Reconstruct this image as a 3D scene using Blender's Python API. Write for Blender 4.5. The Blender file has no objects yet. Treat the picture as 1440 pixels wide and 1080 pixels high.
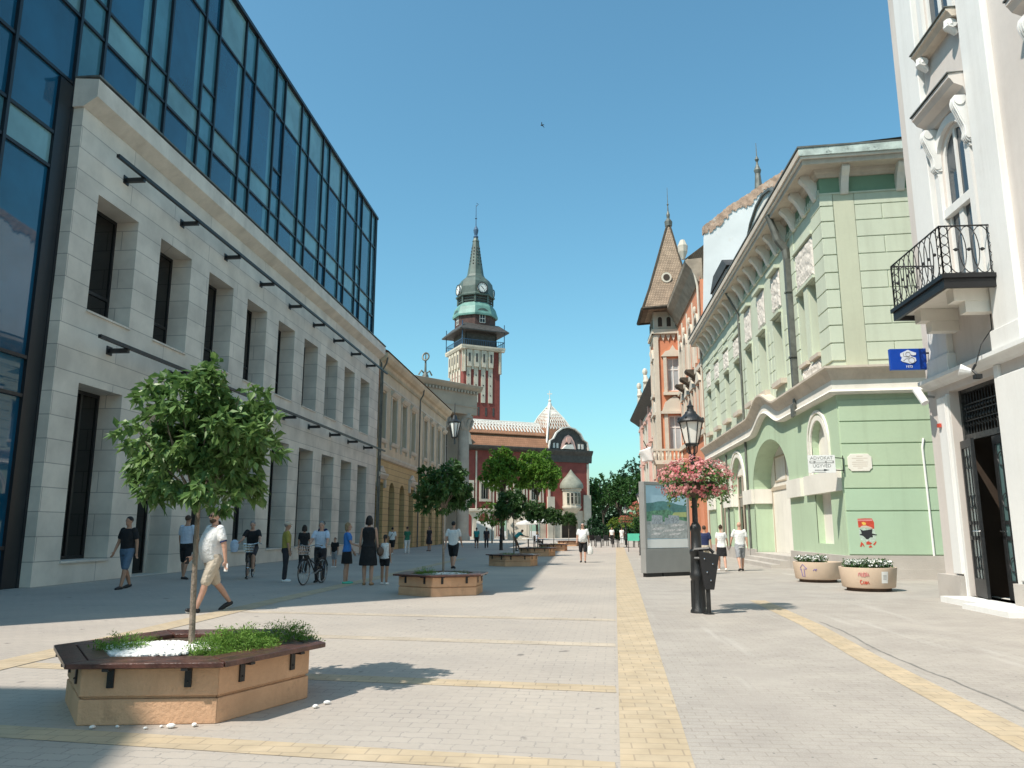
import bpy, math, random
from math import sin, cos, pi, radians as R, hypot, atan2
from mathutils import Vector, Matrix
from mathutils.geometry import tessellate_polygon
random.seed(7)
sc = bpy.context.scene
col = sc.collection
V = Vector
BASE = {}          # world position of each thing's origin, used while its parts are built in world coordinates

# ------------------------------------------------------------------ mesh builder
class MB:
    def __init__(s):
        s.v = []; s.f = []; s.m = []
    def add(s, vs, fs, mi=0):
        n = len(s.v)
        s.v.extend([tuple(p) for p in vs])
        for f in fs:
            s.f.append(tuple(i + n for i in f)); s.m.append(mi)
    def quad(s, a, b, c, d, mi=0):
        s.add([a, b, c, d], [(0, 1, 2, 3)], mi)
    def box(s, x0, x1, y0, y1, z0, z1, mi=0):
        s.add([(x0,y0,z0),(x1,y0,z0),(x1,y1,z0),(x0,y1,z0),(x0,y0,z1),(x1,y0,z1),(x1,y1,z1),(x0,y1,z1)],
              [(0,3,2,1),(4,5,6,7),(0,1,5,4),(1,2,6,5),(2,3,7,6),(3,0,4,7)], mi)
    def hexa(s, pts, mi=0):
        s.add(pts, [(0,3,2,1),(4,5,6,7),(0,1,5,4),(1,2,6,5),(2,3,7,6),(3,0,4,7)], mi)
    def prism(s, poly, z0, z1, mi=0):
        n = len(poly)
        vs = [(p[0], p[1], z0) for p in poly] + [(p[0], p[1], z1) for p in poly]
        s.add(vs, [tuple(range(n))[::-1], tuple(range(n, 2*n))] + [(i, (i+1) % n, n+(i+1) % n, n+i) for i in range(n)], mi)
    def extr(s, pts, dv, mi=0):
        """planar polygon pts (3-D) pushed along dv"""
        n = len(pts); dv = V(dv)
        vs = [V(p) for p in pts] + [V(p) + dv for p in pts]
        s.add(vs, [tuple(range(n))[::-1], tuple(range(n, 2*n))] + [(i, (i+1) % n, n+(i+1) % n, n+i) for i in range(n)], mi)
    def tube(s, pts, r, n=8, mi=0, cap=True, sx=1.0):
        pts = [V(p) for p in pts]; k = len(pts)
        rs = r if isinstance(r, (list, tuple)) else [r]*k
        vs = []; up0 = None
        for i, p in enumerate(pts):
            d = (pts[min(i+1, k-1)] - pts[max(i-1, 0)])
            d = d.normalized() if d.length > 1e-9 else V((0,0,1))
            if up0 is None:
                up0 = V((0,0,1)) if abs(d.z) < .9 else V((0,1,0))
            a = d.cross(up0)
            if a.length < 1e-4: a = d.cross(V((1,0,0)))
            a.normalize(); b = a.cross(d).normalized(); up0 = b
            for j in range(n):
                t = 2*pi*j/n
                vs.append(p + (a*cos(t)*sx + b*sin(t))*rs[i])
        fs = [(i*n+j, i*n+(j+1) % n, (i+1)*n+(j+1) % n, (i+1)*n+j) for i in range(k-1) for j in range(n)]
        if cap:
            fs += [tuple(range(n))[::-1], tuple(range((k-1)*n, k*n))]
        s.add(vs, fs, mi)
    def lathe(s, prof, c=(0,0,0), n=16, mi=0, a0=0.0, sx=1.0, sy=1.0):
        vs = []
        for r, z in prof:
            for j in range(n):
                t = a0 + 2*pi*j/n
                vs.append((c[0]+r*cos(t)*sx, c[1]+r*sin(t)*sy, c[2]+z))
        k = len(prof)
        fs = [(i*n+j, i*n+(j+1) % n, (i+1)*n+(j+1) % n, (i+1)*n+j) for i in range(k-1) for j in range(n)]
        fs += [tuple(range(n))[::-1], tuple(range((k-1)*n, k*n))]
        s.add(vs, fs, mi)
    def ball(s, c, r, n=12, k=8, mi=0, rot=None):
        """r: scalar or (rx,ry,rz)"""
        if not isinstance(r, (list, tuple)): r = (r, r, r)
        c = V(c); vs = []
        for i in range(k+1):
            ph = pi*i/k
            for j in range(n):
                t = 2*pi*j/n
                p = V((r[0]*sin(ph)*cos(t), r[1]*sin(ph)*sin(t), r[2]*cos(ph)))
                if rot is not None: p = rot @ p
                vs.append(c + p)
        fs = [(i*n+j, (i+1)*n+j, (i+1)*n+(j+1) % n, i*n+(j+1) % n) for i in range(k) for j in range(n)]
        s.add(vs, fs, mi)
    def build(s, name, mats, parent=None, smooth=False, world=True, angle=35, bevel=0, recalc=True):
        me = bpy.data.meshes.new(name)
        off = BASE.get(parent, V((0,0,0))) if world and parent is not None else V((0,0,0))
        me.from_pydata([(p[0]-off.x, p[1]-off.y, p[2]-off.z) for p in s.v], [], s.f)
        if not isinstance(mats, (list, tuple)): mats = [mats]
        for m in mats: me.materials.append(m)
        if len(mats) > 1: me.polygons.foreach_set('material_index', s.m)
        if recalc:
            import bmesh
            bm = bmesh.new(); bm.from_mesh(me)
            bmesh.ops.recalc_face_normals(bm, faces=bm.faces)
            bm.to_mesh(me); bm.free()
        if smooth:
            me.shade_smooth()
            if angle < 180: me.set_sharp_from_angle(angle=R(angle))
        me.update()
        o = bpy.data.objects.new(name, me); col.objects.link(o)
        if parent is not None:
            o.parent = parent; BASE[o] = off.copy()
        if bevel:
            b = o.modifiers.new('bevel', 'BEVEL'); b.width = bevel; b.segments = 2; b.limit_method = 'ANGLE'
        return o

def tag(o, label, cat, group=None, kind=None):
    o['label'] = label; o['category'] = cat
    if group: o['group'] = group
    if kind: o['kind'] = kind
    return o
def struct(o, kind='structure'):
    o['kind'] = kind; return o
def thing(name, label, cat, loc=(0,0,0), group=None, rz=0):
    o = bpy.data.objects.new(name, None); o.empty_display_size = .2
    col.objects.link(o); o.location = loc; o.rotation_euler = (0,0,rz)
    BASE[o] = V(loc)
    return tag(o, label, cat, group)
def copy_tree(o, parent=None, loc=None, label=None, group=None):
    c = o.copy(); col.objects.link(c)
    if parent is not None: c.parent = parent
    if loc is not None: c.location = loc
    if label: c['label'] = label
    if group: c['group'] = group
    BASE[c] = BASE.get(o, V((0,0,0))).copy()
    for ch in list(o.children): copy_tree(ch, c)
    return c

# ------------------------------------------------------------------ facade frames
class Fr:
    """u along the wall, z up, d outwards"""
    def __init__(s, o, u, n):
        s.o = V((o[0], o[1], 0)); s.u = V((u[0], u[1], 0)).normalized(); s.n = V((n[0], n[1], 0)).normalized()
    def P(s, u, z, d=0): return s.o + s.u*u + s.n*d + V((0,0,z))
    def box(s, mb, u0, u1, z0, z1, d0, d1, mi=0):
        P = s.P
        mb.hexa([P(u0,z0,d0),P(u1,z0,d0),P(u1,z0,d1),P(u0,z0,d1),P(u0,z1,d0),P(u1,z1,d0),P(u1,z1,d1),P(u0,z1,d1)], mi)
    def ext(s, mb, poly, d0, d1, mi=0):
        mb.extr([s.P(u, z, d0) for u, z in poly], s.n*(d1-d0), mi)
    def wall(s, mb, outline, holes, depth=.3, d=0, mi=0, mr=None):
        polys = [[V((u, z, 0)) for u, z in outline]] + [[V((u, z, 0)) for u, z in h] for h in holes]
        flat = [p for q in polys for p in q]
        tris = tessellate_polygon(polys)
        mb.add([s.P(p.x, p.y, d) for p in flat], [tuple(t) for t in tris], mi)
        for h in holes:
            n = len(h)
            for i in range(n):
                a = h[i]; b = h[(i+1) % n]
                mb.quad(s.P(a[0],a[1],d), s.P(b[0],b[1],d), s.P(b[0],b[1],d-depth), s.P(a[0],a[1],d-depth), mi if mr is None else mr)
    def sweep(s, mb, prof, u0, u1, mi=0):
        """profile [(d,z)] swept along u, with end caps"""
        n = len(prof)
        vs = [s.P(u0, z, d) for d, z in prof] + [s.P(u1, z, d) for d, z in prof]
        mb.add(vs, [tuple(range(n)), tuple(range(n, 2*n))[::-1]] + [(i, (i+1) % n, n+(i+1) % n, n+i) for i in range(n)], mi)
    def path(s, mb, pts, w, d0, d1, mi=0):
        """a band of height w following the polyline pts [(u,z)] (its lower edge), standing out d0..d1"""
        for (a, b) in zip(pts[:-1], pts[1:]):
            P = s.P
            mb.hexa([P(a[0],a[1],d0),P(b[0],b[1],d0),P(b[0],b[1],d1),P(a[0],a[1],d1),
                     P(a[0],a[1]+w,d0),P(b[0],b[1]+w,d0),P(b[0],b[1]+w,d1),P(a[0],a[1]+w,d1)], mi)

def rect(u0, u1, z0, z1): return [(u0,z0),(u1,z0),(u1,z1),(u0,z1)]
def arch(u0, u1, z0, zs, n=14, rise=None):
    """rectangle with a round head springing at zs"""
    c = (u0+u1)/2; r = (u1-u0)/2; rr = rise or r
    return [(u0,z0),(u1,z0)] + [(c + r*cos(pi*i/n), zs + rr*sin(pi*i/n)) for i in range(n+1)]
def arch_band(u0, u1, zs, w, n=14, rise=None):
    c = (u0+u1)/2; r = (u1-u0)/2; rr = rise or r
    a = [(c + (r+w)*cos(pi*i/n), zs + (rr+w)*sin(pi*i/n)) for i in range(n+1)]
    b = [(c + r*cos(pi*i/n), zs + rr*sin(pi*i/n)) for i in range(n+1)]
    return a, b

# ------------------------------------------------------------------ materials
def newmat(name):
    m = bpy.data.materials.new(name); m.use_nodes = True
    nt = m.node_tree
    return m, nt, nt.nodes, nt.links, nt.nodes['Principled BSDF']
def rgba(c): return (c[0], c[1], c[2], 1)
def mixcol(N, L, fac, a, b, mode='MIX'):
    n = N.new('ShaderNodeMix'); n.data_type = 'RGBA'; n.blend_type = mode; n.clamp_factor = True
    for sock, val in ((n.inputs[0], fac), (n.inputs[6], a), (n.inputs[7], b)):
        if hasattr(val, 'is_output') or hasattr(val, 'links'): L.new(val, sock)
        elif isinstance(val, (int, float)): sock.default_value = val
        else: sock.default_value = rgba(val)
    return n.outputs[2]
def noise(N, L, vec, scale, detail=4, rough=.6, lo=.35, hi=.65):
    n = N.new('ShaderNodeTexNoise'); n.inputs['Scale'].default_value = scale
    n.inputs['Detail'].default_value = detail; n.inputs['Roughness'].default_value = rough
    L.new(vec, n.inputs['Vector'])
    r = N.new('ShaderNodeMapRange'); r.inputs[1].default_value = lo; r.inputs[2].default_value = hi
    L.new(n.outputs['Fac'], r.inputs[0])
    return r.outputs[0]
def pos(N): return N.new('ShaderNodeNewGeometry').outputs['Position']
def swz(N, L, vec, mode):
    """'YZ': (y,z,x); 'SZ': (x+y, z, 0)"""
    s = N.new('ShaderNodeSeparateXYZ'); L.new(vec, s.inputs[0])
    c = N.new('ShaderNodeCombineXYZ')
    if mode == 'SZ':
        a = N.new('ShaderNodeMath'); a.operation = 'ADD'
        L.new(s.outputs[0], a.inputs[0]); L.new(s.outputs[1], a.inputs[1])
        L.new(a.outputs[0], c.inputs[0]); L.new(s.outputs[2], c.inputs[1])
    return c.outputs[0]
def bumpn(N, L, P, h, strength, dist=.02):
    b = N.new('ShaderNodeBump'); b.inputs['Strength'].default_value = strength; b.inputs['Distance'].default_value = dist
    L.new(h, b.inputs['Height']); L.new(b.outputs[0], P.inputs['Normal']); return b
def mat(name, c, rough=.8, var=.15, scale=1.5, bump=.25, bscale=60, metal=0, spec=.4, stain=None, coat=0, obj=False, dist=.01, streak=0):
    m, nt, N, L, P = newmat(name)
    v = N.new('ShaderNodeTexCoord').outputs['Object'] if obj else pos(N)
    f = noise(N, L, v, scale)
    out = mixcol(N, L, f, tuple(x*(1-var) for x in c), tuple(min(1, x*(1+var)) for x in c))
    if stain:
        f2 = noise(N, L, v, stain[1], 6, .7, stain[2], stain[2]+.15)
        out = mixcol(N, L, f2, out, stain[0])
    if streak:      # rain streaks and weather patches of the wall itself
        mp = N.new('ShaderNodeMapping'); mp.inputs['Scale'].default_value = (2.2,2.2,.16); L.new(v, mp.inputs[0])
        f3 = noise(N, L, mp.outputs[0], 1.0, 6, .65, .50, .78)
        out = mixcol(N, L, f3, out, mixcol(N, L, 1.0, out, (1-streak,1-streak*1.08,1-streak*1.15), 'MULTIPLY'))
        out = mixcol(N, L, noise(N, L, v, 11, 4, .7, .3, .75), out, mixcol(N, L, 1.0, out, (1-streak*.35,)*3, 'MULTIPLY'))
    L.new(out, P.inputs['Base Color'])
    P.inputs['Roughness'].default_value = rough; P.inputs['Metallic'].default_value = metal
    P.inputs['Specular IOR Level'].default_value = spec
    if coat: P.inputs['Coat Weight'].default_value = coat; P.inputs['Coat Roughness'].default_value = .1
    if bump: bumpn(N, L, P, noise(N, L, v, bscale, 3, .6, .3, .7), bump, dist)
    return m
def leafmat(name, c1, c2, trans=.3, rough=.45, spec=.35):
    m, nt, N, L, P = newmat(name)
    g = N.new('ShaderNodeNewGeometry')
    f2 = noise(N, L, g.outputs['Position'], 2.2)
    a = N.new('ShaderNodeMath'); a.operation = 'MULTIPLY_ADD'; a.inputs[1].default_value = .65
    L.new(g.outputs['Random Per Island'], a.inputs[0])
    b = N.new('ShaderNodeMath'); b.operation = 'MULTIPLY'; b.inputs[1].default_value = .35
    L.new(f2, b.inputs[0]); L.new(b.outputs[0], a.inputs[2])
    c = mixcol(N, L, a.outputs[0], c1, c2)
    L.new(c, P.inputs['Base Color']); P.inputs['Roughness'].default_value = rough
    P.inputs['Specular IOR Level'].default_value = spec
    t = N.new('ShaderNodeBsdfTranslucent'); L.new(c, t.inputs[0])
    mx = N.new('ShaderNodeMixShader'); mx.inputs[0].default_value = trans
    L.new(P.outputs[0], mx.inputs[1]); L.new(t.outputs[0], mx.inputs[2])
    L.new(mx.outputs[0], N['Material Output'].inputs[0])
    return m
def glassmat(name, c, rough=.03, spec=.6, wav=.15):
    m, nt, N, L, P = newmat(name)
    v = pos(N)
    L.new(mixcol(N, L, noise(N, L, v, .35), tuple(x*.75 for x in c), tuple(x*1.25 for x in c)), P.inputs['Base Color'])
    P.inputs['Roughness'].default_value = rough; P.inputs['Specular IOR Level'].default_value = spec
    if wav: bumpn(N, L, P, noise(N, L, v, .7, 1, .5, 0, 1), wav, .02)
    return m
def brickmat(name, c1, c2, mortar, bw, rh, ms, mode='SZ', rough=.85, offset=.5, var=.12, bump=.4, vs=1.2):
    m, nt, N, L, P = newmat(name)
    p = pos(N); v = swz(N, L, p, mode) if mode else p
    b = N.new('ShaderNodeTexBrick'); L.new(v, b.inputs['Vector'])
    b.inputs['Scale'].default_value = 1; b.inputs['Brick Width'].default_value = bw; b.inputs['Row Height'].default_value = rh
    b.inputs['Mortar Size'].default_value = ms; b.inputs['Mortar Smooth'].default_value = .1; b.offset = offset
    b.inputs['Color1'].default_value = rgba(c1); b.inputs['Color2'].default_value = rgba(c2); b.inputs['Mortar'].default_value = rgba(mortar)
    f = noise(N, L, p, vs, 5)
    o = mixcol(N, L, f, (1-var,)*3, (1+var,)*3)
    o2 = mixcol(N, L, 1.0, b.outputs['Color'], o, 'MULTIPLY')
    L.new(o2, P.inputs['Base Color']); P.inputs['Roughness'].default_value = rough; P.inputs['Specular IOR Level'].default_value = .3
    inv = N.new('ShaderNodeMath'); inv.operation = 'SUBTRACT'; inv.inputs[0].default_value = 1; L.new(b.outputs['Fac'], inv.inputs[1])
    n2 = noise(N, L, p, 45, 3, .6, .2, .8)
    ad = N.new('ShaderNodeMath'); ad.operation = 'MULTIPLY_ADD'; ad.inputs[1].default_value = .15
    L.new(n2, ad.inputs[0]); L.new(inv.outputs[0], ad.inputs[2])
    bumpn(N, L, P, ad.outputs[0], bump, .01)
    return m

M = {}
# ---- ground
def ground_mat():
    m, nt, N, L, P = newmat('grey_pavers')
    p = pos(N)
    b = N.new('ShaderNodeTexBrick')
    mp = N.new('ShaderNodeMapping'); mp.inputs['Rotation'].default_value = (0,0,R(2.5)); L.new(p, mp.inputs[0])
    # interlocking blocks: the grid is nudged by a fine wave so that joints are not straight
    w = N.new('ShaderNodeTexNoise'); w.inputs['Scale'].default_value = 22; L.new(mp.outputs[0], w.inputs['Vector'])
    vm = N.new('ShaderNodeVectorMath'); vm.operation = 'MULTIPLY_ADD'; vm.inputs[1].default_value = (.05,.05,0)
    L.new(w.outputs['Color'], vm.inputs[0]); L.new(mp.outputs[0], vm.inputs[2])
    L.new(vm.outputs[0], b.inputs['Vector'])
    b.inputs['Scale'].default_value = 1; b.inputs['Brick Width'].default_value = .22; b.inputs['Row Height'].default_value = .14
    b.inputs['Mortar Size'].default_value = .006; b.inputs['Mortar Smooth'].default_value = .4
    b.inputs['Color1'].default_value = (.45,.402,.352,1); b.inputs['Color2'].default_value = (.415,.37,.325,1); b.inputs['Mortar'].default_value = (.30,.278,.255,1)
    # worn: joints fade out in patches
    f = noise(N, L, p, 1.1, 5, .65, .38, .62)
    plain = mixcol(N, L, noise(N, L, p, 14, 4, .7, .3, .7), (.39,.348,.305), (.46,.412,.36))
    ft = N.new('ShaderNodeMath'); ft.operation = 'MULTIPLY'; ft.inputs[1].default_value = .8; L.new(f, ft.inputs[0])
    c = mixcol(N, L, ft.outputs[0], b.outputs['Color'], plain)
    # asphalt side street on the right
    sx = N.new('ShaderNodeSeparateXYZ'); L.new(p, sx.inputs[0])
    big = mixcol(N, L, noise(N, L, p, .25, 5, .6, .35, .65), (.87,.87,.88), (1.08,1.07,1.05))
    c = mixcol(N, L, 1.0, c, big, 'MULTIPLY')
    spots = noise(N, L, p, 3.2, 2, .5, .70, .74)
    c = mixcol(N, L, spots, c, (.22,.2,.18))
    L.new(c, P.inputs['Base Color']); P.inputs['Roughness'].default_value = .82; P.inputs['Specular IOR Level'].default_value = .3
    inv = N.new('ShaderNodeMath'); inv.operation = 'SUBTRACT'; inv.inputs[0].default_value = 1; L.new(b.outputs['Fac'], inv.inputs[1])
    n2 = noise(N, L, p, 60, 3, .6, .2, .8)
    ad = N.new('ShaderNodeMath'); ad.operation = 'MULTIPLY_ADD'; ad.inputs[1].default_value = .35
    L.new(n2, ad.inputs[0]); L.new(inv.outputs[0], ad.inputs[2])
    bumpn(N, L, P, ad.outputs[0], .45, .006)
    return m
M['ground'] = ground_mat()
def asphalt_mat():
    m, nt, N, L, P = newmat('worn_light_asphalt')
    p = pos(N)
    c = mixcol(N, L, noise(N, L, p, 1.1, 6, .65, .35, .65), (.39,.352,.315), (.46,.418,.37))
    mp = N.new('ShaderNodeMapping'); mp.inputs['Scale'].default_value = (1.2,.12,1); mp.inputs['Rotation'].default_value = (0,0,R(35)); L.new(p, mp.inputs[0])
    c = mixcol(N, L, noise(N, L, mp.outputs[0], 1.3, 4, .6, .60, .75), c, (.54,.505,.46))
    c = mixcol(N, L, noise(N, L, p, 2.1, 3, .6, .7, .76), c, (.24,.225,.21))
    c = mixcol(N, L, noise(N, L, p, 90, 2, .5, .3, .7), c, mixcol(N, L, 1.0, c, (.84,.84,.84), 'MULTIPLY'))
    bk = N.new('ShaderNodeTexBrick'); L.new(p, bk.inputs['Vector']); bk.inputs['Scale'].default_value = 1; bk.inputs['Brick Width'].default_value = .20; bk.inputs['Row Height'].default_value = .10
    bk.inputs['Mortar Size'].default_value = .006; bk.inputs['Color1'].default_value = (1,1,1,1); bk.inputs['Color2'].default_value = (.93,.93,.93,1); bk.inputs['Mortar'].default_value = (.80,.79,.78,1)
    c = mixcol(N, L, noise(N, L, p, .9, 4, .6, .3, .55), c, mixcol(N, L, 1.0, c, bk.outputs['Color'], 'MULTIPLY'))
    c = mixcol(N, L, noise(N, L, p, 13, 1, .5, .745, .76), c, (.19,.18,.17))
    L.new(c, P.inputs['Base Color']); P.inputs['Roughness'].default_value = .85; P.inputs['Specular IOR Level'].default_value = .25
    bumpn(N, L, P, noise(N, L, p, 70, 3, .7, .2, .8), .3, .006)
    return m
M['asphalt'] = asphalt_mat()
M['band'] = brickmat('yellow_pavers', (.485,.385,.26), (.46,.375,.265), (.36,.29,.21), .22, .14, .006, None, .8, .5, .12, .4, 2.5)
M['bandpale'] = brickmat('pale_yellow_pavers', (.465,.395,.31), (.445,.385,.31), (.37,.31,.245), .22, .14, .006, None, .8, .5, .14, .4, 1.5)
M['crack'] = mat('tar_seam', (.235,.22,.20), .8, .2, 8)
# ---- left office
M['lime'] = brickmat('limestone_cladding', (.70,.64,.555), (.62,.57,.50), (.36,.33,.295), 5.19, .637, .012, 'SZ', .7, .5, .13, .35, .8)
M['limeplain'] = mat('limestone_plain', (.68,.62,.54), .7, .10, 1.2, .12, 80, streak=.15)
M['curtain'] = glassmat('blue_curtain_glass', (.007,.075,.145), .02, .9, .06)
M['spandrel'] = glassmat('pale_spandrel_glass', (.16,.30,.33), .06, .6, .05)
M['blind'] = glassmat('pale_curtain_behind_glass', (.07,.20,.26), .04, .7, .05)
M['mull'] = mat('black_aluminium', (.008,.011,.016), .4, .1, 5, 0, metal=0, spec=.5)
M['darkglass'] = glassmat('dark_window_glass', (.006,.0065,.007), .03, .42, .05)
M['blackmetal'] = mat('black_painted_metal', (.012,.012,.013), .45, .2, 6, .1, 90, spec=.5)
# ---- other buildings
M['cream'] = mat('cream_stucco', (.62,.51,.365), .85, .10, .5, .2, 50, stain=((.42,.35,.26),.7,.62), streak=.2)
M['creamlit'] = mat('cream_trim', (.58,.52,.43), .85, .10, .8, .2, 50)
M['ochre'] = brickmat('ochre_banded_stucco', (.55,.39,.19), (.53,.375,.185), (.30,.21,.11), 30, .42, .022, 'SZ', .85, .5, .10, .4, .6)
M['greenpale'] = mat('pale_green_stucco', (.565,.61,.48), .85, .05, .35, .15, 60, stain=((.57,.59,.465),.5,.64), streak=.13)
M['green'] = mat('mint_green_stucco', (.455,.57,.40), .85, .05, .35, .15, 60, stain=((.45,.53,.36),.5,.64), streak=.14)
M['greendeep'] = mat('moss_green_frieze', (.20,.33,.225), .85, .08, .6, .15, 60)
M['greenside'] = mat('sage_stucco_strip', (.53,.545,.41), .85, .05, .4, .15, 60, streak=.14)
M['greencool'] = mat('repainted_green_patch', (.41,.55,.395), .85, .05, .5, .15, 60, streak=.08)
M['ivory'] = mat('ivory_plaster', (.79,.75,.67), .85, .06, .6, .15, 60, streak=.12)
M['trimtan'] = mat('tan_cornice_stone', (.60,.52,.43), .85, .1, .9, .25, 40, streak=.2)
M['relief'] = mat('pinkish_relief_plaster', (.69,.63,.56), .9, .08, 3, .35, 25, dist=.02)
M['tanwall'] = mat('tan_door_panel', (.50,.42,.32), .8, .06, .8, .1)
M['plinth'] = mat('grey_plinth_stone', (.46,.425,.385), .85, .08, .9, .25, 30, stain=((.36,.32,.29),1.5,.64))
M['zinc'] = mat('weathered_zinc', (.13,.135,.12), .55, .25, 3, .1, 40, metal=.2)
M['verdigris'] = mat('verdigris_gutter', (.45,.52,.48), .6, .25, 3, .1, 30, stain=((.10,.12,.11),4,.55))
M['white'] = mat('white_stucco', (.77,.765,.74), .8, .04, .5, .12, 60, stain=((.70,.68,.65),.8,.64), streak=.12)
M['beige'] = mat('beige_stucco', (.645,.59,.545), .85, .05, .5, .15, 60, stain=((.58,.53,.48),.7,.64), streak=.12)
M['red'] = mat('orange_red_stucco', (.59,.235,.13), .85, .10, .5, .2, 40)
M['pink'] = mat('dusty_pink_stucco', (.60,.37,.315), .85, .10, .5, .2, 40)
M['rooftile'] = brickmat('brown_roof_tiles', (.42,.305,.215), (.34,.245,.175), (.16,.115,.08), .2, .16, .02, 'SZ', .8, .5, .2, .7, 1.5)
M['terracotta'] = brickmat('terracotta_roof', (.32,.155,.09), (.285,.14,.08), (.18,.09,.05), .5, .4, .03, 'SZ', .85, .5, .14, .4, .5)
M['darkroof'] = mat('dark_slate', (.06,.055,.05), .6, .25, 2, .3, 20)
M['firewall'] = mat('whitewashed_firewall', (.70,.70,.69), .9, .06, .4, .3, 20, stain=((.55,.42,.34),.35,.60))
M['firetop'] = mat('crumbling_brick_coping', (.44,.30,.22), .95, .3, 2.5, .8, 12, stain=((.60,.56,.5),1.8,.55))
M['brickred'] = mat('deep_red_brick', (.22,.055,.043), .85, .14, .7, .2, 30)
M['hallstone'] = mat('hall_limestone', (.52,.46,.37), .85, .14, .6, .2, 30)
M['hallgrey'] = mat('hall_grey_stone', (.33,.30,.26), .85, .16, .6, .2, 30)
M['copper'] = mat('green_copper', (.075,.105,.09), .5, .25, .5, .1, 20, stain=((.04,.052,.048),.6,.56))
M['verd'] = mat('bright_verdigris', (.13,.26,.22), .5, .2, .6, .1, 20)
M['bluemetal'] = mat('blue_painted_iron', (.05,.10,.17), .5, .2, 2, .1)
M['whiteglaze'] = mat('white_glazed_tile', (.64,.60,.54), .5, .08, 1, .1)
M['clock'] = mat('clock_white', (.72,.72,.68), .5, .05, 1, 0)
M['whitepaint'] = mat('white_painted_wood', (.76,.75,.72), .5, .04, 2, .05, 30)
M['theatre'] = mat('theatre_grey_stucco', (.37,.305,.24), .85, .10, .4, .2, 40)
M['wglass'] = glassmat('window_glass', (.055,.07,.085), .04, .6, .1)
M['litglass'] = glassmat('window_with_curtain', (.38,.42,.44), .06, .6, .1)
M['paleglass'] = glassmat('door_glass', (.10,.17,.17), .05, .6, .1)
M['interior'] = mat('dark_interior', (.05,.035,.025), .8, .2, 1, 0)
# ---- street things
M['planter'] = mat('peach_concrete', (.63,.385,.235), .85, .10, 1.6, .4, 30, stain=((.43,.27,.165),3.1,.58), streak=.2)
M['wood'] = mat('dark_red_brown_wood', (.085,.033,.024), .36, .45, 9, .3, 50, spec=.5, coat=.25)
M['soil'] = mat('dark_soil', (.06,.045,.03), .95, .4, 9, .8, 30)
M['stonewhite'] = mat('white_marble_chips', (.80,.79,.77), .6, .06, 20, .2, 60)
M['bark'] = mat('grey_bark', (.235,.19,.15), .9, .3, 12, .7, 45)
M['barkdark'] = mat('dark_bark', (.07,.055,.04), .9, .3, 6, .7, 25)
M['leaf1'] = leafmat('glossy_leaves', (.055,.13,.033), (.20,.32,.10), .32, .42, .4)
M['leaf2'] = leafmat('dark_glossy_leaves', (.025,.075,.02), (.085,.165,.045), .25, .42, .4)  # darker copy of glossy_leaves: shade painted into the farther planter trees; petunia foliage too
M['leafbright'] = leafmat('bright_acacia_leaves', (.065,.16,.02), (.19,.33,.05), .4, .55, .25)
M['leafpark'] = leafmat('park_tree_leaves', (.022,.07,.018), (.07,.15,.035), .3, .6, .2)
M['leafyellow'] = leafmat('yellow_green_leaves', (.10,.16,.02), (.22,.28,.05), .4, .6, .2)
M['leafdark'] = leafmat('dark_conifer_needles', (.012,.04,.018), (.035,.08,.03), .15, .7, .2)
M['juniper'] = leafmat('juniper_sprays', (.07,.17,.025), (.24,.39,.08), .3, .6, .2)
M['petal'] = leafmat('pink_petals', (.42,.07,.09), (.86,.50,.46), .3, .6, .2)
M['petalred'] = leafmat('coral_petals', (.48,.10,.08), (.72,.28,.2), .3, .6, .2)
M['petalwhite'] = leafmat('white_petals', (.72,.71,.68), (.82,.82,.80), .25, .6, .2)
M['lampiron'] = mat('black_cast_iron', (.016,.017,.018), .42, .3, 10, .25, 60, spec=.5)
M['lampglass'] = mat('frosted_lamp_glass', (.80,.77,.71), .5, .03, 3, 0, spec=.5)
M['kioskgrey'] = mat('grey_sheet_metal', (.285,.285,.275), .5, .06, 1.2, .05, 30, metal=.1)
M['potconc'] = mat('sand_concrete', (.62,.48,.36), .85, .07, 2, .3, 50)
M['potfoot'] = mat('dark_concrete_foot', (.10,.065,.05), .9, .2, 4, .3)
M['rust'] = mat('brown_edge', (.14,.08,.06), .9, .2, 4, .3)
M['bluesign'] = mat('blue_sign_enamel', (.006,.055,.36), .35, .04, 1, 0, spec=.5)
M['silver'] = mat('pale_silver', (.62,.66,.74), .4, .06, 8, 0)
M['signwhite'] = mat('white_sign', (.80,.80,.78), .5, .03, 2, 0)
M['ink'] = mat('dark_ink', (.025,.027,.03), .6, .05, 2, 0)
M['inkgrey'] = mat('grey_ink', (.28,.28,.27), .6, .05, 2, 0)
M['inkred'] = mat('red_paint', (.55,.07,.04), .6, .15, 9, 0)
M['inkyellow'] = mat('yellow_ink', (.75,.50,.10), .6, .08, 2, 0)
M['inkpink'] = mat('pink_paint', (.62,.25,.24), .7, .1, 8, 0)
M['inkviolet'] = mat('violet_paint', (.20,.15,.38), .7, .1, 8, 0)
M['mintboard'] = mat('mint_board', (.10,.52,.36), .5, .05, 2, 0)
M['yellowposter'] = mat('yellow_poster', (.72,.52,.10), .5, .06, 2, 0)
M['plasticblack'] = mat('black_plastic', (.018,.018,.02), .5, .1, 4, 0)
M['parasol'] = mat('white_parasol_cloth', (.74,.73,.70), .85, .05, 2, .1)
M['chrome'] = mat('bright_metal', (.55,.55,.55), .25, .05, 4, 0, metal=1)
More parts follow.
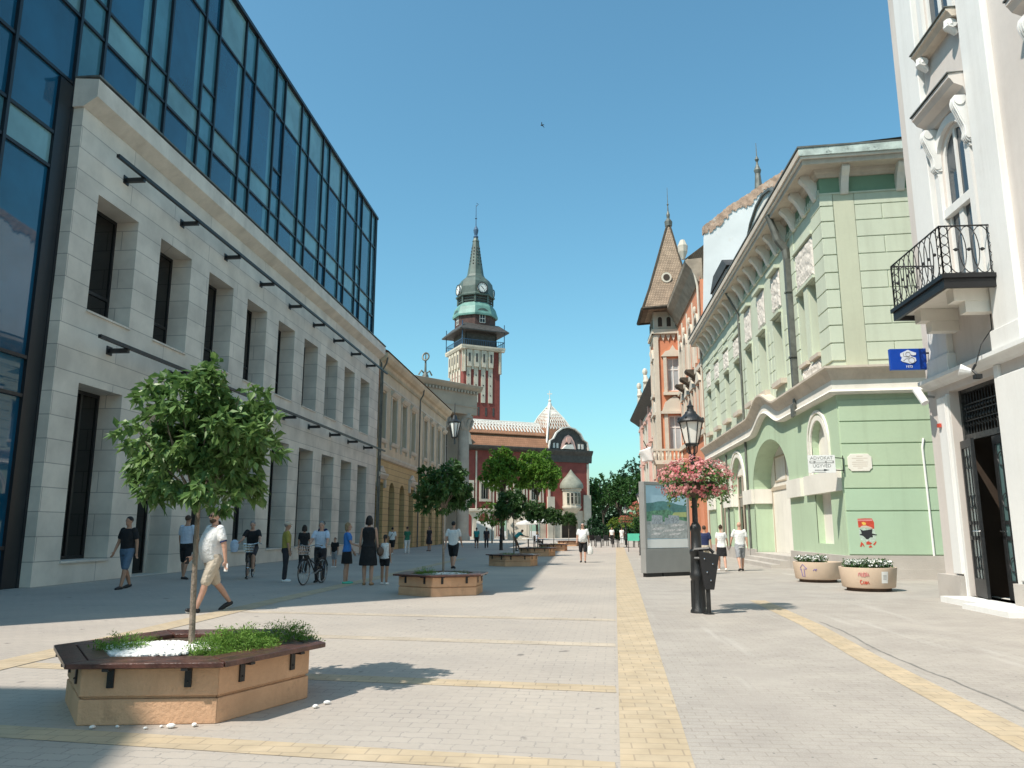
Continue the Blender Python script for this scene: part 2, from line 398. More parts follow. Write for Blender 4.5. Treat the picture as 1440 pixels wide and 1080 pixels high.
# ================================================================== GROUND
g = MB(); g.quad((-400,-150,0),(400,-150,0),(400,900,0),(-400,900,0)); struct(g.build('ground', M['ground'], recalc=False))
g = MB()
g.add([(.72,-30,.003),(60,-30,.003),(60,60,.003),(3.3,60,.003),(1.95,30,.003),(.68,5.2,.003)], [(0,1,2,3,4,5)])
struct(g.build('side_pavement', M['asphalt'], recalc=False))
def strip(name, left, right, z, m):
    b = MB()
    for i in range(len(left)-1):
        b.quad((*left[i], z), (*right[i], z), (*right[i+1], z), (*left[i+1], z))
    return struct(b.build(name, m, recalc=False))
strip('paver_stripe', [(.02,0),(.23,5.2),(1.34,30.1),(3.0,66)], [(.47,0),(.69,5.2),(1.97,30.1),(3.65,66)], .006, M['band'])
strip('paver_stripe', [(2.7,0),(2.90,5.7),(3.12,9.7),(3.38,12.8),(3.5,17)], [(3.05,0),(3.22,5.7),(3.44,9.7),(3.70,12.8),(3.83,17)], .006, M['band'])
strip('paver_stripe', [(-6.5,2),(-6.55,16),(-6.2,40)], [(-6.05,2),(-6.1,16),(-5.75,40)], .006, M['band'])
for y0 in (5.0, 7.45, 10.25, 13.05):
    xr = .2 + (y0-5)*.045
    strip('paver_stripe', [(-6.05,y0+.75),(xr,y0-.02)], [(-6.05,y0+1.05),(xr,y0+.29)], .003, M['band'] if y0 < 8 else M['bandpale'])
b = MB(); rr = random.Random(3)
pp = []
for i in range(24):
    t = i/23; pp.append((3.5+.28*t+.05*sin(9*t)+rr.uniform(-.015,.015), 6.2+7*t))
L_ = [(x-.006-.014*abs(sin(i*1.7)), y) for i, (x, y) in enumerate(pp)]; R_ = [(x+.006+.014*abs(cos(i*1.3)), y) for i, (x, y) in enumerate(pp)]
strip('tar_seam', L_, R_, .006, M['crack'])

# ================================================================== WINDOWS
def window(fr, root, poly, d, fm, gm, mull=(), trans=(), fw=.07, fd=.06, name='window', sill=None):
    """poly = opening outline; frame ring + bars as 'window', one 'pane' below it"""
    us = [p[0] for p in poly]; zs = [p[1] for p in poly]
    u0, u1, z0, z1 = min(us), max(us), min(zs), max(zs); cu = (u0+u1)/2; cz = (z0+z1)/2
    k = lambda p: (cu + (p[0]-cu)*(1-2*fw/(u1-u0)), cz + (p[1]-cz)*(1-2*fw/(z1-z0)))
    inner = [k(p) for p in poly]
    f = MB(); n = len(poly); P = fr.P
    for i in range(n):
        a, b_, c, e = poly[i], poly[(i+1) % n], inner[(i+1) % n], inner[i]
        f.hexa([P(*a,d-fd),P(*b_,d-fd),P(*c,d-fd),P(*e,d-fd),P(*a,d),P(*b_,d),P(*c,d),P(*e,d)])
    for u in mull: fr.box(f, u-fw*.45, u+fw*.45, z0+fw*.8, z1-fw*.8, d-fd, d+.003)
    for z in trans: fr.box(f, u0+fw*.8, u1-fw*.8, z-fw*.5, z+fw*.5, d-fd, d+.006)
    w = f.build(name, fm, root)
    p = MB(); p.add([P(*q, d-fd*.6) for q in inner], [tuple(range(n))])
    p.build('pane', gm, w)
    if sill:
        k_ = MB(); fr.box(k_, u0-sill[4], u1+sill[4], sill[0], sill[1], sill[2], sill[3]); k_.build('sill', sill[5], w)
    return w
def repeat(w, root, fr, offs):
    for o in offs:
        v = fr.u*o
        copy_tree(w, root, loc=(v.x, v.y, 0))

# ================================================================== OFFICE BLOCK (left, glass + limestone)
EAST = lambda x: Fr((x,0), (0,1), (1,0))       # street face looking towards +X, u = world Y
WEST = lambda x: Fr((x,0), (0,1), (-1,0))      # street face looking towards -X
ob = thing('office_building', 'modern office block with blue glass curtain wall above pale limestone lower storeys', 'building', (-13.9,19,0))
fr = EAST(-13.9)
ys = [20.1 + 3.465*i for i in range(9)]
holes = [rect(y, y+2.1, 7.62, 11.12) for y in ys]
low = []
for i, y in enumerate(ys):
    low.append(rect(y, y+2.1, .02 if i == 1 else .62, 5.5))
b = MB()
fr.wall(b, rect(19.05, 52.3, 0, 13.35), holes+low, .78)
b.quad((-14.4,19.05,0),(-13.9,19.05,0),(-13.9,19.05,13.35),(-14.4,19.05,13.35))
b.quad((-14.4,52.3,0),(-13.9,52.3,0),(-13.9,52.3,13.35),(-14.4,52.3,13.35))
b.build('stone_wall', M['lime'], ob, recalc=False)
b = MB()
fr.sweep(b, [(-.5,13.3),(.02,13.3),(.38,13.55),(.42,13.58),(.42,14.12),(-.5,14.2)], 18.98, 52.3)
b.build('cornice', M['limeplain'], ob)
b = MB(); fr.box(b, 18.96, 52.31, 14.18, 14.24, -.45, .45); b.build('cornice_flashing', M['zinc'], ob)
w = window(fr, ob, rect(ys[0], ys[0]+2.1, 7.62, 11.12), -.72, M['blackmetal'], M['darkglass'], mull=(ys[0]+.35,), trans=(8.5,), fw=.09, sill=(7.56,7.618,-.7,.05,.03,M['limeplain']))
repeat(w, ob, fr, [3.465*i for i in range(1, 9)])
w = window(fr, ob, rect(ys[0], ys[0]+2.1, .62, 5.5), -.72, M['blackmetal'], M['darkglass'], mull=(ys[0]+1.25,), fw=.10, sill=(.56,.618,-.7,.05,.03,M['limeplain']))
repeat(w, ob, fr, [3.465*i for i in range(2, 9)])
y = ys[1]
b = MB(); fr.wall(b, rect(y, y+2.1, .02, 5.5), [rect(y+.15, y+1.95, .03, 2.6)], .1, d=-.74)
dr = b.build('door_surround', M['limeplain'], ob, recalc=False)
window(fr, ob, rect(y+.15, y+1.95, .03, 2.6), -.78, M['blackmetal'], M['darkglass'], mull=(y+1.05,), fw=.08, name='door')
for zr_, zb_ in ((12.22, 12.22), (6.78, 6.78)):
    b = MB(); fr.box(b, 19.9, 52.2, zr_-.05, zr_+.05, .56, .66)
    rl = b.build('sign_rail', M['blackmetal'], ob)
    b = MB()
    fr.box(b, 21.25, 21.37, zb_-.16, zb_-.03, 0, .62); fr.box(b, 21.18, 21.44, zb_-.22, zb_+.04, .0, .03)
    br = b.build('bracket', M['blackmetal'], rl)
    for i in range(1, 9): copy_tree(br, rl, loc=(0, 3.465*i, 0))
# curtain wall
XG = -14.3; gl = EAST(XG)
cols = []; yy = 19.0
while yy < 51.0:
    cols.append((yy, yy+1.15, 'n')); cols.append((yy+1.15, min(yy+3.465, 51.6), 'w')); yy += 3.465
yy = 19.0
while yy > 6.5:
    cols.append((max(yy-2.315, 6.2), yy, 'w'))
    if yy-2.315 > 6.3: cols.append((max(yy-3.465, 6.2), yy-2.315, 'n'))
    yy -= 3.465
G = 0; S = 1; Bl = 2; BAY = MB(); MU = MB(); rr = random.Random(11)
rowsF = [14.2, 16.15, 17.2, 21.2, 23.5]
rowsN = [0, 1.0, 4.85, 5.85, 11.2, 12.2, 14.0, 16.15, 17.2, 21.2, 23.5]
def pane(mb, u0, u1, z0, z1):
    a = rr.uniform(-.006,.006); c = rr.uniform(-.006,.006)
    BAY.quad(gl.P(u0,z0,a), gl.P(u1,z0,-a), gl.P(u1,z1,c), gl.P(u0,z1,-c), mb)
for u0, u1, kd in cols:
    rows = rowsF if u0 > 18.9 else rowsN
    for z0, z1 in zip(rows[:-1], rows[1:]):
        if (z0, z1) in ((16.15,17.2), (11.2,12.2)):
            pane(S if kd == 'w' else Bl, u0, u1, z0, z1)
        elif z1 == 23.5 and kd == 'w' and u0 > 18.9: pane(Bl if rr.random() < .3 else S, u0, u1, z0, z1)
        elif kd == 'w' and z0 >= 14 and u0 > 18.9:
            s_ = u1 - rr.choice([.42,.5,.6])
            pane(G, u0, s_, z0, z1); pane(Bl, s_, u1, z0, z1)
        elif kd == 'n' and u0 > 18.9 and rr.random() < .62: pane(Bl, u0, u1, z0, z1)
        else: pane(G, u0, u1, z0, z1)
    BAY.build('glass_bay', [M['curtain'],M['spandrel'],M['blind']], ob, recalc=False); BAY = MB()
    for z in rows: gl.box(MU, u0, u1, z-.045, z+.045, -.05, .075)
    if kd == 'n' and u0 > 18.9 and int(u0/3.465) % 2 == 1:
        gl.box(MU, u0, u1, 18.36, 18.44, -.05, .07)
for u in sorted({round(c[0],3) for c in cols} | {51.6}):
    gl.box(MU, u-.05, u+.05, 14.2 if u > 19.2 else 0, 23.5, -.06, .10)
gl.box(MU, 18.42, 19.0, 0, 13.9, -.05, .09)
gl.box(MU, 6.1, 51.7, 23.5, 23.66, -.3, .16)
MU.build('mullion_grid', M['mull'], ob)
b = MB(); b.box(-40, XG-.12, 6.2, 51.6, 14.25, 23.55); b.box(-40, XG-.12, 6.2, 19.0, 0, 14.248); b.box(-40, -16.2, 19.002, 52.2, 0, 14.249); b.build('building_core', M['darkroof'], ob)
b = MB(); b.box(-14.42, -14.2, 52.25, 52.42, 0, 13.2); b.tube([(-13.78,52.45,0),(-13.78,52.45,13.0),(-13.95,52.45,13.4)], .06, 8)
b.build('downpipe', M['zinc'], ob)

# building over the side street, behind the viewer: it throws the shade across the first planter
cb = thing('corner_building', 'plain tan block behind the viewer that shades the near paving', 'building', (-12.4,-2,0))
b = MB(); b.prism([(-13.0,-2.2),(-9.75,-13),(-9.75,-45),(-32,-45),(-32,-2.2)], 0, 16.6); b.build('wall', M['cream'], cb)
b = MB(); b.prism([(-12.82,-1.98),(-9.5,-13),(-9.5,-45),(-32.2,-45),(-32.2,-1.98)], 16.6, 17.0); b.build('cornice', M['creamlit'], cb)
ef = EAST(-9.75)
w = window(ef, cb, rect(-16,-14.6,5.5,8), .05, M['whitepaint'], M['darkglass'], mull=(-15.3,))
repeat(w, cb, ef, [-3.6*i for i in range(1, 8)])
w = window(ef, cb, rect(-16,-14.6,10.5,13), .05, M['whitepaint'], M['darkglass'], mull=(-15.3,))
repeat(w, cb, ef, [-3.6*i for i in range(1, 9)])

# ================================================================== OCHRE TOWN HOUSE
oc = thing('town_house', 'cream and ochre two storey house with arched doors beyond the limestone office block', 'building', (-13.9,52.5,0))
hs = [(52.9,54.3),(56.15,57.75),(59.55,61.15),(62.95,64.55),(68.2,69.7),(71.6,73.1),(75,76.5),(78.1,79.5)]
b = MB(); fr.wall(b, rect(52.5, 80, 6.5, 13.0), [rect(a, c, 7.85, 11.2) for a, c in hs], .35); 
b.quad((-13.9,80,0),(-25,80,0),(-25,80,13),(-13.9,80,13))
b.build('upper_wall', M['cream'], oc, recalc=False)
dd = [(52.75,54.45,'r'),(56.1,57.9,'a'),(59.5,61.3,'a'),(62.9,64.7,'r'),(68.1,69.8,'a'),(71.5,73.2,'a'),(74.9,76.6,'r'),(78,79.6,'a')]
dh = [rect(a, c, .02, 4.75) if k == 'r' else arch(a, c, .02, 4.0) for a, c, k in dd]
b = MB(); fr.wall(b, rect(52.5, 80, 0, 6.5), dh, .5); b.build('lower_wall', M['ochre'], oc, recalc=False)
b = MB()
fr.sweep(b, [(0,6.35),(.12,6.4),(.2,6.6),(.2,6.72),(0,6.8)], 52.5, 80.02)
fr.box(b, 52.5, 80, 11.85, 12.0, 0, .06)
for a, c in hs:
    fr.box(b, a-.18, a-.002, 7.8, 11.25, 0, .09); fr.box(b, c+.002, c+.18, 7.8, 11.25, 0, .09)
    fr.sweep(b, [(0,11.3),(.1,11.32),(.28,11.55),(.28,11.65),(0,11.7)], a-.3, c+.3)
    fr.sweep(b, [(0,7.5),(.15,7.55),(.22,7.72),(.22,7.8),(0,7.8)], a-.25, c+.25)
    for q in (a-.2, c+.05): fr.box(b, q, q+.15, 7.25, 7.5, 0, .14)
for a, c, k in dd:
    if k == 'r':
        fr.sweep(b, [(0,4.95),(.12,5.0),(.3,5.25),(.3,5.38),(0,5.45)], a-.3, c+.3)
        for q in (a-.25, c+.02): fr.box(b, q, q+.23, 4.4, 4.95, 0, .16)
        fr.ext(b, [(a-.1,5.46),(c+.1,5.46),((a+c)/2,5.9)], 0, .16)
b.build('stone_trim', M['creamlit'], oc)
b = MB()
fr.sweep(b, [(-.2,12.95),(.05,12.95),(.15,13.2),(.35,13.3),(.55,13.55),(.62,13.8),(-.2,13.95)], 52.4, 80.3)
for i in range(98): fr.box(b, 52.6+i*.28, 52.72+i*.28, 12.72, 12.95, 0, .14)
b.build('cornice', M['cream'], oc)
b = MB(); b.add([(-13.3,52.4,13.95),(-13.3,80.2,13.95),(-20,80.2,17),(-20,52.4,17)], [(0,1,2,3)])
b.add([(-20,80.2,17),(-20,52.4,17),(-26,52.4,13.9),(-26,80.2,13.9)], [(0,1,2,3)]); b.add([(-13.3,80.2,13.95),(-20,80.2,17),(-26,80.2,13.9)], [(0,1,2)])
b.build('roof', M['terracotta'], oc)
w = window(fr, oc, rect(hs[0][0], hs[0][1], 7.85, 11.2), -.28, M['blackmetal'], M['darkglass'], mull=((hs[0][0]+hs[0][1])/2,), trans=(10.2,))
repeat(w, oc, fr, [h[0]-hs[0][0] for h in hs[1:]])
da = MB(); q = dd[1]
for (a, c, k), hp in zip(dd, dh):
    o = MB(); fr.ext(o, [(p[0], p[1]) for p in hp], -.5, -.42); 
    fr.box(o, (a+c)/2-.03, (a+c)/2+.03, .1, 4.0, -.42, -.38); fr.box(o, a, c, 3.0, 3.12, -.42, -.37)
    o.build('door', M['barkdark'], oc)
for yv in (52.62, 65.8):
    b = MB(); b.tube([(-13.72,yv,0),(-13.72,yv,12.6),(-13.45,yv,13.1),(-13.4,yv,13.5)], .065, 8)
    b.build('downpipe', M['zinc'], oc)

# ================================================================== THEATRE WITH COLUMNS
th = thing('theatre', 'grey theatre portico with tall round columns past the ochre house', 'building', (-13.9,105,0))
ud = V((-.643,-.766)); nd = V((.766,-.643))
tf = Fr((-13.9,105), ud, nd)
b = MB(); tf.box(b, 0, 14, 17.0, 20.2, -3.2, 0); tf.box(b, 0, 14, 0, 20.2, -9, -3.25); b.build('entablature_wall', M['theatre'], th)
b = MB()
tf.sweep(b, [(-.3,20.2),(.05,20.2),(.5,20.7),(.62,21.0),(-.3,21.25)], -.6, 14)
for i in range(24): tf.box(b, .1+i*.56, .38+i*.56, 19.85, 20.2, 0, .3)
tf.box(b, -.02, 14, 18.0, 18.12, 0, .08)
b.build('cornice', M['theatre'], th)
def column(u, d):
    c = tf.P(u, 0, d); b = MB(); n = 20
    b.lathe([(1.05,0),(1.05,.5),(.92,.7),(.86,1.0),(.84,6),(.76,14.6),(.78,14.9)], c, n)
    b.lathe([(.78,14.9),(.95,15.3),(.9,15.5),(1.15,16.2),(1.2,16.5)], c, n)
    for k in range(8):
        t = 2*pi*k/8; e = V((cos(t), sin(t), 0))
        b.tube([c+e*.8+V((0,0,15)), c+e*1.1+V((0,0,15.8)), c+e*1.35+V((0,0,16.3))], [.22,.26,.12], 6)
    b.box(c.x-1.15, c.x+1.15, c.y-1.15, c.y+1.15, 16.5, 17.0)
    return b.build('column', M['hallgrey'], th, smooth=True)
for u in (1.3, 5.4, 9.5): column(u, -1.3)
for u in (3.3, 7.4): window(tf, th, rect(u-.7,u+.7,9.5,14.5), -3.1, M['hallgrey'], M['darkglass'], mull=(u,), trans=(12.8,), fw=.12)
b = MB()
c = tf.P(8.6, 0, -.8)
b.lathe([(.5,21.2),(.4,21.6),(.16,22.0),(.12,23.6)], c, 10)
b.tube([c+V((cos(t)*.42, sin(t)*.25, 24.1+sin(t)*0+.55*sin(t))) for t in [2*pi*i/14 for i in range(15)]], .12, 6)
b.tube([c+V((0,0,23.5)), c+V((0,0,24.7))], .08, 6)
for s in (-1,1): b.tube([c+V((0,0,21.7)), c+V((s*.5,s*.3,22.2)), c+V((s*.8,s*.45,21.6))], .12, 6)
b.build('roof_ornament', M['zinc'], th)
lt = thing('wall_lantern', 'large hanging lantern between the theatre columns', 'lantern', (-15.3,94.5,10.6))
b = MB(); b.tube([(-15.3,94.5,15.3),(-15.3,94.5,17)], .05, 6); b.tube([(-15.3,94.5,11.9),(-15.3,94.5,12.65)], .12, 8)
b.lathe([(.28,12.6),(.32,12.75),(.2,12.8)], (-15.3,94.5,0), 8); b.lathe([(.78,14.55),(.8,14.7),(.35,15.0),(.2,15.5)], (-15.3,94.5,0), 8)
for k in range(8): b.tube([(-15.3+.32*cos(k*pi/4),94.5+.32*sin(k*pi/4),12.7),(-15.3+.78*cos(k*pi/4),94.5+.78*sin(k*pi/4),14.6)], .06, 5)

b.build('lantern_frame', M['lampiron'], lt)
b = MB(); b.lathe([(.28,12.8),(.70,14.5)], (-15.3,94.5,0), 8); b.build('lantern_glass', M['lampglass'], lt)
# ================================================================== CITY HALL
hall = thing('city_hall', 'red and stone city hall with white lattice roof tiles at the end of the street', 'building', (1.9,142,0))
hu = V((-.866,-.5)); hn = V((.5,-.866))
hf = Fr((1.9,142), hu, hn)
PW = 8.6      # width of the gabled pavilion
# body of the long wing
op = [rect(u, u+1.5, 6.6, 9.3) for u in (10.0,13.2,16.4,19.6,22.8,26)]
op2 = [arch(u-.3, u+1.8, 0.05, 3.2) for u in (10.0,13.2,16.4,19.6,22.8,26)]
b = MB(); hf.wall(b, rect(PW, 30, 4.6, 15.2), op, .4, d=-.6)
hf.wall(b, rect(PW, 30, 0, 4.6), op2, .6, d=-.6, mi=1)
b.build('wing_wall', [M['brickred'], M['hallstone']], hall, recalc=False)
for u in (10.0,13.2,16.4,19.6,22.8,26):
    window(hf, hall, rect(u, u+1.5, 6.6, 9.3), -.85, M['hallstone'], M['darkglass'], mull=(u+.5,u+1.0), fw=.12)
b = MB()
for u in (10.0,13.2,16.4,19.6,22.8,26):
    hf.box(b, u-.35, u-.003, 6.3, 9.6, -.598, -.42); hf.box(b, u+1.503, u+1.85, 6.3, 9.6, -.598, -.42)
    hf.box(b, u-.35, u+1.85, 9.302, 9.75, -.597, -.40); hf.box(b, u-.35, u+1.85, 6.2, 6.598, -.597, -.36)
    hf.box(b, u-.9, u-.65, 4.7, 14.8, -.597, -.45)
hf.sweep(b, [(-.6,4.5),(-.35,4.55),(-.35,4.9),(-.6,5.0)], PW, 30)
b.build('stone_trim', M['hallstone'], hall)
for u in (11.6,18,24.4):
    b = MB(); b.tube([hf.P(u,0,-.45), hf.P(u,15,-.45)], .09, 6); b.build('downpipe', M['hallgrey'], hall)
b = MB(); hf.sweep(b, [(-.7,14.9),(.35,15.2),(.6,15.55),(.6,15.75),(-.7,15.75)], PW+.1, 30); b.build('eave', M['darkroof'], hall)
# roofs: lower skirt, terracotta slope, white lattice ridge band
def slope(mb, u0, u1, z0, d0, z1, d1, mi=0):
    mb.quad(hf.P(u0,z0,d0), hf.P(u1,z0,d0), hf.P(u1,z1,d1), hf.P(u0,z1,d1), mi)
b = MB(); slope(b, PW-.3, 30, 15.76, .3, 18.0, -1.6); b.build('lower_roof', M['terracotta'], hall, recalc=False)
b = MB(); slope(b, PW-.3, 30, 18.15, -1.2, 20.6, -3.6); slope(b, PW-.3, 30, 20.6, -3.6, 15.7, -9.5)
hf.box(b, PW-.3, 30, 17.98, 18.15, -1.7, -1.15); b.build('upper_roof', M['terracotta'], hall, recalc=False)
b = MB()
lat = lambda u, t: hf.P(u, 18.15+2.45*t, -1.2-2.4*t+.03)
def ribbon(mb, a, c, w, lift=.08):
    a = V(a); c = V(c); d = (c-a).normalized(); nrm = V((hn.x, hn.y, 1.0)).normalized(); s_ = d.cross(nrm).normalized()*w
    mb.hexa([a-s_,c-s_,c+s_,a+s_,a-s_+nrm*lift,c-s_+nrm*lift,c+s_+nrm*lift,a+s_+nrm*lift])
u = PW-.2
while u < 29.6:
    ribbon(b, lat(u,.42), lat(u+.62,1), .085); ribbon(b, lat(u+.62,.42), lat(u,1), .085)
    ribbon(b, lat(u+.02,.70), lat(u+.28,.99), .05); ribbon(b, lat(u+.6,.70), lat(u+.34,.99), .05)
    ribbon(b, lat(u+.0,.22), lat(u+.0,.45), .13)
    u += .62
b.tube([lat(PW-.2,1.02), lat(29.6,1.02)], .16, 6)
b.build('lattice_tiles', M['whiteglaze'], hall)
# gabled pavilion
pw = [rect(2.7, 3.7, 5.6, 8.3), rect(4.3, 5.3, 5.6, 8.3)]
b = MB(); hf.wall(b, rect(0, PW, 4.8, 15.5), [], .4)
b.quad(hf.P(0,0,0), hf.P(0,0,-14), hf.P(0,15.5,-14), hf.P(0,15.5,0)); b.quad(hf.P(PW,0,0), hf.P(PW,0,-3), hf.P(PW,15.5,-3), hf.P(PW,15.5,0))
b.build('pavilion_wall', M['brickred'], hall, recalc=False)
b = MB(); hf.wall(b, rect(0, PW, 0, 4.8), [arch(2.4, 5.8, .02, 2.2, rise=1.7)], .9)
hf.box(b, -.1, 1.4, 0, 7.6, .003, .35); hf.box(b, PW-1.3, PW+.1, 0, 7.2, .003, .3)
hf.box(b, .1, .5, 7.6, 13.2, .003, .16); hf.box(b, PW-.5, PW-.1, 7.2, 13.2, .003, .16)
b.build('stone_base', M['hallstone'], hall)
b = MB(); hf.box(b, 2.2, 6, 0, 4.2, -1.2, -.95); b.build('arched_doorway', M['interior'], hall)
b = MB(); hf.sweep(b, [(-.3,13.4),(.15,13.4),(.3,14.6),(.75,15.3),(.8,15.6),(-.3,15.7)], -.5, PW+.3); b.build('dark_eave', M['darkroof'], hall)
M['oriel'] = mat('grey_green_oriel_roof', (.235,.235,.185), .7, .2, 1, .2, 20)
# oriel with a bell shaped roof
oc_ = hf.P(4.0, 0, .35)
b = MB(); b.lathe([(.3,3.8),(1.2,4.6),(1.75,5.2),(1.8,5.5),(1.65,5.6),(1.65,8.2),(1.85,8.3),(1.85,8.7)], oc_, 12)
b.build('oriel', M['hallstone'], hall)
b = MB(); b.lathe([(2.15,8.7),(2.2,9.1),(2.05,9.6),(1.55,10.3),(.95,10.9),(.4,11.6),(.05,12.1)], oc_, 14); b.build('oriel_roof', M['oriel'], hall, smooth=True)
for k in range(-2, 3):
    t = math.atan2(hn.y, hn.x) + k*.42
    p = oc_ + V((cos(t), sin(t), 0))*1.62
    of = Fr((p.x, p.y), V((-sin(t), cos(t))), V((cos(t), sin(t))))
    window(of, hall, rect(-.24,.24,5.9,7.9), .1, M['hallstone'], M['darkglass'], trans=(7.2,), fw=.05)
# baroque gable with shield
ga = [(.0,15.7),(.35,17.2),(1.1,17.6),(1.7,18.7),(2.9,19.6),(4.3,19.9),(5.7,19.6),(6.9,18.7),(7.5,17.6),(8.2,17.2),(8.5,15.7)]
gi = [(.8,15.71),(1.2,17.0),(1.9,17.5),(2.6,18.4),(3.5,18.9),(4.3,19.05),(5.1,18.9),(6.0,18.4),(6.7,17.5),(7.4,17.0),(7.7,15.71)]
b = MB(); hf.ext(b, ga, -.5, -.1); b.build('gable', M['darkroof'], hall)
b = MB()
for (a, c, e, f_) in zip(ga[:-1], ga[1:], gi[1:], gi[:-1]):
    k = .25
    e = (c[0]+(e[0]-c[0])*k, c[1]+(e[1]-c[1])*k); f_ = (a[0]+(f_[0]-a[0])*k, a[1]+(f_[1]-a[1])*k)
    P = hf.P; b.hexa([P(*a,-.1),P(*c,-.1),P(*e,-.1),P(*f_,-.1),P(*a,.4),P(*c,.4),P(*e,.4),P(*f_,.4)])
b.build('gable_rim', M['whiteglaze'], hall)
b = MB()
hf.ext(b, [(2.7,15.8),(3.1,17.2),(3.6,18.0),(4.3,18.4),(5.0,18.0),(5.5,17.2),(5.9,15.8),(5.2,15.8),(5.0,16.8),(4.3,17.3),(3.6,16.8),(3.4,15.8)], -.1, .12)
hf.ext(b, [(3.9,17.2),(4.3,16.7),(4.7,17.2),(4.7,17.9),(3.9,17.9)], .12, .3)
b.build('gable_relief', M['pink'], hall)
b = MB()
for u0 in (1.1, 1.8, 6.3, 7.0): hf.box(b, u0, u0+.4, 15.9, 16.8, -.1, .03)
hf.ext(b, [(3.4,15.75),(5.8,15.75),(5.0,16.5),(3.8,16.6)], .1, .8)
b.build('gable_window', M['whiteglaze'], hall)
# pyramid roof with lattice
ap = hf.P(5.6, 24.6, -4.5); cs = [hf.P(.1,15.7,-.3), hf.P(PW,15.7,-.3), hf.P(PW+.3,17.5,-10), hf.P(.1,15.7,-10)]
mid = [c + (ap-c)*.62 + V((0,0,.5)) for c in cs]
b = MB()
for i in range(4):
    j = (i+1) % 4; b.quad(cs[i], cs[j], mid[j], mid[i]); b.add([mid[i], mid[j], ap], [(0,1,2)])
b.build('pavilion_roof', M['terracotta'], hall, recalc=False)
b = MB()
def onroof(i, s_, t):
    j = (i+1) % 4
    if t < .62:
        k = t/.62; return (cs[i]+(mid[i]-cs[i])*k)*(1-s_) + (cs[j]+(mid[j]-cs[j])*k)*s_
    k = (t-.62)/.38; return (mid[i]+(ap-mid[i])*k)*(1-s_) + (mid[j]+(ap-mid[j])*k)*s_
for i in (0, 1):
    for k in range(8):
        for t0 in (.40,.55,.70,.85):
            s0, s1 = k/8, (k+1)/8
            for (sa, sb) in ((s0,s1),(s1,s0)):
                b.tube([onroof(i,sa,t0), onroof(i,sb,t0+.15)], .09, 4, cap=False)
for i in range(4): b.tube([cs[i], mid[i], ap], [.22,.2,.16], 6)
b.build('lattice_tiles', M['whiteglaze'], hall)
b = MB(); b.lathe([(.5,-.9),(.35,.1),(.18,.4),(.3,.7),(.08,1.0),(.06,2.6)], ap, 10); b.box(ap.x-.45, ap.x+.45, ap.y-.06, ap.y+.06, ap.z+1.9, ap.z+2.05)
b.build('finial', M['whiteglaze'], hall)
# second small gable far left of the wing, half hidden by the theatre
b = MB(); hf.ext(b, [(23.2,15.7),(23.5,17.6),(24.5,18.6),(25.8,19),(27.1,18.6),(28.1,17.6),(28.4,15.7)], -.3, .3); b.build('gable', M['hallgrey'], hall)
b = MB(); hf.ext(b, [(24.4,15.8),(24.9,17.2),(25.8,17.8),(26.7,17.2),(27.2,15.8)], .3, .45); b.build('gable_relief', M['pink'], hall)

M['drum'] = mat('dark_brown_drum', (.075,.04,.034), .8, .3, 1.2, .2, 20)
# ================================================================== CLOCK TOWER
tw = thing('clock_tower', 'tall red and cream tower with green copper spire and white clock faces', 'tower', (-23.2,170,0))
a = R(30); S_ = 4.4
tc = V((-23.4,172,0))
tu = V((cos(a), sin(a))); tn = V((sin(a), -cos(a)))
def face(k):
    """four sides of the tower"""
    u = tu; n = tn
    for _ in range(k): u, n = V((-n.x,-n.y)), u
    return Fr((tc.x + n.x*S_, tc.y + n.y*S_), u, n)
faces = [face(0), face(1), face(2), face(3)]
b = MB(); f0 = faces[0]; f0.box(b, -S_, S_, 0, 41.2, -2*S_, 0); b.build('shaft', M['brickred'], tw)
b = MB()
for f in faces:
    for i in range(4):
        u0 = -3.25+i*1.75
        f.box(b, u0-.5, u0+.5, 29.2, 37.2, .002, .16)
        f.ext(b, [(u0-.5,37.2),(u0+.5,37.2),(u0+.62,41.0),(u0-.62,41.0)], .002, .55)
        f.box(b, u0+.62, u0+1.12, 36.6, 41.0, .002, .3) if i < 3 else None
    f.box(b, -S_-.02, -S_+.35, 36, 41, .001, .4); f.box(b, S_-.35, S_+.02, 36, 41, .001, .4)
    f.sweep(b, [(0,41.0),(.7,41.1),(.95,41.6),(.95,41.95),(0,42.0)], -S_-.9, S_+.9)
b.build('stone_ribs', M['hallstone'], tw)
b = MB()
for f in faces:
    for i in range(4):
        u0 = -3.25+i*1.75
        for z in (30.9,33.1,35.3): f.ext(b, [(u0+.17*cos(q*pi/4), z+.17*sin(q*pi/4)) for q in range(8)], .161, .2)
        f.box(b, u0-.22, u0+.22, 38.3, 40.2, .5, .6)
    for u0 in (-2.6,-.8,1.0,2.8): f.box(b, u0-.22, u0+.22, 26.3, 28.2, .001, .05)
b.build('rib_holes', M['darkroof'], tw)
b = MB()
for f in faces: f.box(b, -S_+.6, S_-.6, 42, 45.4, -.9, -.6)
b.build('belvedere_wall', M['darkroof'], tw)
b = MB()
for f in faces:
    f.box(b, -S_-.8, S_+.8, 43.2, 43.32, .72, .84)
    for i in range(23): f.box(b, -S_-.7+i*.46, -S_-.64+i*.46, 42, 43.2, .75, .81)
    for u0 in (-S_-.7, S_+.7): f.box(b, u0-.06, u0+.06, 42, 47.4, .7, .82)
b.build('gallery_railing', M['bluemetal'], tw)
b = MB()
q = math.atan2(tn.y, tn.x)+pi/4
b.lathe([(S_*1.414+2.2,45.3),(S_*1.414+2.25,45.55),(S_*1.414-.3,47.3),(S_*1.414-.9,47.4)], tc, 4, a0=q); b.build('gallery_roof', M['darkroof'], tw)
oct0 = q-pi/8
b = MB(); b.lathe([(4.7,47.0),(4.7,49.6)], tc, 8, a0=oct0); b.build('drum', M['drum'], tw)
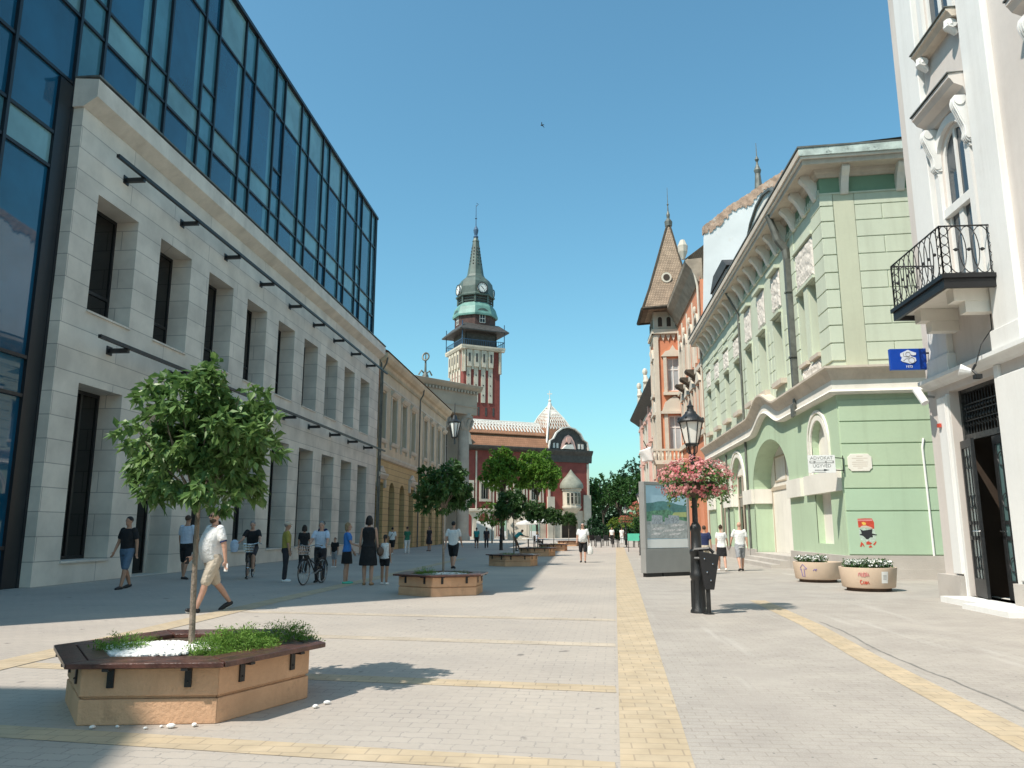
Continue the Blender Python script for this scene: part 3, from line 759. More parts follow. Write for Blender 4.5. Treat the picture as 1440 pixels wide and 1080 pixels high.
for f in (faces[0], faces[3], faces[1], faces[2]):
    b = MB(); o, i_ = arch_band(-1.15, 1.15, 49.3, .55, 12)
    for j in range(12): b.hexa([f.P(*o[j],-.9),f.P(*o[j+1],-.9),f.P(*i_[j+1],-.9),f.P(*i_[j],-.9),f.P(*o[j],.35),f.P(*o[j+1],.35),f.P(*i_[j+1],.35),f.P(*i_[j],.35)])
    d_ = b.build('dormer', M['copper'], tw)
    b = MB(); f.ext(b, arch(-1.1,1.1,47.4,49.3,12), -.9, -.1); b.build('dormer_wall', M['darkroof'], d_)
    window(f, d_, arch(-.7,.7,47.6,49.2,10), .0, M['whiteglaze'], M['darkglass'], mull=(0,), trans=(48.6,), fw=.12)
b = MB(); b.lathe([(5.25,49.4),(5.3,49.8),(4.75,51.6),(4.0,52.6),(3.6,52.8)], tc, 8, a0=oct0); b.build('copper_skirt', M['verd'], tw)
b = MB(); b.lathe([(3.75,52.7),(3.75,54.4)], tc, 8, a0=oct0); b.build('belfry', M['darkroof'], tw)
b = MB()
for k in range(8):
    t = oct0 + 2*pi*k/8; e = V((cos(t), sin(t), 0))
    b.tube([tc+e*4.05+V((0,0,52.6)), tc+e*4.05+V((0,0,54.4))], .22, 6)
for z in (53.1,53.7): b.lathe([(4.0,z),(4.0,z+.14)], tc, 8, a0=oct0)
b.build('belfry_columns', M['copper'], tw)
ZS = lambda z: 54.3+(z-55.1)*.737
b = MB(); b.lathe([(r_, ZS(z)) for r_, z in [(4.55,55.1),(4.6,55.5),(4.2,56.0),(4.15,58.2),(3.95,59.8),(3.2,61.2),(2.3,62.1),(1.95,63.0),(1.5,67.0),(1.0,71.6),(.75,74.2),(.85,74.4),(.75,74.7),(.35,76.0),(.2,77.0)]], tc, 8, a0=oct0)
b.build('spire', M['copper'], tw)
b = MB()
for k in range(8):
    t = oct0 + 2*pi*(k+.5)/8; e = V((cos(t), sin(t), 0))
    for z in (66.5,67.6,68.7,69.8,70.9,72.0):
        r_ = 1.95+(z-63)*(.80-1.95)/(74-63); p = tc+e*(r_*.93)+V((0,0,ZS(z))); b.ball(p, (.16,.16,.22), 6, 4)
b.build('spire_openwork', M['darkroof'], tw)
b = MB(); b.lathe([(r_, ZS(z)) for r_, z in [(.55,75.6),(.62,76.0),(.35,76.5),(.55,77.6),(.62,78.3),(.3,79.4),(.12,79.8),(.09,82),(.28,82.3),(.09,82.6),(.06,87.0)]], tc, 10)
b.tube([tc+V((0,0,ZS(86.4))), tc+V((.5,.1,ZS(87.2))), tc+V((.1,0,ZS(87.6)))], .08, 5); b.build('finial', M['bluemetal'], tw)
for f in faces:
    b = MB(); c0 = f.P(0, 55.95, -.08); 
    f.ext(b, [(1.15*cos(2*pi*j/28), 55.95+1.15*sin(2*pi*j/28)) for j in range(28)], -.5, -.05)
    cl = b.build('clock_face', M['clock'], tw)
    b = MB()
    for j in range(28):
        t0, t1 = 2*pi*j/28, 2*pi*(j+1)/28; P = f.P
        b.hexa([P(1.1*cos(t0),55.95+1.1*sin(t0),-.1),P(1.1*cos(t1),55.95+1.1*sin(t1),-.1),P(1.3*cos(t1),55.95+1.3*sin(t1),-.1),P(1.3*cos(t0),55.95+1.3*sin(t0),-.1),
                P(1.1*cos(t0),55.95+1.1*sin(t0),.03),P(1.1*cos(t1),55.95+1.1*sin(t1),.03),P(1.3*cos(t1),55.95+1.3*sin(t1),.03),P(1.3*cos(t0),55.95+1.3*sin(t0),.03)])
    for j in range(12):
        t = 2*pi*j/12; f.box(b, .88*sin(t)-.05, .88*sin(t)+.05, 55.95+.88*cos(t)-.11, 55.95+.88*cos(t)+.11, -.05, -.02)
    b.build('clock_ring', M['ink'], cl)
    b = MB()
    for t, l, w_ in ((R(-50), .62, .09), (R(140), .85, .06)):
        dx, dz = sin(t), cos(t); f.ext(b, [(-dz*w_, 55.95+dx*w_), (dx*l-dz*w_*.4, 55.95+dz*l+dx*w_*.4), (dx*l+dz*w_*.4, 55.95+dz*l-dx*w_*.4), (dz*w_, 55.95-dx*w_)], -.04, .0)
    b.build('clock_hands', M['ink'], cl)

# ================================================================== GREEN CORNER HOUSE
gb = thing('green_house', 'pale green corner house with bracketed eaves and arched ground floor openings', 'building', (8.1,24.7,0))
wf = WEST(8.1)
t45 = R(4.5)
sf = Fr((8.1,24.7), (cos(t45), -sin(t45)), (-sin(t45), -cos(t45)))
def sweep_path(fr, mb, prof, st, mi=0):
    """profile [(d,z)] carried along stations [(u,dz)]"""
    n = len(prof); vs = []
    for u, dz in st: vs += [fr.P(u, z+dz, d) for d, z in prof]
    k = len(st)
    fs = [(i*n+j, i*n+(j+1) % n, (i+1)*n+(j+1) % n, (i+1)*n+j) for i in range(k-1) for j in range(n)]
    fs += [tuple(range(n)), tuple(range((k-1)*n, k*n))[::-1]]
    mb.add(vs, fs, mi)
wins = [(25.8,26.6),(27.1,27.9),(30.25,31.45),(32.9,34.1),(35.55,36.75),(38.35,39.5),(41.25,42.35),(44.15,45.25),(46.95,48.0)]
b = MB(); wf.wall(b, rect(24.7, 49.6, 6.4, 12.35), [rect(a, c, 7.25, 9.82) for a, c in wins], .5); b.build('upper_wall', M['greenpale'], gb, recalc=False)
arches = [arch(30.8,37.0,.02,3.4,18,1.85), arch(25.95,27.6,1.0,4.25,12,.85), arch(38.95,42.0,.6,3.6,14,1.5), arch(44.2,47.2,.6,3.6,14,1.5)]
b = MB()
polys = arches
wf.wall(b, rect(24.7, 49.6, 0, 6.4), polys, .02)
def reveal(mb, h, depth):
    n = len(h)
    for i in range(n):
        a, c = h[i], h[(i+1) % n]
        mb.quad(wf.P(*a,-.0), wf.P(*c,-.0), wf.P(*c,-depth), wf.P(*a,-depth))
reveal(b, arches[0], .8)
for h in arches[1:]: reveal(b, h, .24)
b.build('lower_wall', M['green'], gb, recalc=False)
w = window(wf, gb, rect(wins[0][0], wins[0][1], 7.25, 9.82), -.44, M['whitepaint'], M['wglass'], mull=((wins[0][0]+wins[0][1])/2,), trans=(9.0,), sill=(7.12,7.247,-.4,.14,.08,M['trimtan']))
repeat(w, gb, wf, [wins[1][0]-wins[0][0]])
w = window(wf, gb, rect(wins[2][0], wins[2][1], 7.25, 9.82), -.44, M['whitepaint'], M['wglass'], mull=((wins[2][0]+wins[2][1])/2,), trans=(9.0,), sill=(7.05,7.247,-.4,.24,.12,M['trimtan']))
repeat(w, gb, wf, [q[0]-wins[2][0] for q in wins[3:]])
# arched entrance: deep porch, ivory double door, three steps
b = MB(); wf.box(b, 30.6, 37.2, 0, 5.4, -.92, -.8); 
dq = b.build('entrance_door', M['ivory'], gb)
b = MB()
for (a, c, z0, z1) in ((31.7,33.6,3.55,4.7),(34.2,36.1,3.55,4.7)):
    for (q0,q1,r0,r1) in ((a,c,z0,z0+.07),(a,c,z1-.07,z1),(a,a+.07,z0+.07,z1-.07),(c-.07,c,z0+.07,z1-.07)): wf.box(b, q0,q1,r0,r1,-.8,-.77)
wf.box(b, 30.8, 37, 3.2, 3.36, -.799, -.76); wf.box(b, 36.7, 36.78, .45, 3.2, -.8, -.77)
b.build('door_panels', M['tanwall'], dq)
b = MB()
for i in range(3): b.box(7.25+.33*i, 8.88, 30.85+.001*i, 36.95-.001*i, .15*i, .15*(i+1))
b.build('steps', M['plinth'], gb)
for h, (a, c) in zip(arches[1:], ((25.95,27.6),(38.95,42.0),(44.2,47.2))):
    b = MB(); wf.box(b, a-.05, c+.05, h[0][1], 5.3, -.34, -.24); nb = b.build('niche_back', M['ivory'], gb)
    if a > 30:
        window(wf, nb, rect(a+.45, c-.45, 1.0, 4.2), -.19, M['tanwall'], M['darkglass'], mull=((a+c)/2,), trans=(3.1,))
RU = {}
# rustication on the street face (quoin end, between windows) and on the side face
zj = [6.52, 6.70, 7.28, 7.86, 8.44, 9.05, 9.62, 10.22, 10.80, 11.37, 11.90, 12.33]
for i, (z0, z1) in enumerate(zip(zj[:-1], zj[1:])):
    if z1-z0 < .2: continue
    wf.box(RU.setdefault('q',MB()), 24.66, 25.72, z0+.018, z1-.018, -.01, .045)
    sf.box(RU.setdefault('q',MB()), -.045, .36, z0+.018, z1-.018, -.01, .045)
    if z0 > 9.8 or z1 < 7.2: wf.box(RU.setdefault('p',MB()), 27.98, 28.45, z0+.018, z1-.018, -.01, .04)
    else:
        wf.box(RU.setdefault('p',MB()), 28.02, 28.45, z0+.018, z1-.018, -.01, .04)
    if i % 2:
        sf.box(RU.setdefault('s',MB()), 1.04, 1.85, z0+.014, z1-.014, -.01, .03); sf.box(RU.setdefault('s',MB()), 1.875, 4.6, z0+.014, z1-.014, -.01, .03)
    else: sf.box(RU.setdefault('s',MB()), 1.04, 4.6, z0+.014, z1-.014, -.01, .03)
    for (a, c) in ((28.95,30.0),(31.7,32.65),(34.35,35.3),(37.0,37.75)):
        if z1 < 9.9:
            wf.box(RU.setdefault(a,MB()), a, a+.42, z0+.018, z1-.018, -.01, .035); wf.box(RU.setdefault(a,MB()), c-.42, c, z0+.018, z1-.018, -.01, .035)
    for (a, c) in ((38.25,38.33),(39.6,41.15),(42.45,44.05),(45.35,46.85),(48.1,49.55)):
        if z1 < 12 and c-a > .3: wf.box(RU.setdefault(a,MB()), a, c, z0+.018, z1-.018, -.01, .035)
for b in RU.values(): b.build('rustication', M['greenpale'], gb, bevel=.012)
b = MB(); sf.wall(b, rect(0, 6, 6.4, 12.35), []); sf.wall(b, rect(0, 6, 0, 6.4), [], mi=1); 
b.build('side_wall', [M['greenpale'], M['green']], gb, recalc=False)
b = MB(); b.quad(wf.P(49.6,0,0), wf.P(49.6,0,-12), wf.P(49.6,12.5,-12), wf.P(49.6,12.5,0)); b.build('party_wall', M['greenpale'], gb, recalc=False)
b = MB(); sf.box(b, .385, 1.02, 6.5, 12.3, -.01, .036); b.build('corner_strip', M['greenside'], gb)
lj = [.70, 2.01, 2.69, 3.38, 4.07, 4.76, 5.45]
b = MB()
for z0, z1 in zip(lj[:-1], lj[1:]): sf.box(b, .03, 5.5, z0+.018, z1-.018, -.01, .035, 1 if z1 < 2.8 else 0)
b.build('ground_floor_courses', [M['green'], M['greencool']], gb, bevel=.012)
b = MB(); wf.box(b, 24.6, 25.93, 0, .68, -.01, .12); wf.box(b, 25.93, 27.62, 0, .68, -.01, .1); wf.box(b, 27.63, 30.79, 0, .68, -.01, .12)
for a, c in ((37.01,38.94),(38.94,42.02),(42.03,44.19),(44.2,47.2),(47.21,49.6)): wf.box(b, a, c-.004, 0, .58, -.01, .1)
b.build('plinth', M['plinth'], gb); b = MB()
sf.box(b, -.1, 6, 0, .30, -.01, .14); sf.box(b, -.08, 6, .30, .69, -.01, .11)
b.build('plinth', M['plinth'], gb)
# imposts, archivolts
b = MB()
for a, c in ((24.78,25.93),(27.63,28.45),(28.9,30.78),(37.02,38.93),(42.02,44.18),(47.22,49.5)):
    wf.box(b, a, c, 2.64, 3.3, -.01, .13); b.build('impost_block', M['ivory'], gb); b = MB()
b.box(8.1, 8.88, 36.86, 36.995, 2.64, 3.3); b.build('impost_block', M['ivory'], gb); b = MB(); b.box(8.1, 8.33, 41.9, 41.995, 2.64, 3.3)
b.build('impost_block', M['ivory'], gb); b = MB(); wf.box(b, 25.93, 27.63, 2.64, 3.3, -.22, .13); b.build('impost_block', M['ivory'], gb)
for a, c, zs, rise in ((25.95,27.6,4.25,.85),(38.95,42.0,3.6,1.5),(44.2,47.2,3.6,1.5)):
    b = MB()
    for off_, w_, dd_ in ((0,.16,.05),(.24,.1,.07)):
        o, i_ = arch_band(a-off_, c+off_, zs, w_, 14, rise+off_)
        for j in range(14): b.hexa([wf.P(*o[j],-.01),wf.P(*o[j+1],-.01),wf.P(*i_[j+1],-.01),wf.P(*i_[j],-.01),wf.P(*o[j],dd_),wf.P(*o[j+1],dd_),wf.P(*i_[j+1],dd_),wf.P(*i_[j],dd_)])
        for q in (a-off_-w_, c+off_): wf.box(b, q, q+w_, 3.302, zs, -.01, dd_)
    b.build('archivolt', M['ivory'], gb)
# mid cornice with the swelling hump over the entrance
def hump(y):
    t = (y-33.55)/2.75
    return .66*(.5+.5*cos(pi*t)) if abs(t) < 1 else 0
st = [(y, hump(y)) for y in [25.0+.25*i for i in range(98)]] + [(49.6,0)]
def corner_sweep(mb, prof, stations):
    n = len(prof); k = len(stations)+2
    fs_ = [lambda d, z: sf.P(6, z, d), lambda d, z: V((8.1-d, 24.7-d*1.04, z))] + [(lambda u, dz: (lambda d, z: wf.P(u, z+dz, d)))(u, dz) for u, dz in stations]
    vs = [f(d, z) for f in fs_ for d, z in prof]
    mb.add(vs, [(i*n+j, i*n+(j+1) % n, (i+1)*n+(j+1) % n, (i+1)*n+j) for i in range(k-1) for j in range(n)] + [tuple(range(n)), tuple(range((k-1)*n, k*n))[::-1]])
b = MB(); corner_sweep(b, [(-.01,5.62),(.2,5.62),(.26,5.68),(.2,5.75),(.16,5.75),(.16,6.06),(-.01,6.06)], st)
b.build('ivory_band', M['ivory'], gb, recalc=False)
b = MB(); corner_sweep(b, [(-.01,6.062),(.165,6.062),(.20,6.13),(.25,6.22),(.36,6.36),(.42,6.40),(.42,6.47),(-.01,6.53)], st)
b.build('mid_cornice', M['trimtan'], gb, recalc=False)
# panels of plaster relief, window aprons
b = MB()
def relief(u0, u1, z0, z1, d=.05):
    nu = max(4, int((u1-u0)/.09)); nz = max(4, int((z1-z0)/.09)); q = random.Random(int(u0*100))
    ph = [(q.uniform(2.5,6), q.uniform(2.5,6), q.uniform(0,6)) for _ in range(4)]
    vs = []
    for i in range(nu+1):
        for j in range(nz+1):
            s_ = (i/nu-.5)*2; t = j/nz
            hgt = 0 if i in (0,nu) or j in (0,nz) else .02+.035*abs(sin(ph[0][0]*s_+ph[0][2])*cos(ph[1][0]*t*2+3*s_*s_))+.02*q.random()
            vs.append(wf.P(u0+(u1-u0)*i/nu, z0+(z1-z0)*t, hgt+.012))
    b = MB(); b.add(vs, [(i*(nz+1)+j, (i+1)*(nz+1)+j, (i+1)*(nz+1)+j+1, i*(nz+1)+j+1) for i in range(nu) for j in range(nz)])
    b.build('plaster_relief', M['relief'], gb, recalc=False)
relief(25.8,27.9,9.95,11.35)
for a, c in wins[2:5]: relief(a-.05, c+.05, 10.15, 11.7)
for a, c in wins[5:]: relief(a-.2, c+.2, 10.0, 11.0)
relief(25.85, 27.9, 6.6, 7.08)
b = MB()
for a, c in wins[2:5]:
    wf.box(b, a-.1, c+.1, 9.9, 10.0, 0, .16); wf.box(b, a-.1, c+.1, 11.72, 11.86, 0, .22)
    wf.box(b, a-.12, a-.003, 7.25, 9.9, 0, .05); wf.box(b, c+.003, c+.12, 7.25, 9.9, 0, .05)
    wf.box(b, a-.02, c+.02, 6.55, 7.04, 0, .05); b.build('window_surround', M['greenpale'], gb); b = MB()
wf.box(b, 25.74, 27.96, 9.84, 9.93, 0, .13); wf.box(b, 26.62, 27.08, 7.25, 9.82, 0, .06); wf.box(b, 25.7, 28.0, 11.38, 11.5, 0, .12); b.build('window_surround', M['greenpale'], gb); b = MB()
for a, c in wins[5:]:
    wf.box(b, a-.1, c+.1, 9.84, 9.94, 0, .13); wf.box(b, a-.02, c+.02, 6.55, 7.04, 0, .05); wf.box(b, a-.2, c+.2, 11.05, 11.15, 0, .12); b.build('window_surround', M['greenpale'], gb); b = MB()
wf.box(b, 37.9, 49.6, 11.55, 11.62, 0, .06); b.build('string_course', M['greenpale'], gb)
# frieze, dentils, eaves
b = MB(); wf.box(b, 24.7, 49.6, 12.35, 13.1, -.3, .001); sf.box(b, .02, 6, 12.35, 13.1, -.3, .002); b.build('frieze', M['greendeep'], gb)
b = MB(); sf.box(b, -.06, 6, 12.3, 12.36, 0, .06); wf.box(b, 24.66, 49.6, 12.3, 12.36, 0, .06)
y = 24.75
while y < 49.4: wf.box(b, y, y+.13, 12.36, 12.52, 0, .07); y += .26
b.build('frieze_mould', M['greenpale'], gb)
b = MB()
prof = [(-.3,12.9),(.08,12.9),(.12,12.98),(.18,13.02),(.22,13.128),(-.3,13.128)]
corner_sweep(b, prof, [(25,0),(49.6,0)])
b.build('eave_mould', M['trimtan'], gb, recalc=False)
b = MB(); b.prism([(7.42,24.1),(7.42,49.7),(13,49.7),(13,23.65)], 13.13, 13.30); b.build('eave_soffit', M['trimtan'], gb)
b = MB(); b.prism([(7.34,24.02),(7.34,49.75),(7.5,49.75),(7.5,24.18),(13,23.73),(13,23.57)], 13.303, 13.38); b.build('eave_fascia', M['ivory'], gb)
b = MB(); b.prism([(7.28,23.96),(7.46,24.14),(13,23.68),(13,23.5)], 13.383, 13.64); b.build('gutter', M['verdigris'], gb)
b = MB(); b.prism([(7.28,23.961),(7.28,49.8),(7.46,49.8),(7.46,24.141)], 13.383, 13.60); b.build('gutter', M['trimtan'], gb)
b = MB(); b.prism([(7.25,23.93),(7.25,49.8),(14,49.8),(14,23.45)], 13.643, 13.70)
b.add([(7.5,24.1,13.705),(7.5,49.8,13.705),(14,49.8,14.05),(14,23.6,14.05)], [(0,1,2,3)]); b.build('roof', M['zinc'], gb, recalc=False)
cons = [(0,13.129),(.50,13.129),(.54,13.04),(.48,12.94),(.34,12.80),(.24,12.62),(.18,12.46),(.13,12.34),(.09,12.28),(0,12.28)]
b = MB(); wf.sweep(b, [(d+.003, z) for d, z in cons], 24.95, 25.20)
cn = b.build('eave_console', M['ivory'], gb)
repeat(cn, gb, wf, [1.3*i for i in range(1, 19)])
b = MB(); sf.sweep(b, [(d+.003, z) for d, z in cons], .62, .86); cs_ = b.build('eave_console', M['ivory'], gb)
for k in (1, 2): copy_tree(cs_, gb, loc=tuple(sf.u*1.72*k))
# attic gable and louvred dormer on the roof
b = MB()
gp = [(28.3,13.65),(28.5,14.25),(29.4,14.5),(30.2,15.05),(31.4,15.35),(32.6,15.35),(33.9,15.05),(34.8,14.55),(36.0,14.2),(36.4,13.65)]
wf.ext(b, gp, -.25, .1); b.build('attic_gable', M['ivory'], gb)
b = MB()
for a, c in zip(gp[:-1], gp[1:]): b.hexa([wf.P(*a,-.3),wf.P(*c,-.3),wf.P(c[0],c[1]+.1,-.3),wf.P(a[0],a[1]+.1,-.3),wf.P(*a,.2),wf.P(*c,.2),wf.P(c[0],c[1]+.1,.2),wf.P(a[0],a[1]+.1,.2)])
b.build('gable_capping', M['zinc'], gb)
b = MB(); wf.box(b, 39.6, 44.4, 13.75, 15.1, -1, .1); wf.ext(b, [(39.4,15.1),(44.6,15.1),(43.4,15.8),(40.6,15.8)], -1, .2)
for i in range(13): wf.box(b, 39.75+i*.35, 39.95+i*.35, 13.9, 15.0, .1, .17)
b.build('louvred_dormer', M['darkroof'], gb)
# pipes
b = MB(); wf.box(b, 28.52, 28.76, 5.75, 11.5, .02, .22)
for z in (7.7,10.2): wf.box(b, 28.48, 28.80, z, z+.07, .0, .25)
b.tube([wf.P(28.64,11.5,.12), wf.P(28.64,11.9,.15), wf.P(28.64,12.3,.40), wf.P(28.64,12.8,.55), wf.P(28.64,13.3,.7)], [.13,.15,.16,.14,.13], 8)
wf.box(b, 28.45, 28.85, 5.5, 5.95, .22, .3)
b.build('downpipe', M['zinc'], gb)
b = MB(); b.tube([wf.P(38.0,.2,.06), wf.P(38.0,12.0,.06), wf.P(38.0,12.5,.3), wf.P(38.0,13.35,.7)], .055, 8); b.build('downpipe', M['zinc'], gb)
b = MB(); b.tube([wf.P(43.1,.2,.06), wf.P(43.1,5.5,.06)], .05, 8); b.build('downpipe', M['zinc'], gb)

# ================================================================== WHITE HOUSE (right edge)
M['grille'] = mat('worn_iron_grille', (.06,.065,.065), .35, .4, 14, .2, 60, metal=.4)
wh = thing('white_house', 'white and beige house with balcony above a black door at the right edge', 'building', (7.9,18,0))
wx = WEST(7.9)
b = MB()
bay = (14.85, 16.5)
door = rect(15.05,16.95,.12,4.35)
wx.wall(b, rect(-4, 17.95, 4.7, 19), [arch(15.1,16.2,6.2,9.25,12), arch(15.1,16.2,12.05,14.5,12), arch(11.0,12.1,6.2,9.25,12), arch(11.0,12.1,12.05,14.5,12)], .14)
b.quad((7.9,17.95,0),(20,17.95,0),(20,17.95,19),(7.9,17.95,19))
b.build('upper_wall', M['beige'], wh, recalc=False)
b = MB(); wx.wall(b, rect(-4, 17.95, 0, 4.7), [door], .35); b.build('lower_wall', M['beige'], wh, recalc=False)
b = MB()
for a, c in ((16.55,17.4),(13.85,14.7),(9.3,10.2)):
    wx.box(b, a, c, 4.95, 19, -.01, .13); wx.box(b, a-.06, c+.06, 4.7, 5.1, -.01, .18)
for a, c in ((17.0,17.36),(13.9,14.85)): wx.box(b, a, c, .55, 4.25, -.01, .10)
wx.box(b, 14.86, 15.03, .12, 4.5, -.01, .06); wx.box(b, 16.96, 17.02, .12, 4.3, -.01, .06)
b.build('pilasters', M['white'], wh, bevel=.015)
b = MB(); wx.box(b, 16.97, 18.0, 0, .52, -.01, .16); wx.box(b, 8, 15.0, 0, .5, -.01, .16); b.build('plinth', M['plinth'], wh)
b = MB()
wx.sweep(b, [(0,4.50),(.12,4.52),(.2,4.60),(.26,4.62),(.26,4.70),(0,4.76)], -4, 17.8)
b.build('belt_course', M['white'], wh)
def hood(y0, y1, z, mat_, small=False):
    b = MB()
    if not small:
        wx.sweep(b, [(0,z),(.10,z+.02),(.15,z+.14),(.32,z+.22),(.38,z+.32),(.41,z+.34),(.41,z+.42),(0,z+.5)], y0, y1)
        b.add([wx.P(y0-.02,z+.422,.44),wx.P(y1+.02,z+.422,.44),wx.P(y1+.02,z+.47,.0),wx.P(y0-.02,z+.47,0),wx.P(y0-.02,z+.455,.44),wx.P(y1+.02,z+.455,.44)], [(0,1,5,4),(4,5,2,3),(0,4,3),(1,2,5)], 1)
    else:
        wx.sweep(b, [(0,z),(.2,z+.02),(.26,z+.12),(.3,z+.14),(.3,z+.19),(0,z+.22)], y0, y1)
        wx.box(b, y0-.02, y1+.02, z+.2, z+.222, .0, .33, 1)
    h = b.build('window_hood' if not small else 'window_sill', [M['trimtan'] if small else M['beige'], M['zinc']], wh)
    for q in (y0+.06, y1-.28):
        b = MB()
        if not small:
            cp = [(0,z-.001),(.29,z-.001),(.32,z-.1),(.31,z-.2),(.26,z-.32),(.22,z-.45),(.16,z-.6),(.14,z-.72),(.16,z-.82),(.13,z-.92),(.07,z-.97),(0,z-.97)]
            wx.sweep(b, cp, q+.02, q+.20)
            for k in range(3): wx.sweep(b, [(d+.016, zz-.03) for d, zz in cp[1:-1]]+[(.02,z-.9),(.02,z-.05)], q+.035+k*.055, q+.065+k*.055)
            b.tube([wx.P(q,z-.12,.21), wx.P(q+.22,z-.12,.21)], .10, 14)
            b.tube([wx.P(q+.01,z-.86,.09), wx.P(q+.21,z-.86,.09)], .075, 12); b.tube([wx.P(q+.06,z-1.03,.05), wx.P(q+.16,z-1.03,.05)], .05, 8)
        else:
            b.tube([wx.P(q+.1,z,.18), wx.P(q+.1,z-.12,.18), wx.P(q+.1,z-.3,.06)], [.1,.12,.05], 8); b.tube([wx.P(q+.0,z-.1,.16), wx.P(q+.2,z-.1,.16)], .1, 8)
        b.build('console', M['white'], h, smooth=True)
    return h
h0 = hood(14.72, 16.45, 10.0, 0); hood(9.8, 12.6, 10.0, 0); s0 = hood(14.75, 16.42, 11.72, 0, True); hood(10.4,12.4,11.72,0,True)
hood(11.4, 13.2, 13.2, 0)
for y0 in (15.1, 11.0):
    for (z0, zs, nm) in ((6.2,9.25,'balcony_door'),(12.05,14.5,'window')):
        w = window(wx, wh, arch(y0,y0+1.1,z0,zs,12), -.04, M['whitepaint'], M['wglass'], mull=(y0+.55,), trans=(zs-1.2 if zs < 10 else 13.6,), fw=.09, name=nm)
        b = MB()
        for q in (y0-.2, y0+1.1+.02): wx.box(b, q, q+.18, z0, zs, 0, .08)
        o, i_ = arch_band(y0-.02, y0+1.12, zs, .18, 12)
        for j in range(12): b.hexa([wx.P(*o[j],0),wx.P(*o[j+1],0),wx.P(*i_[j+1],0),wx.P(*i_[j],0),wx.P(*o[j],.08),wx.P(*o[j+1],.08),wx.P(*i_[j+1],.08),wx.P(*i_[j],.08)])
        if zs < 10:
            wx.box(b, y0-.19, y0+1.29, zs-1.3, zs-1.12, -.1, .05)
            wx.box(b, y0+.47, y0+.63, z0, zs-1.3, -.1, -.01)
        b.build('surround', M['white'], w)
# cornice far above (out of the picture, casts the eaves shade)
b = MB(); wx.sweep(b, [(0,18.6),(.5,18.9),(.7,19.2),(0,19.3)], -4, 17.95); b.build('cornice', M['white'], wh)
# balcony
bl = wh
b = MB(); b.prism([(6.92,14.5),(6.92,16.7),(7.9,16.75),(7.9,14.5)], 5.98, 6.12); b.build('balcony_slab', M['ivory'], wh)
b = MB(); b.prism([(6.84,14.42),(6.84,16.78),(7.9,16.83),(7.9,16.76),(6.915,16.705),(6.915,14.495),(7.9,14.495),(7.9,14.42)], 5.88, 6.10)
b.prism([(6.8,14.38),(6.8,16.82),(7.9,16.87),(7.9,16.836),(6.838,16.785),(6.838,14.415),(7.9,14.415),(7.9,14.38)], 6.06, 6.14); b.build('balcony_fascia', M['blackmetal'], wh)
for y0 in (14.75, 16.2):
    b = MB(); b.box(7.15, 7.9, y0, y0+.28, 5.72, 5.975); b.box(7.35,7.9,y0+.02,y0+.26,5.5,5.718); b.build('balcony_bracket', M['ivory'], wh)
b = MB()
def rail_panel(p0, p1, z0=6.16, z1=7.1, dens=None):
    p0 = V(p0); p1 = V(p1); L = (p1-p0).length; d = (p1-p0)/L
    q = lambda s_, z: V((p0.x+d.x*s_, p0.y+d.y*s_, z))
    for z in (z0, z1): b.tube([q(0,z), q(L,z)], .016, 6)
    n = max(1, int(round((L-.3)/.26)))
    for e in (0, L): b.tube([q(e,z0), q(e,z1)], .018, 6)
    for s0 in (.0, L-.15):
        for e in (s0, s0+.15): b.tube([q(e,z0), q(e,z1)], .010, 5)
        for k in range(5):
            c = z0+(z1-z0)*(k+.5)/5; b.tube([q(s0+.075+.068*cos(2*pi*i/12), c+.088*sin(2*pi*i/12)) for i in range(13)], .009, 4, cap=False)
    w = (L-.3)/n
    for k in range(n):
        c = .15+w*(k+.5)
        b.tube([q(min(L-.15,max(.15,c+w*.78*cos(2*pi*i/20))), (z0+z1)/2+(z1-z0)*.49*sin(2*pi*i/20)) for i in range(21)], .010, 4, cap=False)
        m = V(q(c,(z0+z1)/2)); b.ball(m, .035, 8, 5)
        b.tube([q(c-.05,(z0+z1)/2-.0), q(c+.05,(z0+z1)/2)], .012, 5)
rail_panel((6.87,14.46,0), (6.87,16.74,0)); rail_panel((6.87,14.46,0), (7.88,14.46,0)); rail_panel((6.87,16.74,0), (7.88,16.79,0))
b.build('balcony_railing', M['blackmetal'], wh)
# entrance: wrought iron transom grille and double door, one leaf open
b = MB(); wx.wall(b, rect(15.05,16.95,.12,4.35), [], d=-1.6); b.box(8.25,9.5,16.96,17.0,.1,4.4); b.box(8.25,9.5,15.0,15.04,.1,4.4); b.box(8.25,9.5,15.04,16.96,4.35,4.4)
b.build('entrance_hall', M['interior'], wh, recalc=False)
b = MB(); wx.box(b, 14.2, 17.05, 0, .12, -.5, .55); wx.box(b, 14.0, 15.6, 0, .10, .55, .8); b.build('door_step', M['white'], wh)
b = MB()
wx.box(b, 15.05, 16.95, 3.28, 3.40, -.3, -.2); wx.box(b, 15.05, 16.95, 4.27, 4.35, -.3, -.2)
for u in (15.05, 16.87): wx.box(b, u, u+.08, .12, 4.35, -.31, -.19)
for i in range(15):
    u = 15.2+i*.115
    b.tube([wx.P(u,3.4,-.25), wx.P(u,4.27,-.25)], .014, 5); b.ball(wx.P(u,3.75,-.24), (.03,.03,.05), 6, 4); b.ball(wx.P(u,3.95,-.24), (.03,.03,.035), 6, 4)
    b.tube([wx.P(u,3.55,-.25), wx.P(u+.05,3.62,-.22), wx.P(u+.1,3.55,-.25)], .01, 4)
for z in (3.68,3.86,4.02): wx.box(b, 15.13, 16.87, z, z+.02, -.27, -.23)
b.build('transom_grille', M['grille'], wh)
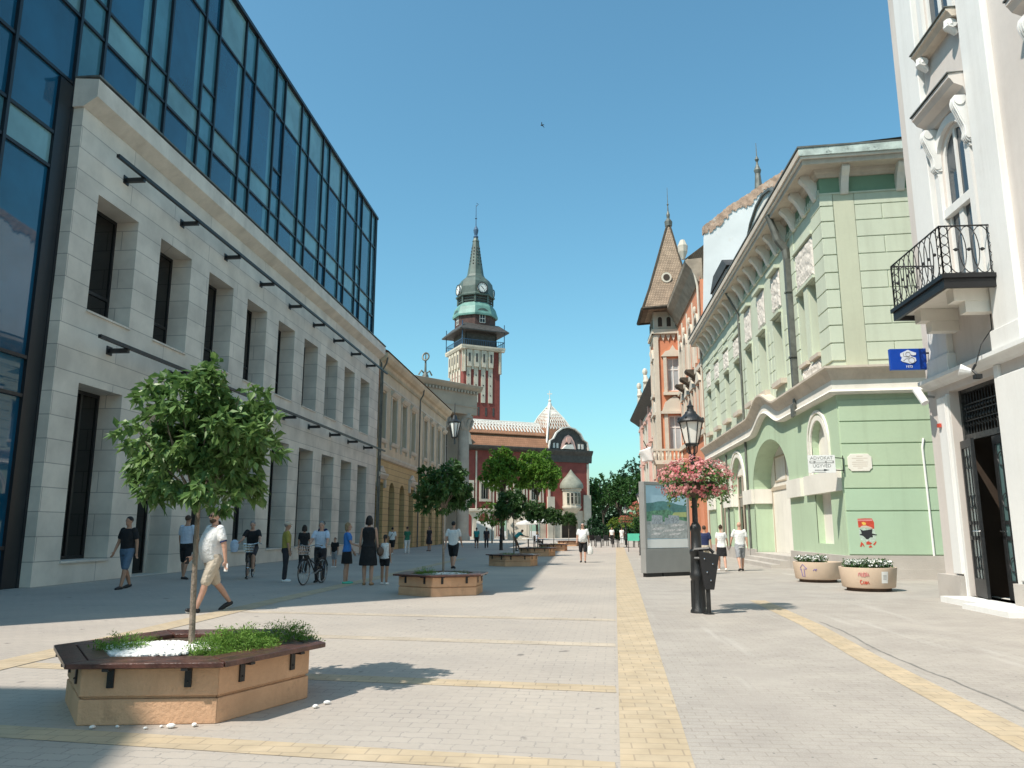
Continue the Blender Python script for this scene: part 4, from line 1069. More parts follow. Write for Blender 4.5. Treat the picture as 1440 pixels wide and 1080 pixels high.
def leaf(name, hinge, direc):
    d = V(direc).normalized(); n = V((-d.y, d.x, 0)); n = -n if n.x > 0 else n; lf = Fr((hinge[0], hinge[1]), d, n)
    f = MB(); L = .74
    for (a, c, z0, z1) in ((0,.08,.14,3.26),(L-.08,L,.14,3.26),(.08,L-.08,.14,.5),(.08,L-.08,3.1,3.26),(.08,L-.08,1.25,1.33),(.08,L-.08,1.55,1.62)): lf.box(f, a, c, z0, z1, -.03, .03)
    for i in range(3): f.tube([lf.P(.22+i*.19,.5,.035), lf.P(.22+i*.19,3.1,.035)], .012, 5)
    for z in (.8, 2.0, 2.8):
        f.tube([lf.P(.41+.16*cos(2*pi*i/12), z+.14*sin(2*pi*i/12), .035) for i in range(13)], .012, 4, cap=False)
    o = f.build(name, M['lampiron'], wh)
    f = MB(); lf.box(f, .08, L-.08, .5, 3.1, -.008, .008); f.build('pane', M['paleglass'], o)
    f = MB(); f.tube([lf.P(L-.06,1.42,.03), lf.P(L-.06,1.42,.09), lf.P(L-.2,1.42,.1)], .015, 6); f.build('handle', M['chrome'], o)
leaf('door_leaf', (8.0,16.86), (-.14,-.75,0)); leaf('door_leaf', (8.12,15.14), (.02,.80,0))
pst = thing('poster', 'yellow poster inside the black double door', 'poster', (8.6,15.9,.7))
b = MB(); b.box(8.55,8.6,15.65,16.35,.14,1.3); b.build('board', M['yellowposter'], pst)
b = MB()
for z in (.5,.75,.85,1.05): b.box(8.545,8.549,15.8,16.2,z,z+.03)
b.build('lettering', M['ink'], pst)

# ================================================================== RED HOUSE WITH TURRET, AND ITS TALL FIREWALL
M['timber'] = mat('grey_brown_eave', (.34,.27,.205), .85, .2, 1.5, .4, 8)
rd = thing('red_house', 'orange red house with pointed tiled corner turret beyond the green corner house', 'building', (8.2,49.8,0))
rf = WEST(8.2)
b = MB(); ww = [(51.2,52.4),(54.0,55.2),(56.8,58.0),(59.2,60.2)]
rf.wall(b, rect(49.8, 62, 0, 17.2), [arch(a,c,12.4,14.4,10) for a,c in ww]+[rect(a,c,8.0,10.6) for a,c in ww]+[arch(a,c,.1,3.6,10) for a,c in ww], .35)
b.quad((8.2,49.8,0),(8.2,49.8,17),(20,49.8,17),(20,49.8,0)); b.build('street_wall', M['red'], rd, recalc=False)
b = MB()
for z0, z1 in ((4.6,5.2),(7.2,7.5),(11.4,11.7)): rf.box(b, 49.8, 62, z0, z1, 0, .2)
for a, c in ww:
    for z0, z1, zt in ((12.4,14.4,1), (8.0,10.6,0)):
        rf.box(b, a-.22, a-.003, z0-.3, z1, 0, .14); rf.box(b, c+.003, c+.22, z0-.3, z1, 0, .14)
        if zt:
            o, i_ = arch_band(a-.01, c+.01, z1, .25, 10)
            for j in range(10): b.hexa([rf.P(*o[j],0),rf.P(*o[j+1],0),rf.P(*i_[j+1],0),rf.P(*i_[j],0),rf.P(*o[j],.14),rf.P(*o[j+1],.14),rf.P(*i_[j+1],.14),rf.P(*i_[j],.14)])
            b.ball(rf.P((a+c)/2, z1+1.1, .12), (.14,.14,.28), 8, 5)
        else: rf.ext(b, [(a-.3,z1+.1),(c+.3,z1+.1),((a+c)/2,z1+.95)], 0, .2)
for y0 in (50.3,53.2,56,58.6,61): b.tube([rf.P(y0,11.7,.06), rf.P(y0,16.4,.06)], .07, 8)
b.build('stone_trim', M['creamlit'], rd)
for lvl, (z0, z1) in enumerate(((12.4,14.4),(8.0,10.6))):
    a, c = ww[0]
    w = window(rf, rd, arch(a,c,z0,z1,10) if lvl == 0 else rect(a,c,z0,z1), -.28, M['whitepaint'], M['wglass'], mull=((a+c)/2,), trans=(z1-.5,), fw=.09)
    repeat(w, rd, rf, [q[0]-a for q in ww[1:]])
b = MB()
for a, c in ww: rf.box(b, a, c, .1, 4.2, -.4, -.34)
b.build('shop_glazing', M['darkglass'], rd)
b = MB()
for y0 in (53.2,56.0,58.7): rf.sweep(b, [(0,11.15),(.7,11.6),(.75,11.75),(0,11.75)], y0-.45, y0+.45)
b.build('flower_ledge', M['barkdark'], rd)
b = MB(); rf.sweep(b, [(-.2,16.9),(.08,16.9),(.5,17.7),(.85,18.15),(.9,18.35),(-.2,18.45)], 49.9, 61.6)
b.build('eave', M['timber'], rd)
b = MB(); b.add([(7.3,49.9,18.4),(7.3,62,18.4),(13,62,22.5),(13,49.9,22.5)], [(0,1,2,3)]); b.build('roof', M['rooftile'], rd, recalc=False)
b = MB(); b.tube([rf.P(50.0,18.4,.75), rf.P(50.0,18.2,.65), rf.P(50.0,17.4,.3), rf.P(50.0,16.6,.15), rf.P(50.0,0,.1)], .08, 6); b.lathe([(.1,18.4),(.3,18.9),(.34,19.3),(.15,19.7)], rf.P(50.0,0,1.0), 8); b.build('downpipe', M['creamlit'], rd)
# firewall
b = MB()
fp = [(8.25,14.0),(8.6,20.3),(10.2,21.6),(13.6,23.7),(14.8,24.6),(16.0,25.3),(17.5,24.0),(22,20.0),(22,14)]
b.extr([(x,49.5,z) for x, z in fp], (0,.28,0)); b.build('firewall', M['firewall'], rd)
b = MB(); rr = random.Random(5)
x_ = 0
top = [(8.5,20.3),(10.2,21.6),(13.6,23.7),(14.8,24.6),(16.0,25.3),(17.5,24.0),(22,20.0)]
for (a, c) in zip(top[:-1], top[1:]):
    n = max(2, int(hypot(c[0]-a[0], c[1]-a[1])/.13))
    for i in range(n):
        t0, t1 = i/n, (i+1)/n; lo = .25+.35*abs(sin(x_*1.3))+rr.uniform(0,.25); hi = rr.uniform(.03,.10); x_ += .13
        x0, x1 = a[0]+(c[0]-a[0])*t0, a[0]+(c[0]-a[0])*t1; zz = a[1]+(c[1]-a[1])*t0; z2 = a[1]+(c[1]-a[1])*t1
        b.hexa([(x0,49.44,zz-lo),(x1,49.44,z2-lo),(x1,49.86,z2-lo),(x0,49.86,zz-lo),(x0,49.44,zz+hi),(x1,49.44,z2+hi),(x1,49.86,z2+hi),(x0,49.86,zz+hi)])
b.build('brick_coping', M['firetop'], rd)
b = MB(); b.lathe([(.5,23.0),(.35,25.0),(.22,26.6),(.3,26.9),(.12,27.3),(.08,27.6),(.18,27.8),(.04,28.1),(.02,29.2)], (14.9,60,2.0), 8); b.build('roof_finial', M['zinc'], rd)
# turret bay
TY = 62.0
bf = Fr((6.4,TY), (1,0), (0,-1))
b = MB()
bf.wall(b, rect(0, 2.6, 0, 16.4), [rect(.85,1.85,11.9,14.5), rect(.85,1.85,7.3,10.0)], .3)
tfw = WEST(6.4); tfw.wall(b, rect(TY, TY+3.2, 0, 16.4), [rect(TY+1,TY+2.1,11.9,14.5), rect(TY+1,TY+2.1,7.3,10.0)], .3)
b.quad((6.4,TY+3.2,0),(8.4,TY+3.2,0),(8.4,TY+3.2,16.4),(6.4,TY+3.2,16.4))
b.build('turret_wall', M['red'], rd, recalc=False)
for z0, z1 in ((11.9,14.5),(7.3,10.0)):
    window(bf, rd, rect(.85,1.85,z0,z1), -.2, M['whitepaint'], M['litglass'], mull=(1.35,), trans=(z1-.9,), fw=.09)
    window(tfw, rd, rect(TY+1,TY+2.1,z0,z1), -.2, M['whitepaint'], M['litglass'], mull=(TY+1.55,), trans=(z1-.9,), fw=.09)
b = MB()
for f, u0, L in ((bf,0,2.1),(tfw,TY,3.2)):
    f.box(b, u0-.1, u0+.22, 0, 16.4, .003, .16); f.box(b, u0+L-.2, u0+L, 0, 16.4, .003, .16)
    c = u0+(1.35 if f is bf else 1.55)
    f.box(b, c-.78, c-.52, 11.7, 14.6, .003, .14); f.box(b, c+.56, c+.8, 11.7, 14.6, .003, .14)
    f.ext(b, [(c-.95,14.6),(c+.95,14.6),(c+.6,15.0),(c+.25,15.1),(c,15.5),(c-.25,15.1),(c-.6,15.0)], .003, .2)
    f.box(b, c-.85, c+.85, 11.55, 11.8, .003, .3)
    f.box(b, c-.85, c-.55, 6.5, 10.1, .003, .14); f.box(b, c+.58, c+.85, 6.5, 10.1, .003, .14)
    f.ext(b, [(c-1.0,10.3),(c+1.0,10.3),(c+.75,11.0),(c,11.5),(c-.75,11.0)], .003, .16); f.box(b, c-1.1, c+1.1, 10.1, 10.3, .003, .3)
    for k in range(5):
        uu = u0+L*(k+.5)/5; f.ext(b, [(uu-L/10,16.4),(uu+L/10,16.4),(uu,15.85)], .003, .12)
    f.box(b, u0-.25, u0+L+.1, 16.4, 16.75, -.3, .3); f.box(b, u0-.1, u0+L, 16.75, 18.2, -.3, .05)
    for k in range(3):
        uu = u0+L*(k+.6)/3; f.ext(b, arch(uu-.28,uu+.28,16.9,17.6,8), .05, .12)
b.build('turret_trim', M['creamlit'], rd)
b = MB()
for f, u0, L in ((bf,0,2.1),(tfw,TY,3.2)):
    for k in range(3):
        uu = u0+L*(k+.6)/3; f.ext(b, arch(uu-.17,uu+.17,17.0,17.6,8), .12, .15)
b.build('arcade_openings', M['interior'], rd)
b = MB(); bx = (5.35,9.6,TY-1.15,TY+3.6)
apx = V((8.0,TY+1.3,26.3))
lowr = [V((bx[0],bx[2],18.2)),V((bx[1],bx[2],18.5)),V((bx[1],bx[3],18.5)),V((bx[0],bx[3],18.2))]
md = [V((p.x+(apx.x-p.x)*.25, p.y+(apx.y-p.y)*.25, 20.0)) for p in lowr]; up_ = [p+(apx-p)*.93 for p in lowr]
for i in range(4):
    j = (i+1) % 4; b.quad(lowr[i],lowr[j],md[j],md[i]); b.quad(md[i],md[j],up_[j],up_[i]); b.add([up_[i],up_[j],apx],[(0,1,2)])
b.quad(*lowr)
b.build('turret_roof', M['rooftile'], rd, recalc=False)
b = MB()
for i in range(4): b.tube([lowr[i],lowr[(i+1)%4]], .14, 6)
for i in range(4): b.tube([lowr[i],md[i],apx], .09, 5)
b.build('roof_edge', M['barkdark'], rd)
b = MB(); c0 = V((7.45,TY+.1,20.9)); b.tube([c0+V((0,.2,0)), c0-V((0,.55,0))], .42, 14); b.build('round_dormer', M['creamlit'], rd)
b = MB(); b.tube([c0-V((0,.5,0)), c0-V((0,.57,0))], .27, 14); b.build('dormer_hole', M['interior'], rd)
b = MB(); b.lathe([(.3,-.5),(.34,-.1),(.12,.2),(.16,.5),(.06,.8),(.04,1.3),(.10,1.4),(.03,1.5),(.015,2.9)], apx, 8); b.build('turret_finial', M['zinc'], rd)
# balcony of the turret
b = MB(); bf.box(b, -.5, 2.1, 6.2, 6.5, .003, .95)
for i in range(9): b.lathe([(.06,6.5),(.1,6.8),(.05,7.05),(.07,7.2)], bf.P(-.4+i*.3, 0, .85), 8)
for i in range(3): b.lathe([(.06,6.5),(.1,6.8),(.05,7.05),(.07,7.2)], bf.P(-.42, 0, .1+i*.28), 8)
bf.box(b, -.5, 2.1, 7.2, 7.35, .75, .95); bf.box(b, -.5, -.32, 7.2, 7.35, .003, .75)
bf.sweep(b, [(0,5.3),(.3,5.4),(.85,6.19),(0,6.19)], -.3, 1.9)
b.build('balcony', M['creamlit'], rd)
fl = thing('flag', 'white cloth flag hanging out beside the balcony of the red house', 'flag', (5.4,61.2,6.4))
b = MB(); b.tube([(6.2,61.8,6.2),(5.1,60.9,8.3)], .035, 6); b.build('flagpole', M['lampiron'], fl)
b = MB(); n = 8
vs = [(5.15-.9*i/n+.25*(j/n), 60.9+.12*sin(3*i/n*2+j*.4), 8.2-.35*i/n-1.15*j/n*(1-.25*i/n)) for i in range(n+1) for j in range(n+1)]
vs = [(x+.5,y_,z-.35) for x,y_,z in vs]
b.add(vs, [(i*(n+1)+j,(i+1)*(n+1)+j,(i+1)*(n+1)+j+1,i*(n+1)+j+1) for i in range(n) for j in range(n)])
o = b.build('cloth', M['parasol'], fl, smooth=True, recalc=False); md_ = o.modifiers.new('t','SOLIDIFY'); md_.thickness=.01

rd.scale = (1,1,1.045)
# far pink house on the same side
pk = thing('pink_house', 'pale pink house with scrolled gables beyond the turret', 'building', (8.2,66,0))
pf = WEST(8.2)
b = MB(); pw_ = [(67.5+3.6*i, 68.9+3.6*i) for i in range(10)]
pf.wall(b, rect(65.25, 104, 0, 15.6), [rect(a,c,11.2,13.8) for a,c in pw_]+[rect(a,c,6.6,9.2) for a,c in pw_]+[arch(a-.4,c+.4,.1,3.4,8) for a,c in pw_], .35); b.quad((8.2,104,0),(25,104,0),(25,104,15.6),(8.2,104,15.6))
b.build('wall', M['creamlit'], pk, recalc=False)
for z0, z1 in ((11.2,13.8),(6.6,9.2)):
    a, c = pw_[0]; w = window(pf, pk, rect(a,c,z0,z1), -.25, M['whitepaint'], M['darkglass'], mull=((a+c)/2,), trans=(z1-.6,), fw=.1); repeat(w, pk, pf, [3.6*i for i in range(1,10)])
b = MB()
for a, c in pw_: pf.box(b, a-.4, c+.4, .1, 4.4, -.4, -.34)
b.build('shop_glazing', M['darkglass'], pk)
b = MB()
for a, c in pw_:
    for z in (11.0, 6.4): pf.box(b, a-.2, c+.2, z, z+.18, 0, .35)
    for z in (13.9, 9.3): pf.box(b, a-.25, c+.25, z, z+.3, 0, .3)
for y0 in (65.8,76.6,87.4,98.2): pf.box(b, y0, y0+.7, 0, 15.6, .003, .3)
pf.box(b, 65.25, 104, 4.8, 5.3, 0, .4)
b.build('stone_trim', M['pink'], pk)
b = MB(); pf.sweep(b, [(0,15.0),(.5,15.4),(1.1,15.8),(1.2,16.0),(0,16.1)], 65.4, 104.3); b.build('eave', M['darkroof'], pk)
b = MB(); b.add([(7.1,65.3,16.02),(7.1,104,16.02),(13,104,20),(13,65.3,20)], [(0,1,2,3)]); b.build('roof', M['rooftile'], pk, recalc=False)
for y0 in (70.5, 79, 88, 97):
    b = MB(); pf.ext(b, [(y0-1.6,15.9),(y0-1.5,17.2),(y0-.9,17.6),(y0-.6,18.6),(y0,19.0),(y0+.6,18.6),(y0+.9,17.6),(y0+1.5,17.2),(y0+1.6,15.9)], .25, .6)
    b.build('scrolled_gable', M['creamlit'], pk)
    b = MB(); b.ball(pf.P(y0,19.3,.42), (.3,.3,.45), 8, 6); b.lathe([(.3,16),(.2,17.4),(.4,17.7),(.1,18.4)], pf.P(y0-2.2,0,.5), 8); b.build('urn', M['creamlit'], pk)
# ================================================================== FOLIAGE
def rdir(r):
    z = r.uniform(-1,1); t = r.uniform(0,2*pi); q = (1-z*z)**.5
    return V((q*cos(t), q*sin(t), z))
def leaf(mb, p, d, L, w, r, fold=.25):
    d = d.normalized(); a = d.cross(V((0,0,1)))
    if a.length < .05: a = V((1,0,0))
    a.normalize(); n = a.cross(d)
    t = r.uniform(-.9,.9); a2 = a*cos(t) + n*sin(t); n2 = n*cos(t) - a*sin(t)
    m = p + d*L*.45
    tip = p + d*L - V((0,0,L*.12))
    mb.add([p, m + a2*w + n2*w*fold, tip, m - a2*w + n2*w*fold], [(0,1,2),(0,2,3)])
def rosette(mb, c, out, n, L, w, r, droop=.5, spread=1.0):
    for k in range(n):
        d = (out*.55 + rdir(r)*spread)
        d.z -= droop*r.random()
        leaf(mb, c + rdir(r)*L*.25, d, L*r.uniform(.7,1.15), w*r.uniform(.8,1.2), r)
def crown(mb, c, rad, nclump, per, L, w, seed, droop=.5, inner=.45, lump=.22, flat=-.75, cr=.5):
    r = random.Random(seed); c = V(c)
    lobes = [(rdir(r), r.uniform(.6,1)) for _ in range(9)]
    k = 0
    while k < nclump:
        d = rdir(r)
        if d.z < flat: continue
        f = 1 - lump + lump*1.5*max(0, max(d.dot(l)*s for l, s in lobes)-.45)/.55
        q = f*(inner + (1-inner)*r.random()**.45)
        p = c + V((d.x*rad[0]*q, d.y*rad[1]*q, d.z*rad[2]*q))
        rosette(mb, p, d, per, L, w, r, droop)
        k += 1
def crown2(mb, c, rad, nl, per, n, L, w, seed, droop=.6, flat=-.7, lr=.3, inner=.3):
    """crown of nl leafy boughs, each a loose cluster of rosettes on its outer side, with gaps between"""
    r = random.Random(seed); c = V(c); k = 0
    while k < nl:
        d = rdir(r)
        if d.z < flat: continue
        q = r.uniform(.42,.86) if r.random() < .75 else r.uniform(.1,.45)
        lc = c + V((d.x*rad[0]*q, d.y*rad[1]*q, d.z*rad[2]*q)); R0 = lr*r.uniform(.7,1.25)*rad[0]; k += 1
        for _ in range(int(per*r.uniform(.7,1.2))):
            e = rdir(r)
            if e.dot(d) < -.25: e = -e
            p = lc + V((e.x, e.y, e.z*.8))*R0*r.uniform(.55,1.0)
            rosette(mb, p, (e*.7+d*.5), n, L*r.uniform(.75,1.15), w, r, droop)
def limbs(mb, base, top, r0, r1, c, rad, n, seed):
    r = random.Random(seed); base = V(base); top = V(top); c = V(c)
    mid = (base+top)/2 + V((r.uniform(-.03,.03), r.uniform(-.03,.03), 0))*(top-base).length
    mb.tube([base - V((0,0,.05)), base+(mid-base)*.15, mid, top], [r0*1.35, r0, (r0+r1)/2, r1], 10)
    for k in range(n):
        d = rdir(r); d.z = abs(d.z)*.8+.25; d.normalize()
        e = c + V((d.x*rad[0], d.y*rad[1], d.z*rad[2]*.9))*r.uniform(.55,.85)
        s_ = top - (top-base).normalized()*r.uniform(0,.25)*(top-base).length*.4
        m = (s_+e)/2 + rdir(r)*.06*(e-s_).length
        mb.tube([s_, m, e], [r1*.75, r1*.45, r1*.16], 6)

# ================================================================== PLANTERS ALONG THE STREET
def hexv(R_, a0, k): return (R_*cos(a0+k*pi/3), R_*sin(a0+k*pi/3))
def make_planter():
    o = thing('hexagon_planter', '', 'planter')
    a0 = R(8.6)
    b = MB()
    for z0, z1, r_ in ((0,.185,1.03),(.185,.205,1.005),(.205,.41,1.03)):
        ov = [hexv(r_,a0,k) for k in range(6)]; iv = [hexv(.88,a0,k) for k in range(6)]
        for k in range(6):
            j = (k+1) % 6
            b.hexa([(*ov[k],z0),(*ov[j],z0),(*iv[j],z0),(*iv[k],z0),(*ov[k],z1),(*ov[j],z1),(*iv[j],z1),(*iv[k],z1)])
    b.build('basin', M['planter'], o, bevel=.008)
    b = MB()
    for k in range(6):
        j = (k+1) % 6; g_ = .004
        o1, o2 = V((*hexv(1.17,a0,k),0)), V((*hexv(1.17,a0,j),0)); i1, i2 = V((*hexv(.79,a0,k),0)), V((*hexv(.79,a0,j),0))
        for f0, f1 in ((0,.485),(.515,1)):
            pa = [o1+(i1-o1)*f0, o2+(i2-o2)*f0, o2+(i2-o2)*f1, o1+(i1-o1)*f1]
            t = (o2-o1).normalized()*g_; pa = [pa[0]+t, pa[1]-t, pa[2]-t, pa[3]+t]
            b.hexa([(p.x,p.y,.425) for p in pa]+[(p.x,p.y,.465) for p in pa])
    b.build('bench_rim', M['wood'], o, bevel=.006)
    for k in range(6):
        p, q = V((*hexv(1.03,a0,k),0)), V((*hexv(1.03,a0,(k+1)%6),0)); t = (q-p).normalized(); n = V((t.y,-t.x,0))
        for f in (.22,.78):
            c = p+(q-p)*f; b = MB(); fr_ = Fr((c.x,c.y), t, n)
            fr_.box(b, -.025,.025,.27,.42,.002,.018); fr_.box(b, -.025,.025,.405,.423,.018,.12); b.ball(fr_.P(0,.31,.02), .009, 6, 4)
            b.build('bracket', M['blackmetal'], o)
    b = MB(); b.prism([hexv(.879,a0,k) for k in range(6)], .30, .425); b.build('soil', M['soil'], o)
    return o
P0 = make_planter()
def chips(root, seed, cx, cy, rx, ry, n):
    b = MB(); r = random.Random(seed)
    for _ in range(n):
        t = r.uniform(0,2*pi); q = min(r.random()**.5*(1+.10*sin(3*t)+.07*sin(7*t+1)) + abs(r.gauss(0,.05)), 1.3)
        s_ = r.uniform(.013,.025)
        b.ball((cx+rx*q*cos(t), cy+ry*q*sin(t), .432+s_*.5+.03*max(0,1-q)), (s_*r.uniform(.8,1.4), s_, s_*.75), 5, 3)
    g_ = b.build('gravel', M['stonewhite'], root, smooth=True); g_['kind'] = 'stuff'
    return g_
TREES = []
def put_planter(o, x, y, rz, label):
    o.location = (x, y, 0); o.rotation_euler = (0,0,rz); o['label'] = label; o['group'] = 'hexagonal planters with wooden bench rims along the street'
spots = [(-3.42,6.83,0,'nearest peach hexagon planter, with white marble chips around its tree'),
         (-3.22,18.3,R(20),'second hexagon planter, standing half in the sun before the woman in black'),
         (-2.75,32.6,R(8),'third hexagon planter, in the shade beside the slim street lamp'),
         (-2.40,44.6,R(3),'fourth hexagon planter, partly hidden behind the one by the street lamp'),
         (-1.85,55.6,R(11),'fifth hexagon planter, just left of the man carrying a white bag'),
         (-1.0,72,R(5),'farthest hexagon planter, showing above the others by the open air tables')]
pl = [P0] + [copy_tree(P0) for _ in spots[1:]]
for o, s_ in zip(pl, spots): put_planter(o, *s_)
chips(P0, 2, -.22, -.14, .46, .38, 1900)
chips(pl[1], 3, .1, -.1, .5, .4, 300)

def make_tree(name, label, crad, cz, soil, seed, lm, bark, lean=(0,0), dens=1.0, L=.112):
    o = thing(name, label, 'tree')
    b = MB(); limbs(b, (0,0,soil), (lean[0],lean[1],cz-crad[2]*.55), .028, .020, (lean[0],lean[1],cz), crad, 14, seed)
    b.build('trunk', bark, o, smooth=True)
    b = MB(); crown2(b, (lean[0],lean[1],cz), crad, int(74*dens), 10, 8, L, L*.25, seed, droop=.85, flat=-.75, lr=.26)
    b.build('crown', lm, o, recalc=False)
    return o
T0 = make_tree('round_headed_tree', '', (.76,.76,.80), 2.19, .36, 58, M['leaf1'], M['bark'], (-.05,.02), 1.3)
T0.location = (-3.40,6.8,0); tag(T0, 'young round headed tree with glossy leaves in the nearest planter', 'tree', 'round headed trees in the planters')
TB = make_tree('round_headed_tree', '', (.76,.76,.72), 2.38, .36, 33, M['leaf2'], M['bark'], (-.04,0), 1.0, .135)  # same kind of tree; the street's shade is put into its darker leaf colour
for i, (x, y, s_, rz, lb) in enumerate([
        (-3.20,18.4,1.0,0,'round headed tree in the second planter, behind the woman in black'),
        (-2.72,32.6,1.02,1.3,'dark round headed tree in the planter beside the slim street lamp'),
        (-2.38,44.6,1.0,2.2,'round headed tree in the fourth planter, before the stone oriel'),
        (-1.83,55.6,.98,3.1,'round headed tree in the fifth planter, next to the open air tables'),
        (-1.0,72,1.0,4.4,'round headed tree in the farthest planter of the row')]):
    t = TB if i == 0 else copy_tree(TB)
    t.location = (x,y,0); t.scale = (s_,s_,s_); t.rotation_euler = (0,0,rz); tag(t, lb, 'tree', 'round headed trees in the planters')

# junipers and tufts
def spray(name, label, cat, loc, rad, n, L, seed, m, up=.55, grp=None):
    o = MB(); r = random.Random(seed)
    for _ in range(n):
        t = r.uniform(0,2*pi); q = r.random()**.6
        p = V((rad[0]*q*cos(t)*.8, rad[1]*q*sin(t)*.8, r.uniform(.0,rad[2]*(1-q*q)*.75)))
        d = V((cos(t)*(.35+q), sin(t)*(.35+q), up+r.uniform(-.25,.45))).normalized()
        Ls = L*r.uniform(.7,1.3)
        for k in range(7):
            f = k/6; pp = p + d*Ls*f - V((0,0,.25*Ls*f*f))
            s_ = d.cross(rdir(r)).normalized()
            leaf(o, pp, d*.7+s_*(.9 if k % 2 else -.9)+V((0,0,.1)), Ls*.42*(1.05-f*.6), Ls*.032, r, .1)
    ob_ = o.build(name, m, None, recalc=False); ob_.location = loc
    return tag(ob_, label, cat, grp)
spray('juniper_shrub', 'large bright juniper shrub spreading right of the trunk in the nearest planter', 'shrub', (-2.98,6.74,.41), (.40,.36,.22), 800, .125, 4, M['juniper'])
spray('juniper_shrub', 'dark juniper shrub at the back corner of the nearest planter', 'shrub', (-2.72,7.22,.41), (.26,.2,.26), 300, .13, 5, M['juniper'])
spray('juniper_shrub', 'tiny juniper tuft in the white chips of the nearest planter', 'shrub', (-3.90,6.55,.42), (.17,.14,.12), 150, .13, 6, M['juniper'], .9)
spray('juniper_shrub', 'thin juniper sprig at the left rim of the nearest planter', 'shrub', (-4.0,7.0,.42), (.16,.16,.07), 60, .10, 7, M['juniper'], .5)
spray('juniper_shrub', 'green juniper shrub on the left of the second planter', 'shrub', (-3.55,18.1,.37), (.34,.3,.2), 260, .14, 8, M['juniper'])
spray('juniper_shrub', 'yellowish low juniper on the right of the second planter', 'shrub', (-2.8,18.3,.37), (.45,.3,.12), 240, .12, 9, M['leafyellow'])
for i, (x, y) in enumerate(((-2.9,32.4),(-2.2,44.4),(-1.7,55.4))):
    spray('juniper_shrub', ['low juniper in the third planter','low juniper in the fourth planter','low juniper in the fifth planter'][i], 'shrub', (x,y,.37), (.5,.4,.14), 120, .16, 12+i, M['juniper'])
rr = random.Random(9)
for i, (x, y) in enumerate([(-3.62,5.80),(-3.45,5.84),(-3.13,5.88),(-3.05,5.87),(-2.90,5.93),(-3.22,5.82),(-2.2,6.6),(-2.15,6.75)]):
    b = MB(); s_ = rr.uniform(.012,.026); b.ball((0,0,s_*.6), (s_*1.4,s_,s_*.7), 8, 5, rot=Matrix.Rotation(rr.uniform(0,3),3,'Z'))
    o = b.build('pebble', M['stonewhite'], None, smooth=True); o.location = (x,y,.004); tag(o, 'small white pebble fallen on the paving at the foot of the nearest planter', 'pebble', 'white pebbles beside the nearest planter')

# ================================================================== STREET LAMPS WITH FLOWER BALLS
def make_lamp():
    o = thing('street_lamp', '', 'street lamp')
    b = MB()
    b.lathe([(.15,0),(.15,.04),(.125,.08),(.115,.58),(.135,.62),(.135,.68),(.115,.72),(.11,1.0),(.125,1.03),(.125,1.08),(.095,1.12),(.088,1.42),(.10,1.45),(.10,1.5),(.055,1.58)], n=12)
    for k in range(8):
        t = 2*pi*k/8; b.tube([(.118*cos(t),.118*sin(t),.1),(.112*cos(t),.112*sin(t),.56)], .014, 5); b.tube([(.104*cos(t),.104*sin(t),.74),(.098*cos(t),.098*sin(t),.99)], .012, 5)
    b.build('pedestal', M['lampiron'], o, smooth=True)
    b = MB(); b.lathe([(.052,1.5),(.048,2.0),(.055,2.03),(.048,2.06),(.042,2.72),(.07,2.75),(.06,2.80),(.03,2.82)], n=12); b.build('pole', M['lampiron'], o, smooth=True)
    b = MB()
    for k in range(6):
        t = 2*pi*k/6; e = V((cos(t),sin(t),0)); b.tube([e*.035+V((0,0,2.80)), e*.085+V((0,0,2.86)), e*.10+V((0,0,2.99))], .012, 5)
    b.lathe([(.115,2.97),(.125,3.0),(.115,3.02)], n=6)
    for k in range(6):
        t = 2*pi*k/6; e = V((cos(t),sin(t),0)); b.tube([e*.122+V((0,0,3.0)), e*.212+V((0,0,3.42))], .011, 5)
    b.lathe([(.235,3.40),(.25,3.42),(.235,3.46),(.16,3.52),(.11,3.57),(.10,3.60),(.07,3.62),(.055,3.68),(.065,3.71),(.03,3.74),(.022,3.79),(.008,3.84)], n=12)
    for k in range(6):
        t = 2*pi*k/6; b.ball((.22*cos(t),.22*sin(t),3.47), (.025,.025,.035), 6, 4)
    b.build('lantern_frame', M['lampiron'], o, smooth=True)
    b = MB(); b.lathe([(.108,3.02),(.20,3.41)], n=6); b.build('lantern_glass', M['lampglass'], o)
    b = MB(); 
    for k in range(4):
        t = pi/2*k; b.tube([(0,0,2.05),(.35*cos(t),.35*sin(t),2.12)], .012, 5)
    b.build('basket_arm', M['lampiron'], o)
    return o
L0 = make_lamp()
lampspots = [(2.09,14.43,'black cast iron lantern post with a pink flower ball, nearest of all'),
             (3.55,46,'black lantern post standing just behind the grey advertising kiosk'),
             (4.42,76,'black lantern post at the far end, right of the man with a bag'),
             (-5.7,57,'slim black lantern post in the shade left of the planter trees')]
lamps = [L0] + [copy_tree(L0) for _ in lampspots[1:]]
for o, (x, y, lb) in zip(lamps, lampspots): o.location = (x,y,0); tag(o, lb, 'street lamp', 'lantern posts with flower balls')
